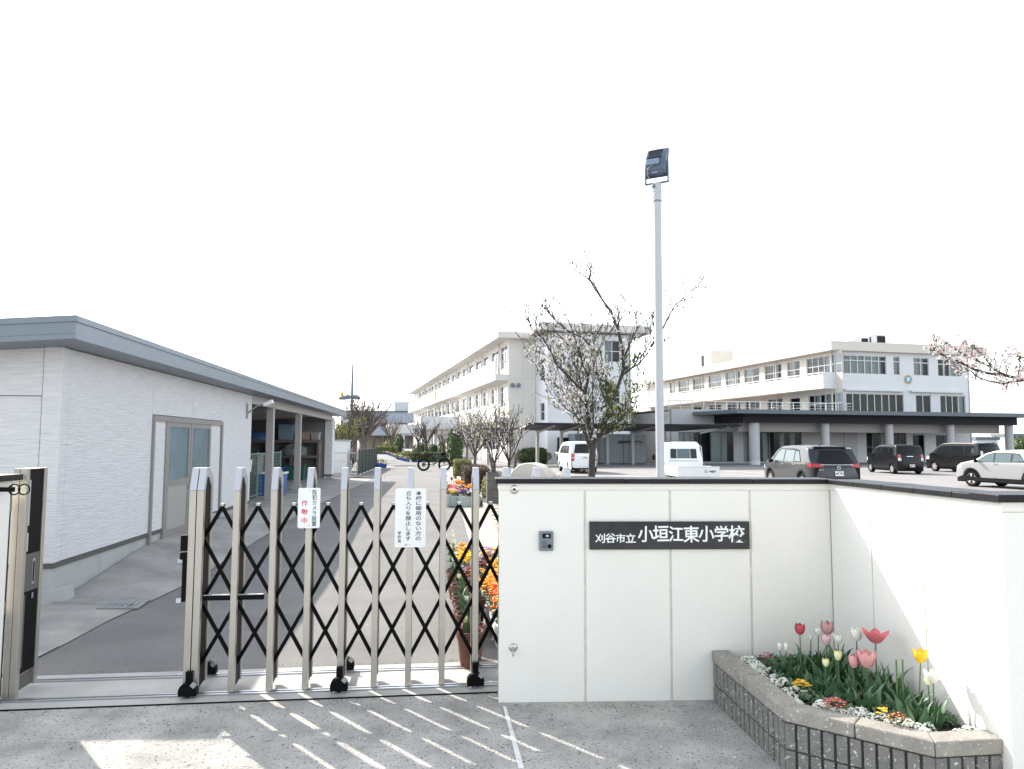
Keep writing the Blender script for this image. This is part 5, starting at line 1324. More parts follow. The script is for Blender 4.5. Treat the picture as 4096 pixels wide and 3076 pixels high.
def kei_truck():
    t=thing('kei_truck','small white flatbed truck seen from behind at the foot of the lamp pole','truck',(6.35,25.3,0),R(1))
    W_=1.44
    # bed
    MB().box(-W_/2,W_/2,0,1.95,.62,.68).build('bed_floor',pw_,t)
    tg=MB().box(-W_/2,W_/2,-.03,.0,.62,.95).build('tailgate',pw_,t,bevel=.01)
    MB().box(-W_/2,W_/2,-.045,.01,.951,.975).build('tailgate_rail',pw_,tg)
    for s in (-1,1):
        MB().box(*(sorted((s*W_/2,s*(W_/2-.03)))),.005,1.95,.62,.95).build('bed_side',pw_,t,bevel=.008)
        MB().box(*(sorted((s*(W_/2-.14),s*(W_/2-.45)))),-.05,-.01,.50,.58).build('tail_lamp','tail',t)
    text('HIJET',.085,'ink',tg,Matrix.Translation((.48,-.034,.80))@Matrix.Rotation(pi/2,4,'X'),name='lettering',off=.003,ext=.001,sx=1.25)
    MB().lathe([(.03,-.036),(.045,-.036),(.045,-.03)],14,(.25,0,.80),'y').build('round_badge','ink',tg)
    MB().box(-.17,.17,-.05,-.03,.42,.58).build('number_plate','white',t)
    # cab
    q=MB();c0=1.98;w2=W_/2
    prof=[(c0,.35),(c0,1.05),(c0+.08,1.70),(c0+.2,1.78),(c0+.95,1.78),(c0+1.2,1.55),(c0+1.42,1.05),(c0+1.45,.35)]
    n=len(prof)
    def cx(z): return w2 if z<1.05 else w2-.13*(z-1.05)/.73
    q.add([(-cx(z),y,z) for y,z in prof]+[(cx(z),y,z) for y,z in prof],[tuple(range(n)),tuple(range(n,2*n))[::-1]]+[(i,n+i,n+(i+1)%n,(i+1)%n) for i in range(n)]);q.build('cab',pw_,t,bevel=.035)
    for a,b in ((-.49,-.26),(-.24,.24),(.26,.49)):
        q=MB();yb_=lambda z:c0+.08*(z-1.05)/.65-.008
        q.add([(a,yb_(1.2),1.2),(b,yb_(1.2),1.2),(b*.97,yb_(1.55),1.55),(a*.97,yb_(1.55),1.55)],[(0,1,2,3)]);q.build('rear_window','cglassl' if a==-.24 else 'cglass',t)
    q=MB();q.box(-.54,.54,c0-.012,c0+.01,1.10,1.125);q.build('cab_seam','kick',t)
    for i in range(15): MB().box(-.6+i*.085,-.59+i*.085,c0-.006,c0,.72,1.04).build('cab_rib','gyml',t)
    for s in (-1,1):
        MB().tube([(s*w2,c0+.1,1.0),(s*(w2-.04),c0+.1,1.62),(s*.45,c0-.02,1.80),(0,c0-.02,1.80)],.018,6).build('guard_frame',pw_,t)
        MB().add([(s*(w2+.004),c0+.55,1.1),(s*(w2+.004),c0+1.3,1.1),(s*(w2-.07),c0+1.1,1.6),(s*(w2-.085),c0+.6,1.65)],[(0,1,2,3)]).build('side_window','cglass',t)
        v,fs=ell(.07,.05,.12,(s*(w2+.13),c0+1.25,1.22),8,5);MB().add(v,fs).build('mirror','trim',t,smooth=True)
        MB().bar((s*w2,c0+1.25,1.1),(s*(w2+.12),c0+1.25,1.16),.02).build('mirror_arm','trim',t)
        for y in (.75,2.95):
            q=MB();q.lathe([(.15,-.07),(.25,-.07),(.27,-.03),(.27,.03),(.25,.07),(.15,.07)],18,(s*(w2-.1),y,.27),'x');wh=q.build('wheel','tyre',t,smooth=True)
            MB().lathe([(0,.02),(.15,.02)],14,(s*(w2-.1),y,.27),'x').build('rim','rim',wh)
    MB().box(-.5,.5,.1,3.2,.35,.6).build('chassis','trim',t)
kei_truck()
def bicycle():
    X,Y=G(1748,1886,.18)
    t=thing('fat_tyre_bicycle','dark bicycle with fat tyres and bags parked across the drive','bicycle',(X-.1,Y,hz(X,Y)+.012),R(4))
    r_=.34;wx=(-.62,.50)
    for x in wx:
        q=MB();N=28
        vs=[];fs=[]
        for i in range(N):
            a=2*pi*i/N
            for k in range(8):
                b=2*pi*k/8;rr=r_-.05+.055*cos(b);vs.append((x+rr*cos(a),.05*sin(b),r_+.0+rr*sin(a)))
        for i in range(N): fs+=[(i*8+k,i*8+(k+1)%8,((i+1)%N)*8+(k+1)%8,((i+1)%N)*8+k) for k in range(8)]
        wh=q.add(vs,fs).build('wheel','tyre',t,smooth=True)
        q=MB();
        for k in range(14): a=2*pi*k/14;q.bar((x,0,r_),(x+.3*cos(a),0,r_+.3*sin(a)),.006)
        q.build('spokes','rim',wh,kind='stuff')
        MB().lathe([(.275,-.02),(.30,-.02),(.30,.02),(.275,.02)],24,(x,0,r_),'y').build('rim','icom',wh)
    S_=(-.22,0,.78);B=(-.1,0,.33);H_=(.33,0,.82)
    for nm,a,b,w_ in (('seat_tube',B,(-.25,0,.88),.05),('top_tube',S_,H_,.055),('down_tube',B,(.36,0,.72),.08),('chain_stay',B,(-.62,0,.34),.04),('seat_stay',S_,(-.62,0,.34),.035),('fork',(.33,0,.82),(.5,0,.34),.05)):
        MB().tube([a,b],w_/2,8).build(nm,'dgrn',t,smooth=True)
    MB().tube([(.30,-.3,1.0),(.30,-.1,.98),(.31,0,.95),(.30,.1,.98),(.30,.3,1.0)],.014,6).build('handlebar','blk',t)
    MB().prism([(-.42,-.07),(-.12,-.03),(-.12,.03),(-.42,.07)],.88,.94).build('saddle','blk',t,bevel=.01)
    v,fs=ell(.13,.11,.12,(.42,0,.93),10,6);MB().add(v,fs).build('handlebar_bag','blk',t,smooth=True)
    v,fs=ell(.15,.07,.10,(.1,0,.72),10,6);MB().add(v,fs).build('frame_bag','icomd',t,smooth=True)
    MB().lathe([(0,-.02),(.1,-.02),(.1,.0),(0,.0)],16,B,'y').build('crank','rim',t)
    MB().lathe([(0,-.03),(.1,-.03),(.1,.03),(0,.03)],16,(-.62,0,.34),'y').build('hub_motor','icomd',t)
bicycle()

# ============================================================ FLOODLIGHT POLE
def flood():
    Yp=10.6;p=D(2642,1925,Yp);tp=D(2625,735,Yp)
    t=thing('floodlight_pole','tall pale grey pole with a square floodlight on top behind the wall','lamp post',(p.x,Yp,0))
    zt=tp.z;r_=.060
    MB().tube([(0,0,0),(0,0,zt-.25)],r_,24).build('pole','pole',t,smooth=True)
    MB().tube([(0,0,zt-.26),(0,0,zt)],r_*1.12,24).build('pole_sleeve','pole',t,smooth=True)
    MB().lathe([(r_*1.2,zt-.275),(r_*1.2,zt-.26)],24).build('collar_ring','icom',t)
    for z in (zt-.21,zt-.12):
        for s in (-1,1): MB().bar((s*r_,-.02,z),(s*(r_+.035),-.02,z),.012).build('set_screw','rail',t)
    MB().tube([(-r_*.6,-.03,zt-.05),(-r_*1.5,-.06,zt-.05)],.028,10).build('cable_gland','icom',t)
    # lamp assembly: yaw so that its back faces left-front, tilted
    L_=bpy.data.objects.new('floodlight',None);C.collection.objects.link(L_);L_.parent=t;L_.location=(0,0,zt);L_.rotation_euler=(0,0,R(-27))
    W_=.30
    yk=MB();yk.bar((-W_/2-.02,0,0.01),(W_/2+.02,0,.01),.05,.014)
    for s in (-1,1): yk.add([(s*(W_/2+.012),-.03,0),(s*(W_/2+.012),.03,0),(s*(W_/2+.012),.022,.33),(s*(W_/2+.012),-.022,.33),(s*(W_/2+.024),-.03,0),(s*(W_/2+.024),.03,0),(s*(W_/2+.024),.022,.33),(s*(W_/2+.024),-.022,.33)],[(0,1,2,3),(7,6,5,4),(0,4,5,1),(1,5,6,2),(2,6,7,3),(3,7,4,0)])
    yk.build('yoke','lampb',L_)
    TT=Matrix.Translation((0,0,.33))@Matrix.Rotation(R(-14),4,'X')
    q=MB(TT);q.prof([(.05,-.22),(.05,.22),(.02,.235),(-.01,.20),(-.075,.05),(-.075,-.16),(-.03,-.22)],-W_/2,W_/2);q.build('housing','lampb',L_,bevel=.012)
    q=MB(TT);q.box(-W_/2-.008,W_/2+.008,.05,.062,-.235,.245);q.build('front_rim','lampb',L_,bevel=.004)
    q=MB(TT)
    for i in range(12):
        x=-W_*.36+i*W_*.055;q.add([(x,-.095,.02),(x+.006,-.095,.02),(x+.006,-.030,.20),(x,-.030,.20),(x,-.06,.02),(x+.006,-.06,.02),(x+.006,-.0,.20),(x,-.0,.20)],[(0,1,2,3),(0,4,5,1),(1,5,6,2),(3,7,4,0)])
    q.build('cooling_fins','lampd',L_,kind='stuff')
    q=MB(TT);q.add([(-W_*.40,-.084,.01),(W_*.30,-.084,.01),(W_*.30,-.016,.2),(-W_*.40,-.016,.2)],[(0,1,2,3)]);q.build('fin_bed','lampd',L_)
    q=MB(TT);q.box(-W_*.42,W_*.22,-.105,-.07,-.10,-.005);q.build('gear_box','lampl',L_,bevel=.005)
    q=MB(TT);q.box(-W_*.16,W_*.12,-.045,-.04,-.205,-.175);q.build('rating_label','white',L_)
    q=MB();q.tube([(-.03,-.10,.26),(-.09,-.14,.20),(-.11,-.12,.12),(-.09,-.07,.04),(-.07,-.02,-.05)],.006,6);q.build('cable','kick',L_,smooth=True)
flood()
# ============================================================ TREES AND SHRUBS
def blossom(mb,c,s,rr):
    for k in range(3): leafquad(mb,c+Vector((rr.uniform(-s,s),rr.uniform(-s,s),rr.uniform(-s,s)))*.5,s*.75,rr,.5,.8)
MINR=.006
def sub(mb,p,d,L_,r_,lv,rr,tips,spread=.6,up=.15,nch=(2,4),seg=4):
    pts=[p];q=Vector(p);dd=Vector(d).normalized()
    for i in range(seg):
        dd=(dd+Vector((rr.uniform(-1,1),rr.uniform(-1,1),rr.uniform(-1,1)))*.16+Vector((0,0,up*.3))).normalized()
        q=q+dd*L_/seg;pts.append(q.copy())
    mb.tube(pts,[max(MINR,r_*(1-.55*i/seg)) for i in range(seg+1)],5 if r_>.012 else 3,cap=False)
    tips+= [(x,lv) for x in pts[1:]]
    if lv<=0: return
    for k in range(rr.randint(*nch)):
        u=rr.uniform(.3,1);i=min(seg-1,int(u*seg));b=pts[i].lerp(pts[i+1],u*seg-i)
        nd=(dd+Vector((rr.uniform(-1,1),rr.uniform(-1,1),rr.uniform(-.5,.9)))*spread).normalized()
        sub(mb,b,nd,L_*rr.uniform(.55,.8),r_*.5,lv-1,rr,tips,spread,up,nch,3)
def cherry():
    rr=random.Random(11);Y0=17.0
    base=D(2364,1925,Y0);base.z=hz(base.x,Y0)
    t=thing('cherry_tree','cherry tree with white blossom and fresh leaves beside the lamp pole, behind the wall','tree',(base.x,Y0,0))
    def pt(p,dy): v=D(2050+p[0]/1.977,1080+p[1]/1.977,Y0+dy);return v-Vector((base.x,Y0,0))
    tr=MB();tr.tube([(0,0,-.05),(.01,0,.8),pt((630,1480),0),pt((632,1400),0),pt((640,1360),0)],[.105,.082,.078,.085,.07],12)
    limbs=[([(615,1410),(585,1330),(575,1260),(560,1190)],.045,-.2),
     ([(640,1380),(600,1230),(590,1100),(570,980),(560,950)],.052,.1),
     ([(565,960),(500,900),(450,850),(360,760),(300,640),(240,540),(180,490),(130,430)],.032,-.5),
     ([(575,980),(600,830),(650,720),(650,640),(560,540),(420,470),(350,410),(300,360)],.035,.4),
     ([(650,1370),(720,1240),(770,1080),(830,930),(880,790),(870,620),(840,480),(780,330),(700,220),(640,130),(600,60)],.055,.0),
     ([(860,850),(920,790),(1000,740),(1060,670),(1095,600)],.03,-.3),
     ([(880,700),(950,540),(990,450),(960,370),(880,320)],.02,.4),
     ([(570,1210),(480,1110),(440,1000),(340,900),(240,850),(180,750)],.025,.3),
     ([(575,1230),(500,1150),(430,1100),(380,1060)],.02,-.4),
     ([(665,1340),(760,1270),(830,1200),(900,1130),(960,1050)],.026,-.3),
     ([(545,930),(520,800),(470,700),(440,600),(400,540)],.02,-.1),
     ([(600,840),(560,760),(520,640),(500,560),(470,470),(430,350)],.018,-.6),
     ([(625,1390),(640,1200),(630,1000),(640,800),(655,700)],.022,-.5),
     ([(770,1080),(700,950),(720,800),(700,650),(720,540),(790,480)],.02,.6),
     ([(1095,610),(1180,480),(1240,360),(1290,270),(1340,240)],.026,-.3),
     ([(640,1390),(560,1290),(540,1100),(500,960),(420,830),(340,700)],.022,.8),
     ([(150,440),(120,400),(100,360)],.008,-.5),([(190,490),(185,350),(195,230)],.008,-.5)]
    tips=[]
    for pl,r_,dy in limbs:
        P=[pt(p,dy*min(1,i/2.5)) for i,p in enumerate(pl)];n=len(P)
        tr.tube(P,[r_*(1-.75*i/(n-1)) for i in range(n)],7,cap=False)
        for i in range(1,n):
            L_=(P[i]-P[i-1]).length
            for k in range(rr.randint(2,3) if r_>.013 else 1):
                b=P[i-1].lerp(P[i],rr.random());d=(P[i]-P[i-1]).normalized()+Vector((rr.uniform(-1,1),rr.uniform(-1,1),rr.uniform(-.2,1)))*.8
                sub(tr,b,d,rr.uniform(.35,.8),max(.010,r_*.27),2 if (r_>.02 and rr.random()<.45) else 1,rr,tips,.7,.2,(2,3))
    tr.build('trunk','bark',t,smooth='all')
    bl=MB();lf=MB();g=MB()
    for p,lv in tips:
        x=(p.x+base.x)/Y0*F/1.0+2048
        # white blossom in the middle band, leaves mostly right and low
        zz=p.z
        pr=(.34 if 1.9<zz<4.15 and p.x<.3 else (.16 if zz<4.2 else .03))*(1+.9*sin(p.x*5+1)*sin(zz*4))
        if rr.random()<pr:
            for k in range(rr.randint(2,4)): blossom(bl,p+Vector((rr.uniform(-.05,.05),rr.uniform(-.05,.05),rr.uniform(-.05,.05))),rr.uniform(.028,.04),rr)
        pl=.6 if p.x>.15 and zz<3.9 else (.26 if zz<4.3 else .07)
        if p.x>.4 and zz<3.1: pl=.95
        if rr.random()<pl:
            for k in range(rr.randint(2,6) if pl>.5 else 2):
                c=p+Vector((rr.uniform(-.10,.10),rr.uniform(-.10,.10),rr.uniform(-.12,.06)))
                leafquad(lf if rr.random()<.8 else g,c,rr.uniform(.035,.065),rr,.5,.42)
    bl.build('blossom','blos',t,kind='stuff');lf.build('leaves','leaf',t,kind='stuff');g.build('young_leaves','leafy',t,kind='stuff')
cherry()
MINR=.0028
def blossom_branch():
    rr=random.Random(21);Y0=9.0
    t=thing('blossoming_cherry','pink blossoming cherry whose branch reaches in from the right edge','tree',(8.4,Y0+.4,0))
    O=Vector((8.4,Y0+.4,0))
    def pt(p,dy=0): return D(3700+p[0]/5.538,1300+p[1]/5.538,Y0+dy)-O
    tr=MB();tip=pt((2193,1200))
    tr.tube([(0,0,-.1),(.02,0,.8),(-.1,0,1.5),(-.35,-.1,1.95)],[.15,.12,.11,.09],10)
    tr.tube([(-.3,-.1,1.9),(-.7,-.2,2.25),tuple(tip+Vector((.25,.0,-.02))),tuple(tip)],[.07,.05,.034,.03],8,cap=False)
    tr.tube([(-.2,-.1,1.8),(.1,.2,2.5),(.3,.3,3.3),(.9,.3,4.0)],[.07,.06,.05,.03],8)
    tr.tube([(-.1,-.1,1.7),(.5,.1,2.4),(1.1,.0,3.0)],[.06,.05,.03],8)
    limbs=[([(2193,1200),(2000,1170),(1800,1120),(1400,1070),(1100,990),(850,860),(700,790),(480,700),(330,620),(210,560),(130,410)],.020,0),
     ([(1800,1120),(1640,1050),(1500,960),(1250,830),(1050,740),(800,620),(600,480),(450,370),(390,340)],.015,.15),
     ([(2193,1230),(1900,1270),(1700,1300),(1400,1240),(1150,1140),(1000,1010),(860,990)],.013,-.15),
     ([(1450,1020),(1440,900),(1380,800),(1280,650),(1150,540),(1060,440)],.010,-.1),
     ([(1060,520),(980,440),(920,350),(890,290)],.004,0),
     ([(1650,1040),(1700,800),(1850,700),(1870,640)],.006,.2),([(1800,1080),(1860,900),(1950,780),(2080,700)],.007,0),
     ([(330,620),(370,540),(350,440)],.005,0),([(400,620),(430,520),(480,430)],.005,0),
     ([(2050,620),(2000,520),(1945,430)],.004,0),([(2050,1190),(2100,900),(2080,700),(2050,620)],.008,.1),
     ([(1300,700),(1350,600),(1370,460)],.005,0),([(1300,1080),(1200,950),(1050,900)],.005,.1),([(1850,1230),(1830,1330),(1790,1380)],.005,0)]
    tips=[]
    for pl,r_,dy in limbs:
        P=[pt(p,dy*min(1,i/3)) for i,p in enumerate(pl)];n=len(P)
        tr.tube(P,[r_*(1-.72*i/(n-1)) for i in range(n)],6,cap=False)
        for i in range(1,n):
            for k in range(2):
                b=P[i-1].lerp(P[i],rr.random());d=Vector((rr.uniform(-1,.4),rr.uniform(-1,1),rr.uniform(-.5,1)))
                sub(tr,b,d,rr.uniform(.06,.2),.003,1,rr,tips,.8,.1,(0,2),3)
            tips.append((P[i],1))
    for k in range(24):
        b=Vector((rr.uniform(-.2,1.2),rr.uniform(-.3,.5),rr.uniform(2.2,3.8)));sub(tr,b,Vector((rr.uniform(-.3,1),rr.uniform(-1,1),rr.uniform(0,1))),.5,.012,1,rr,tips,.8,.1,(1,3))
    tr.build('trunk','barkd',t,smooth='all')
    bl=MB();bp=MB();lf=MB()
    for p,lv in tips:
        w_=p+O
        if rr.random()<.36:
            for k in range(rr.randint(2,4)): blossom(bl if rr.random()<.65 else bp,p+Vector((rr.uniform(-.04,.04),rr.uniform(-.05,.05),rr.uniform(-.05,.04))),rr.uniform(.014,.021),rr)
        if rr.random()<.14:
            for k in range(3): leafquad(lf,p+Vector((rr.uniform(-.03,.03),rr.uniform(-.03,.03),rr.uniform(-.05,.02))),rr.uniform(.018,.03),rr,.5,.4)
    for cx,cy,n,s in ((400,400,9,60),(760,720,16,70),(900,830,10,70),(1020,500,12,80),(1080,650,16,70),(1350,640,10,70),(1500,700,9,80),(960,870,6,60),(680,520,9,60),(2130,950,14,70),(2130,1080,10,50),(1550,1230,6,60),(1450,660,8,60)):
        for k in range(n):
            c=pt((cx+rr.gauss(0,s),cy+rr.gauss(0,s*.7)),rr.uniform(-.1,.1));blossom(bl if rr.random()<.7 else bp,c,rr.uniform(.016,.024),rr)
    for cx,cy,n,s in ((1530,900,8,70),(1160,780,5,30),(2080,720,12,60),(1880,1340,9,60),(2060,1330,5,50),(1540,770,5,30)):
        for k in range(n): leafquad(lf,pt((cx+rr.gauss(0,s),cy+rr.gauss(0,s*.7)),rr.uniform(-.06,.06)),rr.uniform(.018,.032),rr,.5,.4)
    bl.build('blossom','blos',t,kind='stuff');bp.build('pink_blossom','blosp',t,kind='stuff');lf.build('leaves','leaf',t,kind='stuff')
blossom_branch()
MINR=.0075
def bare(name,label,px,py,Y,H_,spreadw,r_,nl,mt,sd,leaf=None,density=0,lv=3,fork=.22,lean=0,group=None,bloss=0,kindtree='tree'):
    rr=random.Random(sd);p=D(px,py,Y);x=p.x;z0=hz(x,Y)
    t=thing(name,label,kindtree,(x,Y,z0),0,group)
    tr=MB();tips=[];zf=H_*fork
    tr.tube([(0,0,-.05),(lean*.3,0,zf*.6),(lean*.6,0,zf)],[r_*1.15,r_*.95,r_*.9],9)
    for k in range(nl):
        a=2*pi*k/nl+rr.uniform(-.3,.3);s=spreadw*rr.uniform(.5,1)
        d=Vector((cos(a)*s,sin(a)*s*.8,1)).normalized()
        P=[Vector((lean*.6,0,zf*rr.uniform(.75,1)))];L_=(H_-zf)*rr.uniform(.5,.68)
        n=5
        for i in range(n): d=(d+Vector((rr.uniform(-1,1),rr.uniform(-1,1),rr.uniform(0,.8)))*.13).normalized();P.append(P[-1]+d*L_/n)
        tr.tube(P,[r_*.5*(1-.6*i/n) for i in range(n+1)],6,cap=False)
        for i in range(1,n+1):
            for j in range(rr.randint(1,2)):
                dd=(P[i]-P[i-1]).normalized()+Vector((rr.uniform(-1,1),rr.uniform(-1,1),rr.uniform(-.1,1)))*.6
                sub(tr,P[i],dd,(H_-zf)*rr.uniform(.22,.38),r_*.14,lv-1,rr,tips,.6,.2,(2,3),3)
    tr.build('trunk',mt,t,smooth='all')
    if density:
        lf=MB()
        for p_,l_ in tips:
            if rr.random()<density:
                for k in range(3): leafquad(lf,p_+Vector((rr.uniform(-.1,.1),rr.uniform(-.1,.1),rr.uniform(-.1,.1)))*H_*.25,H_*rr.uniform(.009,.016),rr,.5,.5)
        lf.build('crown',leaf,t,kind='stuff')
    if bloss:
        lf=MB()
        for p_,l_ in tips:
            if rr.random()<bloss:
                for k in range(3): blossom(lf,p_+Vector((rr.uniform(-.1,.1),rr.uniform(-.1,.1),rr.uniform(-.1,.1)))*H_*.2,H_*.010,rr)
        lf.build('blossom','blos',t,kind='stuff')
    return t
bare('bare_tree','large bare zelkova like tree with fanning grey branches beyond the store roof',1452,1800,52,4.9,.95,.30,12,'bark2',31,lv=3,fork=.30)
bare('bare_tree','second bare tree trunk just left of the large fanning one',1418,1800,56,4.4,.7,.22,8,'bark2',32,'leafy',.12,lv=2,fork=.34)
bare('young_cherry','young cherry with pale blossom, nearest of the row left of the block pillar',2036,1880,24,2.9,.75,.05,6,'barkd',33,'leafy',.10,lv=2,fork=.36,bloss=.16)
bare('young_cherry','young cherry with two stakes, left of the one nearest the block pillar',1978,1890,27,3.0,.7,.05,6,'barkd',34,'leafy',.2,lv=2,fork=.3,bloss=.15)
bare('young_cherry','pale blossoming cherry behind the brown hedge by the bicycle',1900,1850,33,3.6,.9,.07,8,'bark2',35,'leafy',.12,lv=2,fork=.3,bloss=.2)
bare('young_cherry','thin cherry between the bicycle and the classroom wing columns',1868,1845,38,3.8,.7,.06,7,'bark2',36,None,0,lv=2,fork=.35,bloss=.25)
bare('garden_tree','dark twisted tree with crooked trunk in front of the first portico',1704,1805,70,4.4,1.1,.14,7,'barkd',37,'leafy',.1,lv=2,fork=.35)
bare('garden_tree','smaller dark tree left of the crooked one before the portico',1672,1806,74,4.2,.9,.11,7,'barkd',38,None,0,lv=2,fork=.4,bloss=.12)
bare('garden_tree','purple brown bare tree in front of the grey hall by the far portico',1560,1800,95,5.2,1.0,.16,9,'hedgeb',39,None,0,lv=3,fork=.35)
bare('yellow_leaf_tree','tree with pale yellow leaves behind the yard fence',1385,1800,46,3.5,.8,.12,8,'barkd',40,'leafy',.7,lv=2,fork=.3)
bare('garden_tree','thin bare tree behind the near portico column',1770,1800,76,3.8,.8,.10,7,'hedgeb',41,None,0,lv=2,fork=.3)
# stakes beside young cherries
for i,(x,y,Y,ln) in enumerate(((1988,1900,25.5,-.25),(2048,1895,22.5,.12))):
    p=D(x,y,Y);tag(MB().tube([(0,0,0),(ln,0,1.25)],.05,8).build('tree_stake','bark2',None,loc=(p.x,Y,.1)),['leaning wooden stake left of the block pillar','wooden stake beside the young cherry nearest the pillar'][i],'stake')
def bush(name,label,x0,x1,y0,y1,Y,mt,depth=1.2,n=900,shape='box',leafs=.05,sd=1,twigs=False,cat='shrub',zb=None,wd=None):
    rr=random.Random(sd);a=D(x0,y0,Y);b=D(x1,y0,Y);zt=a.z;W_=(b.x-a.x);cx=(a.x+b.x)/2;z0=hz(cx,Y) if zb is None else zb
    H_=zt-z0;t=thing(name,label,cat,(cx,Y,z0),R(6) if Y<50 else 0)
    core=MB();N=16
    if shape=='box':
        core.prism([(-W_*.47,-depth*.45),(W_*.47,-depth*.45),(W_*.47,depth*.45),(-W_*.47,depth*.45)],0,H_*.94)
    else:
        v,f=ell(W_*.44,depth*.44,H_*.5,(0,0,H_*.46),14,8,.06,rr);core.add(v,f)
    core.build('inner_twigs','hedgeb' if twigs else 'hedge',t)
    q=MB()
    if shape=='box':
        for k in range(n):
            f=rr.random();u=rr.uniform(-.5,.5);v=rr.uniform(-.5,.5)
            if f<.5: c=Vector((u*W_,-depth/2+rr.gauss(0,.04),rr.random()*H_))
            elif f<.85: c=Vector((u*W_,v*depth,H_+rr.gauss(-.01,.035)))
            else: c=Vector(((.5 if rr.random()<.5 else -.5)*W_,v*depth,rr.random()*H_))
            leafquad(q,c,leafs*rr.uniform(.6,1.3),rr,.5,.5)
    else:
        for k in range(n):
            a_=rr.uniform(0,2*pi);s=rr.uniform(-1,1);r2=math.sqrt(1-s*s)*(1+rr.gauss(0,.10))
            leafquad(q,Vector((cos(a_)*r2*W_/2,sin(a_)*r2*depth/2,H_*(.5+.5*s*(1+rr.gauss(0,.06))))),leafs*rr.uniform(.6,1.3),rr,.5,.5)
    q.build('foliage',mt,t,kind='stuff')
    return t
bush('clipped_hedge','dark clipped hedge behind the bicycle beside the first portico',1652,1792,1810,1840,58,'hedge',1.5,2200,leafs=.07,sd=51,cat='hedge')
bush('low_hedge','bright green low bushes left of the dark clipped hedge',1590,1660,1806,1840,66,'hedgey',2.5,1500,'ell',leafs=.09,sd=52)
bush('round_shrub','dark round shrub left of three under the portico trees',1650,1712,1772,1815,80,'hedge',2,900,'ell',leafs=.10,sd=53)
bush('round_shrub','middle dark round shrub before the portico wall',1715,1752,1778,1815,80,'hedge',2,700,'ell',leafs=.09,sd=54)
bush('round_shrub','right dark round shrub before the portico column',1750,1782,1770,1815,79,'hedge',2,700,'ell',leafs=.09,sd=55)
bush('evergreen_bush','tall dark evergreen beside the far portico column',1578,1614,1738,1812,104,'hedge',3,900,'ell',leafs=.13,sd=56)
bush('evergreen_bush','olive evergreen in front of the far hall at the end of the drive',1532,1580,1762,1812,100,'hedgey',3,900,'ell',leafs=.12,sd=57)
bush('low_hedge','low clipped green hedge at the far end of the drive',1505,1590,1786,1806,92,'hedgey',1.5,1000,leafs=.09,sd=58,cat='hedge')
bush('evergreen_bush','tall dark leafy bush by the white column behind the bicycle',1790,1850,1712,1850,44,'hedge',1.8,2600,'ell',leafs=.07,sd=59)
bush('brown_hedge','twiggy brown and grey hedge along the grass strip, nearer half',1850,1945,1868,1960,24.0,'hedgeb',2.6,4200,leafs=.04,sd=60,twigs=True,cat='hedge')
bush('brown_hedge','yellow green topped twiggy hedge farther along the grass strip',1816,1880,1842,1905,33,'hedgey',3,2600,leafs=.05,sd=61,twigs=True,cat='hedge')
bush('yellow_shrub','yellow green weedy shrub against the block pillar',1928,1956,1912,1990,19.5,'leafy',.8,900,'ell',leafs=.03,sd=62)
bush('green_hedge','leafy green hedge under the carport, left of the black kei car',2062,2210,1792,1856,61.5,'hedge',1.6,2600,'ell',leafs=.09,sd=63,cat='hedge')
bush('green_hedge','second green hedge between the carport posts behind the first',2150,2240,1795,1852,62.3,'hedge',1.2,1400,leafs=.09,sd=64,cat='hedge')
bush('yard_shrub','brown shrub behind the white yard fence',1358,1412,1808,1880,38,'hedgeb',1.5,1500,'ell',leafs=.06,sd=65,twigs=True)
bush('yard_tree_mass','dark olive trees massed behind the yard and store roof',1338,1410,1700,1812,62,'hedgey',4,1600,'ell',leafs=.16,sd=66,cat='bush')
bush('far_tree','far green tree behind the last canopy pillar',4046,4120,1745,1782,140,'hedge',5,600,'ell',leafs=.3,sd=67,cat='tree')
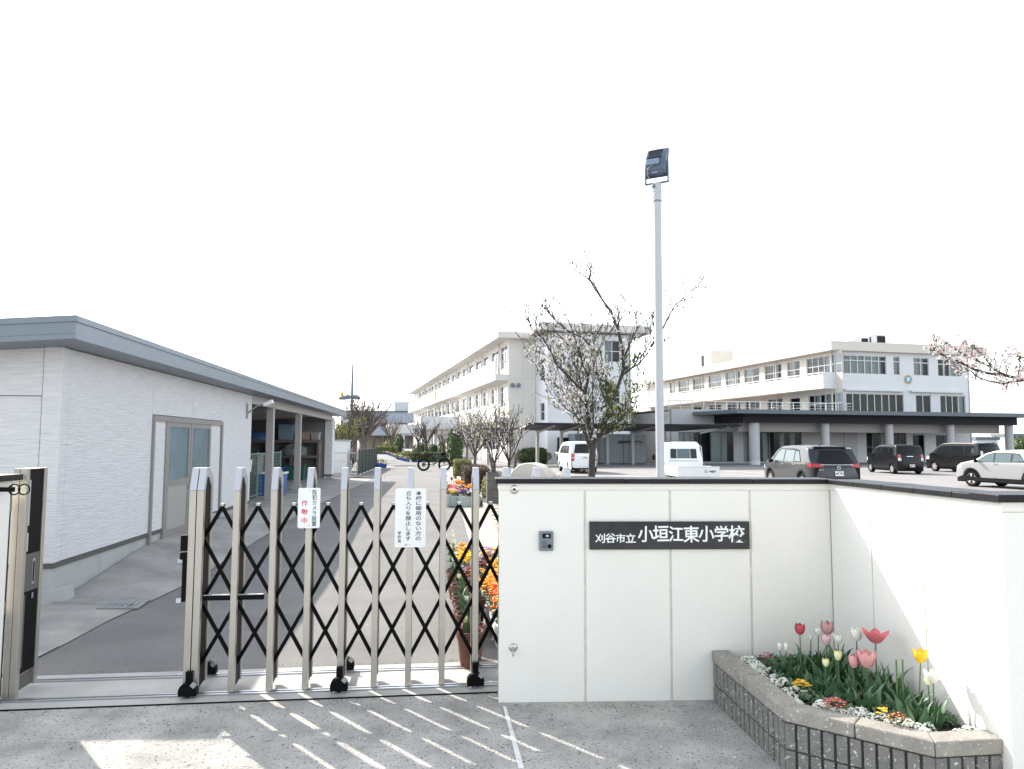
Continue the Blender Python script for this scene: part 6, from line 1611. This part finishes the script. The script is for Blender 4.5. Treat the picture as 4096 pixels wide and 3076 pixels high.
# ============================================================ YARD FENCES, FLAGPOLE, BITS
def fences():
    a=Vector(G(1434,1903,.2));b=Vector(G(1506,1873,.2));L_=(b-a).length;an=math.atan2(b.y-a.y,b.x-a.x)
    t=thing('mesh_screen_fence','dark green mesh screened fence on a kerb along the left of the drive','fence',(a.x,a.y,.2),an)
    for i in range(7): MB().box(L_*i/6-.03,L_*i/6+.03,-.03,.03,0,1.22).build('post','dgrn',t)
    for i in range(6): MB().box(L_*i/6+.05,L_*(i+1)/6-.05,-.005,.005,.06,1.16).build('screen_panel','mesh',t)
    MB().box(0,L_,-.03,.03,1.165,1.21).build('top_rail','dgrn',t)
    k=MB().box(-.4,L_+.3,-.12,.12,-.15,.12).build('fence_kerb','kerb',None,loc=(a.x,a.y,.2),rot=(0,0,an));k['kind']='structure'
    k.location.z=.06
    # pale tubular fence and gate across the yard
    t=thing('tubular_yard_fence','pale steel tube fence between the store and the green screened fence','fence',(a.x-.1,a.y+.1,.2),0)
    q=MB();W_=3.1
    for z in (.12,1.05): MB().tube([(-W_,0,z),(0,0,z)],.022,6).build('rail','fence',t)
    for i in range(24): MB().tube([(-W_+.13*i,0,.12),(-W_+.13*i,0,1.05)],.010,5).build('bar','fence',t)
    for x in (-W_,-W_/2,0): MB().tube([(x,0,0),(x,0,1.15)],.03,6).build('post','fence',t)
    t=thing('low_wire_gate','low wire gate in front of the yard beside the end of the store','gate',(a.x-1.5,a.y-1.2,.2),0)
    for x in (-1.15,1.4): MB().tube([(x,0,0),(x,0,.72)],.022,6).build('post','fence',t)
    for z in (.08,.70): MB().tube([(-1.15,0,z),(1.4,0,z)],.014,6).build('rail','dtrim' if z<.1 else 'fence',t)
    for i in range(1,17): MB().tube([(-1.15+.15*i,0,.08),(-1.15+.15*i,0,.70)],.006,4).build('bar','fence',t)
    c=MB();c.prism([(-8,0),(-.2,0),(-.4,16),(-8,16)],0,.02);o=c.build('yard_ground','kerb',None,loc=(a.x,a.y+.3,.205));o['kind']='structure'
    X,Y,Z=D(1352,1838,37)
    t=thing('orange_play_object','small orange plastic chair beyond the yard fence','chair',(X,37,.25),.4)
    MB().box(-.3,.3,-.3,.3,.42,.5).build('seat','orange',t,bevel=.03);MB().box(-.3,.3,.25,.33,.45,.95).build('backrest','orange',t,bevel=.03)
    for x in (-.25,.25):
        for y in (-.25,.25): MB().bar((x,y,0),(x*.9,y*.9,.42),.05).build('leg','bluep',t)
    X,Y,Z=D(1349,1765,34)
    t=thing('garden_cabinet','pale blue white cabinet behind the end pier of the store','cabinet',(X,34.5,.2),0)
    MB().box(-.35,.35,0,.7,0,1.6).build('body','white',t);MB().box(-.4,.4,-.05,.75,1.6,1.66).build('top','gym',t)
    p=D(1404,1800,64);tp=D(1404,1455,64)
    t=thing('speaker_mast','tall thin pole with horn loudspeakers above the bare tree','pole',(p.x,64,0),0)
    MB().tube([(0,0,0),(0,0,tp.z-1.8),(0,0,tp.z)],[.16,.12,.06],8).build('mast','icom',t)
    z=D(1404,1590,64).z
    for s,l in ((-1,1.1),(1,.7)): MB().tube([(0,0,z),(s*.25,-.1,z+.05),(s*.5,-.1,z),(s*l,-.2,z-.1)],[.10,.2,.22,.14],10).build('horn','icom',t,smooth=True)
    MB().prism([(-1.05,-.05),(-.7,-.05),(-.7,.05),(-1.05,.05)],z+.1,z+.5,[(-.95,-.02),(-.8,-.02),(-.8,.02),(-.95,.02)]).build('mast_ornament','f_amber',t)
fences()
def blueboxes():
    rr=random.Random(8)
    rows=[(1668,1703,1849,1847,4,'row behind the bicycle'),(1590,1633,1838,1848,5,'row curving past the bright green bushes'),(1552,1582,1822,1832,4,'row at the bend of the drive'),(1512,1548,1817,1819,4,'farthest row across the drive end')]
    for (xa,xb,ya,yb,n,lb) in rows:
        for i in range(n):
            f=i/(n-1);x=xa+(xb-xa)*f;y=ya+(yb-ya)*f+ (0 if n else 0);X,Y=G(x,y,.2)
            t=thing('blue_flower_trough','blue flower trough, %s from the left in the %s'%(['first','second','third','fourth','fifth'][i],lb),'planter',(X,Y,.212),(R(90)+rr.uniform(-.1,.1)) if n!=4 or ya<1840 else rr.uniform(-.1,.1),'blue flower troughs, '+lb)
            wx=.085 if (n==4 and ya>1840) else .3;MB().prism([(-wx,-.09),(wx,-.09),(wx,.09),(-wx,.09)],0,.2,[(-wx-.02,-.11),(wx+.02,-.11),(wx+.02,.11),(-wx-.02,.11)]).build('trough','bplant',t)
            q=MB()
            for k in range(40): leafquad(q,Vector((rr.uniform(-wx,wx),rr.uniform(-.12,.12),.2+rr.random()*.2)),.05,rr,.5,.6)
            q.build('plants','leafy' if rr.random()<.5 else 'hedgey',t,kind='stuff')
            q=MB()
            for k in range(12): leafquad(q,Vector((rr.uniform(-wx,wx),rr.uniform(-.12,.12),.3+rr.random()*.12)),.045,rr,.5,.9)
            q.build('flowers',rr.choice(['f_pink','f_white','f_amber','f_palepink']),t,kind='stuff')
    for i,(x,y) in enumerate(((1514,1868),(1527,1873))):
        X,Y=G(x,y,.2);t=thing('blue_flower_trough',['blue flower trough at the foot of the green screened fence, left of two','blue flower trough at the foot of the green screened fence, right of two'][i],'planter',(X,Y,.212),.1)
        MB().prism([(-.26,-.11),(.26,-.11),(.26,.11),(-.26,.11)],0,.24,[(-.3,-.14),(.3,-.14),(.3,.14),(-.3,.14)]).build('trough','bplant',t)
        q=MB()
        for k in range(60): leafquad(q,Vector((rr.uniform(-.3,.3),rr.uniform(-.12,.12),.25+rr.random()*.22)),.05,rr,.5,.6)
        q.build('plants','leafy',t,kind='stuff')
        q=MB()
        for k in range(14): leafquad(q,Vector((rr.uniform(-.3,.3),rr.uniform(-.12,.12),.33+rr.random()*.16)),.045,rr,.5,.9)
        q.build('flowers','f_pink',t,kind='stuff')
blueboxes()
def rings():
    Y=18
    for i,(xa,xb,R_,lb) in enumerate(((2064,2162,.66,'large white concrete half ring with grooved edge behind the wall'),(2120,2212,.60,'second white concrete ring leaning against the grooved one'),(2219,2290,.52,'low white concrete ring just left of the cherry trunk'))):
        a=D(xa,1900,Y);b=D(xb,1900,Y);cx=(a.x+b.x)/2
        t=thing('concrete_ring',lb,'play sculpture',(cx,Y+i*.35,0),R((-35,20,-30)[i]))
        n=3 if i==0 else 2
        for k in range(n):
            MB().lathe([(R_*.35,k*.12),(R_-.02,k*.12),(R_,k*.12+.02),(R_,k*.12+.09),(R_-.02,k*.12+.11),(R_*.35,k*.12+.11)],40,(0,0,R_-.04),'y').build('ring_slab','stonew',t,smooth=True)
    p=D(2312,1895,16);t=thing('low_fence_frame','small brown framed gate between the white ring and the cherry trunk','frame',(p.x,16.3,0),0)
    for x in (-.28,-.1,.1,.3): MB().box(x-.015,x+.015,-.015,.015,0,1.02).build('bar','dtrim',t)
    for z in (.3,1.0): MB().box(-.3,.32,-.02,.02,z,z+.04).build('rail','dtrim',t)
rings()

# ============================================================ FLOWER POTS BEHIND THE GATE
def pot_mesh(r_,h,mt,par):
    q=MB();q.lathe([(0,0),(r_*.66,0),(r_*.9,h*.80),(r_*.90,h*.82),(r_*1.0,h*.82),(r_*1.0,h),(r_*.9,h),(r_*.86,h*.86),(0,h*.86)],22);p=q.build('pot',mt,par,smooth=True)
    MB().lathe([(0,h*.87),(r_*.86,h*.865)],16).build('soil','soil',par)
    return p
def pot_tulips(X,Y,r_,h,mt,label,nl,flowers,sd):
    t=thing('potted_tulip',label,'potted plant',(X,Y,hz(X,Y)+.013),0);rr=random.Random(sd);pot_mesh(r_,h,mt,t)
    for k in range(nl):
        q=MB();blade(q,(rr.uniform(-.4,.4)*r_,rr.uniform(-.4,.4)*r_,h*.86),k*2.4+rr.uniform(-.3,.3),rr.uniform(.13,.22),rr.uniform(.03,.05),rr.uniform(.1,.45),rr.uniform(.2,.9),rr.uniform(-.6,.6));q.build('leaf','tleaf',t,smooth='all')
    for k,(col,hh) in enumerate(flowers):
        x,y=rr.uniform(-.4,.4)*r_,rr.uniform(-.4,.4)*r_
        st=MB().tube([(x,y,h*.86),(x*1.2,y*1.2,h+hh)],.004,6).build('stem','tstem',t)
        q=MB();tulip_head(q,(x*1.2,y*1.2,h+hh),.02,.05,.2 if col!='f_white' else .6,rr);q.build('flower_head',col,t,smooth='all')
PP=[((1879,2528),.108,.28,'large brown pot of tulip leaves and one pale bud at the front of the row',9,[('f_cream',.05)]),
    ((1893,2503),.10,.28,'brown pot half hidden behind the front pot, its rim showing right of the gate post',5,[]),
    ((1868,2460),.10,.28,'brown tulip pot, third in the row from the gate',8,[('f_cream',.05)]),
    ((1860,2440),.10,.28,'brown tulip pot, fourth in the row from the gate',8,[]),
    ((1857,2421),.10,.28,'brown tulip pot, fifth in the row from the gate',8,[('f_white',.03)]),
    ((1849,2398),.10,.28,'brown tulip pot, sixth in the row from the gate',8,[]),
    ((1847,2381),.10,.28,'brown tulip pot, seventh in the row from the gate',8,[]),
    ((1845,2343),.11,.28,'wide brown tulip pot, eighth in the row from the gate',9,[('f_cream',.07)]),
    ((1838,2326),.10,.28,'brown tulip pot, ninth in the row from the gate',8,[]),
    ((1824,2299),.10,.28,'brown tulip pot, tenth in the row from the gate',7,[('f_white',.13)]),
    ((1818,2280),.10,.28,'brown tulip pot at the far end of the brown row',6,[('f_white',.16)])]
for i,(p,r_,h,lb,nl,fl) in enumerate(PP):
    X,Y=G(p[0],p[1],.28);pot_tulips(X,Y,r_,h,'terra',lb,nl,fl,i+70)
for i,(p,lb) in enumerate((((1800,2250),'pale green pot of white tulips, nearest of three'),((1800,2225),'pale green pot of white tulips, middle of three'),((1797,2205),'pale green pot of white tulips, farthest of three'))):
    X,Y=G(p[0],p[1],.28);pot_tulips(X,Y,.11,.28,'potg',lb,6,[('f_white',.16),('f_white',.22),('f_cream',.13)],i+90)
X,Y=G(1945,2160,.5);pot_tulips(X-.02,Y-2.6,.11,.28,'terra','brown pot with two tall open white tulips near the kerb',6,[('f_white',.38),('f_white',.30),('f_yellow',.16)],99)
X,Y=G(1990,2330,.30);pot_tulips(X,Y,.11,.28,'terra','brown pot of drooping tulips beside the wall end',5,[('f_palepink',.05)],101)
def trough(X,Y,w_,d,h,rz,mt,label,cols,n,R_,sd,fl=.018,legs=False,zb=None):
    t=thing('flower_trough',label,'planter',(X,Y,(hz(X,Y)+.013) if zb is None else zb),rz);rr=random.Random(sd)
    MB().prism([(-w_*.44,-d*.4),(w_*.44,-d*.4),(w_*.44,d*.4),(-w_*.44,d*.4)],0,h,[(-w_/2,-d/2),(w_/2,-d/2),(w_/2,d/2),(-w_/2,d/2)]).build('trough',mt,t,bevel=.008)
    MB().box(-w_/2-.008,w_/2+.008,-d/2-.008,d/2+.008,h-.022,h+.003).build('rim',mt,t)
    lf=MB()
    for k in range(int(n*2.2)):
        x=rr.uniform(-.5,.5)*w_*1.05;y=rr.uniform(-.5,.5)*d*1.15;leafquad(lf,Vector((x,y,h+rr.random()*R_*.75)),.02,rr,.5,.5)
    lf.build('leaves','tleaf',t,kind='stuff')
    for ci,(c,share,xo) in enumerate(cols):
        q=MB()
        for k in range(int(n*share)):
            x=(xo+rr.gauss(0,.20))*w_;y=rr.uniform(-.55,.55)*d;z=h+R_*(.55+.5*rr.random())*(1-.8*(x/w_)**2)
            r_=fl*rr.uniform(.75,1.25)
            v,f=ell(r_,r_,r_*.55,(x,y,z),7,3,.15,rr);q.add(v,f)
        q.build('flowers',c,t,kind='stuff')
    return t
def gp(x,y,z=.28): return G(x,y,z)
X,Y=-.06,6.77;trough(X,Y,.22,.62,.19,R(6),'potw','white trough of orange and amber marigolds just behind the wall end',[('f_orange',.62,0),('f_amber',.3,0)],330,.19,201,.022)
X,Y=-.13,7.42;trough(X,Y,.30,.60,.19,R(6),'potw','second trough of orange and red orange marigolds behind the first',[('f_orange',.5,.05),('f_scarlet',.14,0),('f_amber',.35,-.1)],340,.22,202,.022)
X,Y=-.20,8.15;trough(X,Y,.24,.6,.19,R(6),'potw','trough of amber marigolds with dark leaves beside the pot row',[('f_amber',.55,0),('f_yellow',.2,.1)],240,.20,203,.02)
X,Y=G(1880,2300,.28);trough(X,Y,.28,.5,.2,R(6),'terra','trough of maroon pansies between the tulip pots and the kerb',[('f_maroon',.6,0),('f_amber',.15,.1)],130,.15,204,.02)
X,Y=G(1870,2245,.28);trough(X,Y,.32,.5,.2,R(6),'potg','trough of bright yellow pansies in the middle of the flower row',[('f_yellow',.8,0)],140,.16,205,.024)
X,Y=G(1862,2215,.28);trough(X,Y,.34,.5,.2,R(6),'potw','trough of amber and dark purple pansies at the far end of the near flowers',[('f_amber',.5,-.15),('f_purple',.3,.2),('f_white',.1,.2)],120,.17,206,.024)
X,Y=G(1950,2270,.28);trough(X,Y,.3,.5,.2,R(6),'terra','trough of maroon and amber pansies next to the wall end',[('f_maroon',.45,-.2),('f_amber',.4,.2)],130,.16,207,.022)
X,Y=G(1950,2225,.28);trough(X,Y,.3,.5,.2,R(6),'potg','trough of lilac and yellow pansies near the kerb',[('f_lilac',.4,-.1),('f_yellow',.3,-.3),('f_amber',.3,.25)],120,.16,208,.022)
# far cluster of pansy boxes
bx_=[(1812,2048,'f_yellow','f_lilac','front left box of yellow and lilac pansies in the far cluster'),(1858,2052,'f_purple','f_lilac','front middle box of purple pansies in the far cluster'),(1900,2050,'f_white','f_purple','front right box of white and purple pansies in the far cluster'),
     (1812,2030,'f_lilac','f_pink','second row left box of lilac pansies in the far cluster'),(1858,2030,'f_amber','f_purple','second row middle box of amber and dark pansies'),(1896,2028,'f_purple','f_lilac','second row right box of dark purple pansies'),
     (1818,2006,'f_scarlet','f_pink','third row left box of scarlet and pink pansies'),(1862,2006,'f_purple','f_amber','third row middle box of dark pansies'),(1888,2002,'f_amber','f_orange','third row right box of orange pansies'),
     (1838,1988,'f_orange','f_amber','back row box of orange pansies in the far cluster')]
for i,(x,y,c1,c2,lb) in enumerate(bx_):
    X,Y=G(x,y,.0);Y2=18.3+(2052-y)*.02;X=(x-2048)/F*Y2*1.0
    zz=.0+(2052-y)*.0058
    t_=trough(X,Y2,.30,.42,.24,R(6),'potg' if y>2040 else 'potw',lb,[(c1,.6,-.05),(c2,.3,.15)],70,.15,220+i,.032,zb=max(hz(X,Y2)+.013,zz))
for i in range(5):
    X,Y=G(1782-i*2,2045-i*17,.1)
    t=thing('stacked_white_pot',['white pot with a pale flower, nearest in the line left of the pansy cluster','second white pot in the line left of the pansy cluster','third white pot in the line left of the pansy cluster','fourth white pot in the line left of the pansy cluster','farthest white pot in the line, with a red flower'][i],'potted plant',(X,Y,hz(X,Y)+.013),0)
    pot_mesh(.13,.30,'potg',t);q=MB();rr=random.Random(i)
    for k in range(26): leafquad(q,Vector((rr.uniform(-.1,.1),rr.uniform(-.1,.1),.3+rr.random()*.16)),.04,rr,.5,.5)
    q.build('leaves','leaf',t,kind='stuff')
    q=MB()
    for k in range(4): v,f=ell(.035,.035,.03,(rr.uniform(-.08,.08),rr.uniform(-.08,.08),.44+rr.random()*.06),7,4);q.add(v,f)
    q.build('flowers','f_red' if i==4 else 'f_cream',t,kind='stuff')
X,Y=G(1846,1960,.15);t=thing('red_tulip_pot','pot with one red and one white tulip behind the pansy cluster','potted plant',(X,20.6,.1),0)
pot_mesh(.14,.3,'terra',t)
for k in range(9):
    q=MB();blade(q,(0,0,.26),k*2.4,.34,.06,.25,.5,0);q.build('leaf','tleaf',t,smooth='all')
for x,c_,h_ in ((.04,'f_red',.62),(-.22,'f_white',.5)):
    MB().tube([(0,0,.28),(x,0,h_)],.008,5).build('stem','tstem',t);q=MB();tulip_head(q,(x,0,h_),.04,.09,.2);q.build('flower_head',c_,t,smooth='all')
# fallen petals on the drive and apron
def petals():
    rr=random.Random(77);q=MB()
    for k in range(420):
        if k<300: a=rr.uniform(-1.5,12)**1.0;b=rr.uniform(.1,3.6);X,Y=FS.wor(b,a)
        else: X,Y=rr.uniform(-3.2,2),rr.uniform(3.9,5.2)
        if k>=300 and rr.random()<.6: continue
        if Y>GL(X)-.1 and Y<GL(X)+.6: continue
        z=hz(X,Y)+(.024 if FS.loc(X,Y)[0]<1.3 and Y>6 else .017)+.003
        if Y<5.2: z=.012
        s=rr.uniform(.005,.011);a=rr.uniform(0,6.28);q.add([(X+s*cos(a),Y+s*sin(a),z),(X-s*.6*sin(a),Y+s*.6*cos(a),z+.003),(X-s*cos(a),Y-s*sin(a),z),(X+s*.6*sin(a),Y-s*.6*cos(a),z+.002)],[(0,1,2,3)])
    o=q.build('fallen_petals','petal',None,kind='stuff');tag(o,'pale fallen petals scattered over the drive and apron','petals')
petals()
def grit():
    rr=random.Random(5);q=MB()
    for c in range(9):   # hairline cracks in the drive
        a=rr.uniform(0,14);b=rr.uniform(1.6,4.2);an=rr.uniform(-.5,.5)+(0 if c%2 else 1.57);p=Vector((b,a))
        for k in range(rr.randint(7,16)):
            an+=rr.uniform(-.5,.5);n=p+Vector((sin(an),cos(an)))*rr.uniform(.07,.16);w_=rr.uniform(.0025,.005)
            A,B=[Vector(FS.wor(*v)) for v in (p,n)];d=(B-A).normalized();nn=Vector((-d.y,d.x))*w_
            if min(A.y,B.y)>GL(A.x)+.7 and p.x<4.7: q.add([(v.x,v.y,hz(v.x,v.y)+.0165) for v in (A-nn,B-nn,B+nn,A+nn)],[(0,1,2,3)])
            p=n
    o=q.build('drive_cracks','sidjoint',None,kind='stuff');tag(o,'fine dark cracks wandering over the asphalt drive','cracks')
    q=MB();g=MB()
    for k in range(900):  # grit, bits of leaf along the edges
        e=rr.random()
        if e<.35: X=rr.uniform(-3.3,-.1);Y=GL(X)+.60+abs(rr.gauss(0,.05));z=.018
        elif e<.6: X,Y=FS.wor(1.22+abs(rr.gauss(0,.05)),rr.uniform(-.5,10));z=hz(X,Y)+.019
        elif e<.8: X=rr.uniform(.0,1.35);Y=5.15-abs(rr.gauss(0,.05));z=.012
        else: X,Y=rr.uniform(-3.3,2),rr.uniform(3.8,5.1);z=.012
        s_=rr.uniform(.003,.009);leafquad(q if rr.random()<.7 else g,Vector((X,Y,z+s_*.3)),s_,rr,.1,.5)
    o=q.build('leaf_litter','bark',None,kind='stuff');tag(o,'dark grit and leaf bits gathered along the paving edges','litter')
    g.build('dry_bits','beige',o,kind='stuff')
    q=MB()
    for cx,cy,n in ((3,1.19,60),(3.3,1.2,50),(7.6,1.3,60),(10.2,1.36,50),(-.4,.98,20)):
        for k in range(n):
            X,Y=FS.wor(cy+rr.gauss(0,.03),cx+rr.gauss(0,.12));blade(q,(X,Y,hz(X,Y)+.015),rr.uniform(0,6.28),rr.uniform(.03,.07),.008,rr.uniform(.1,.9),.4,n=3)
    o=q.build('edge_weeds','leaf',None,kind='stuff');tag(o,'small green weeds growing in the seam beside the apron','weeds')
grit()
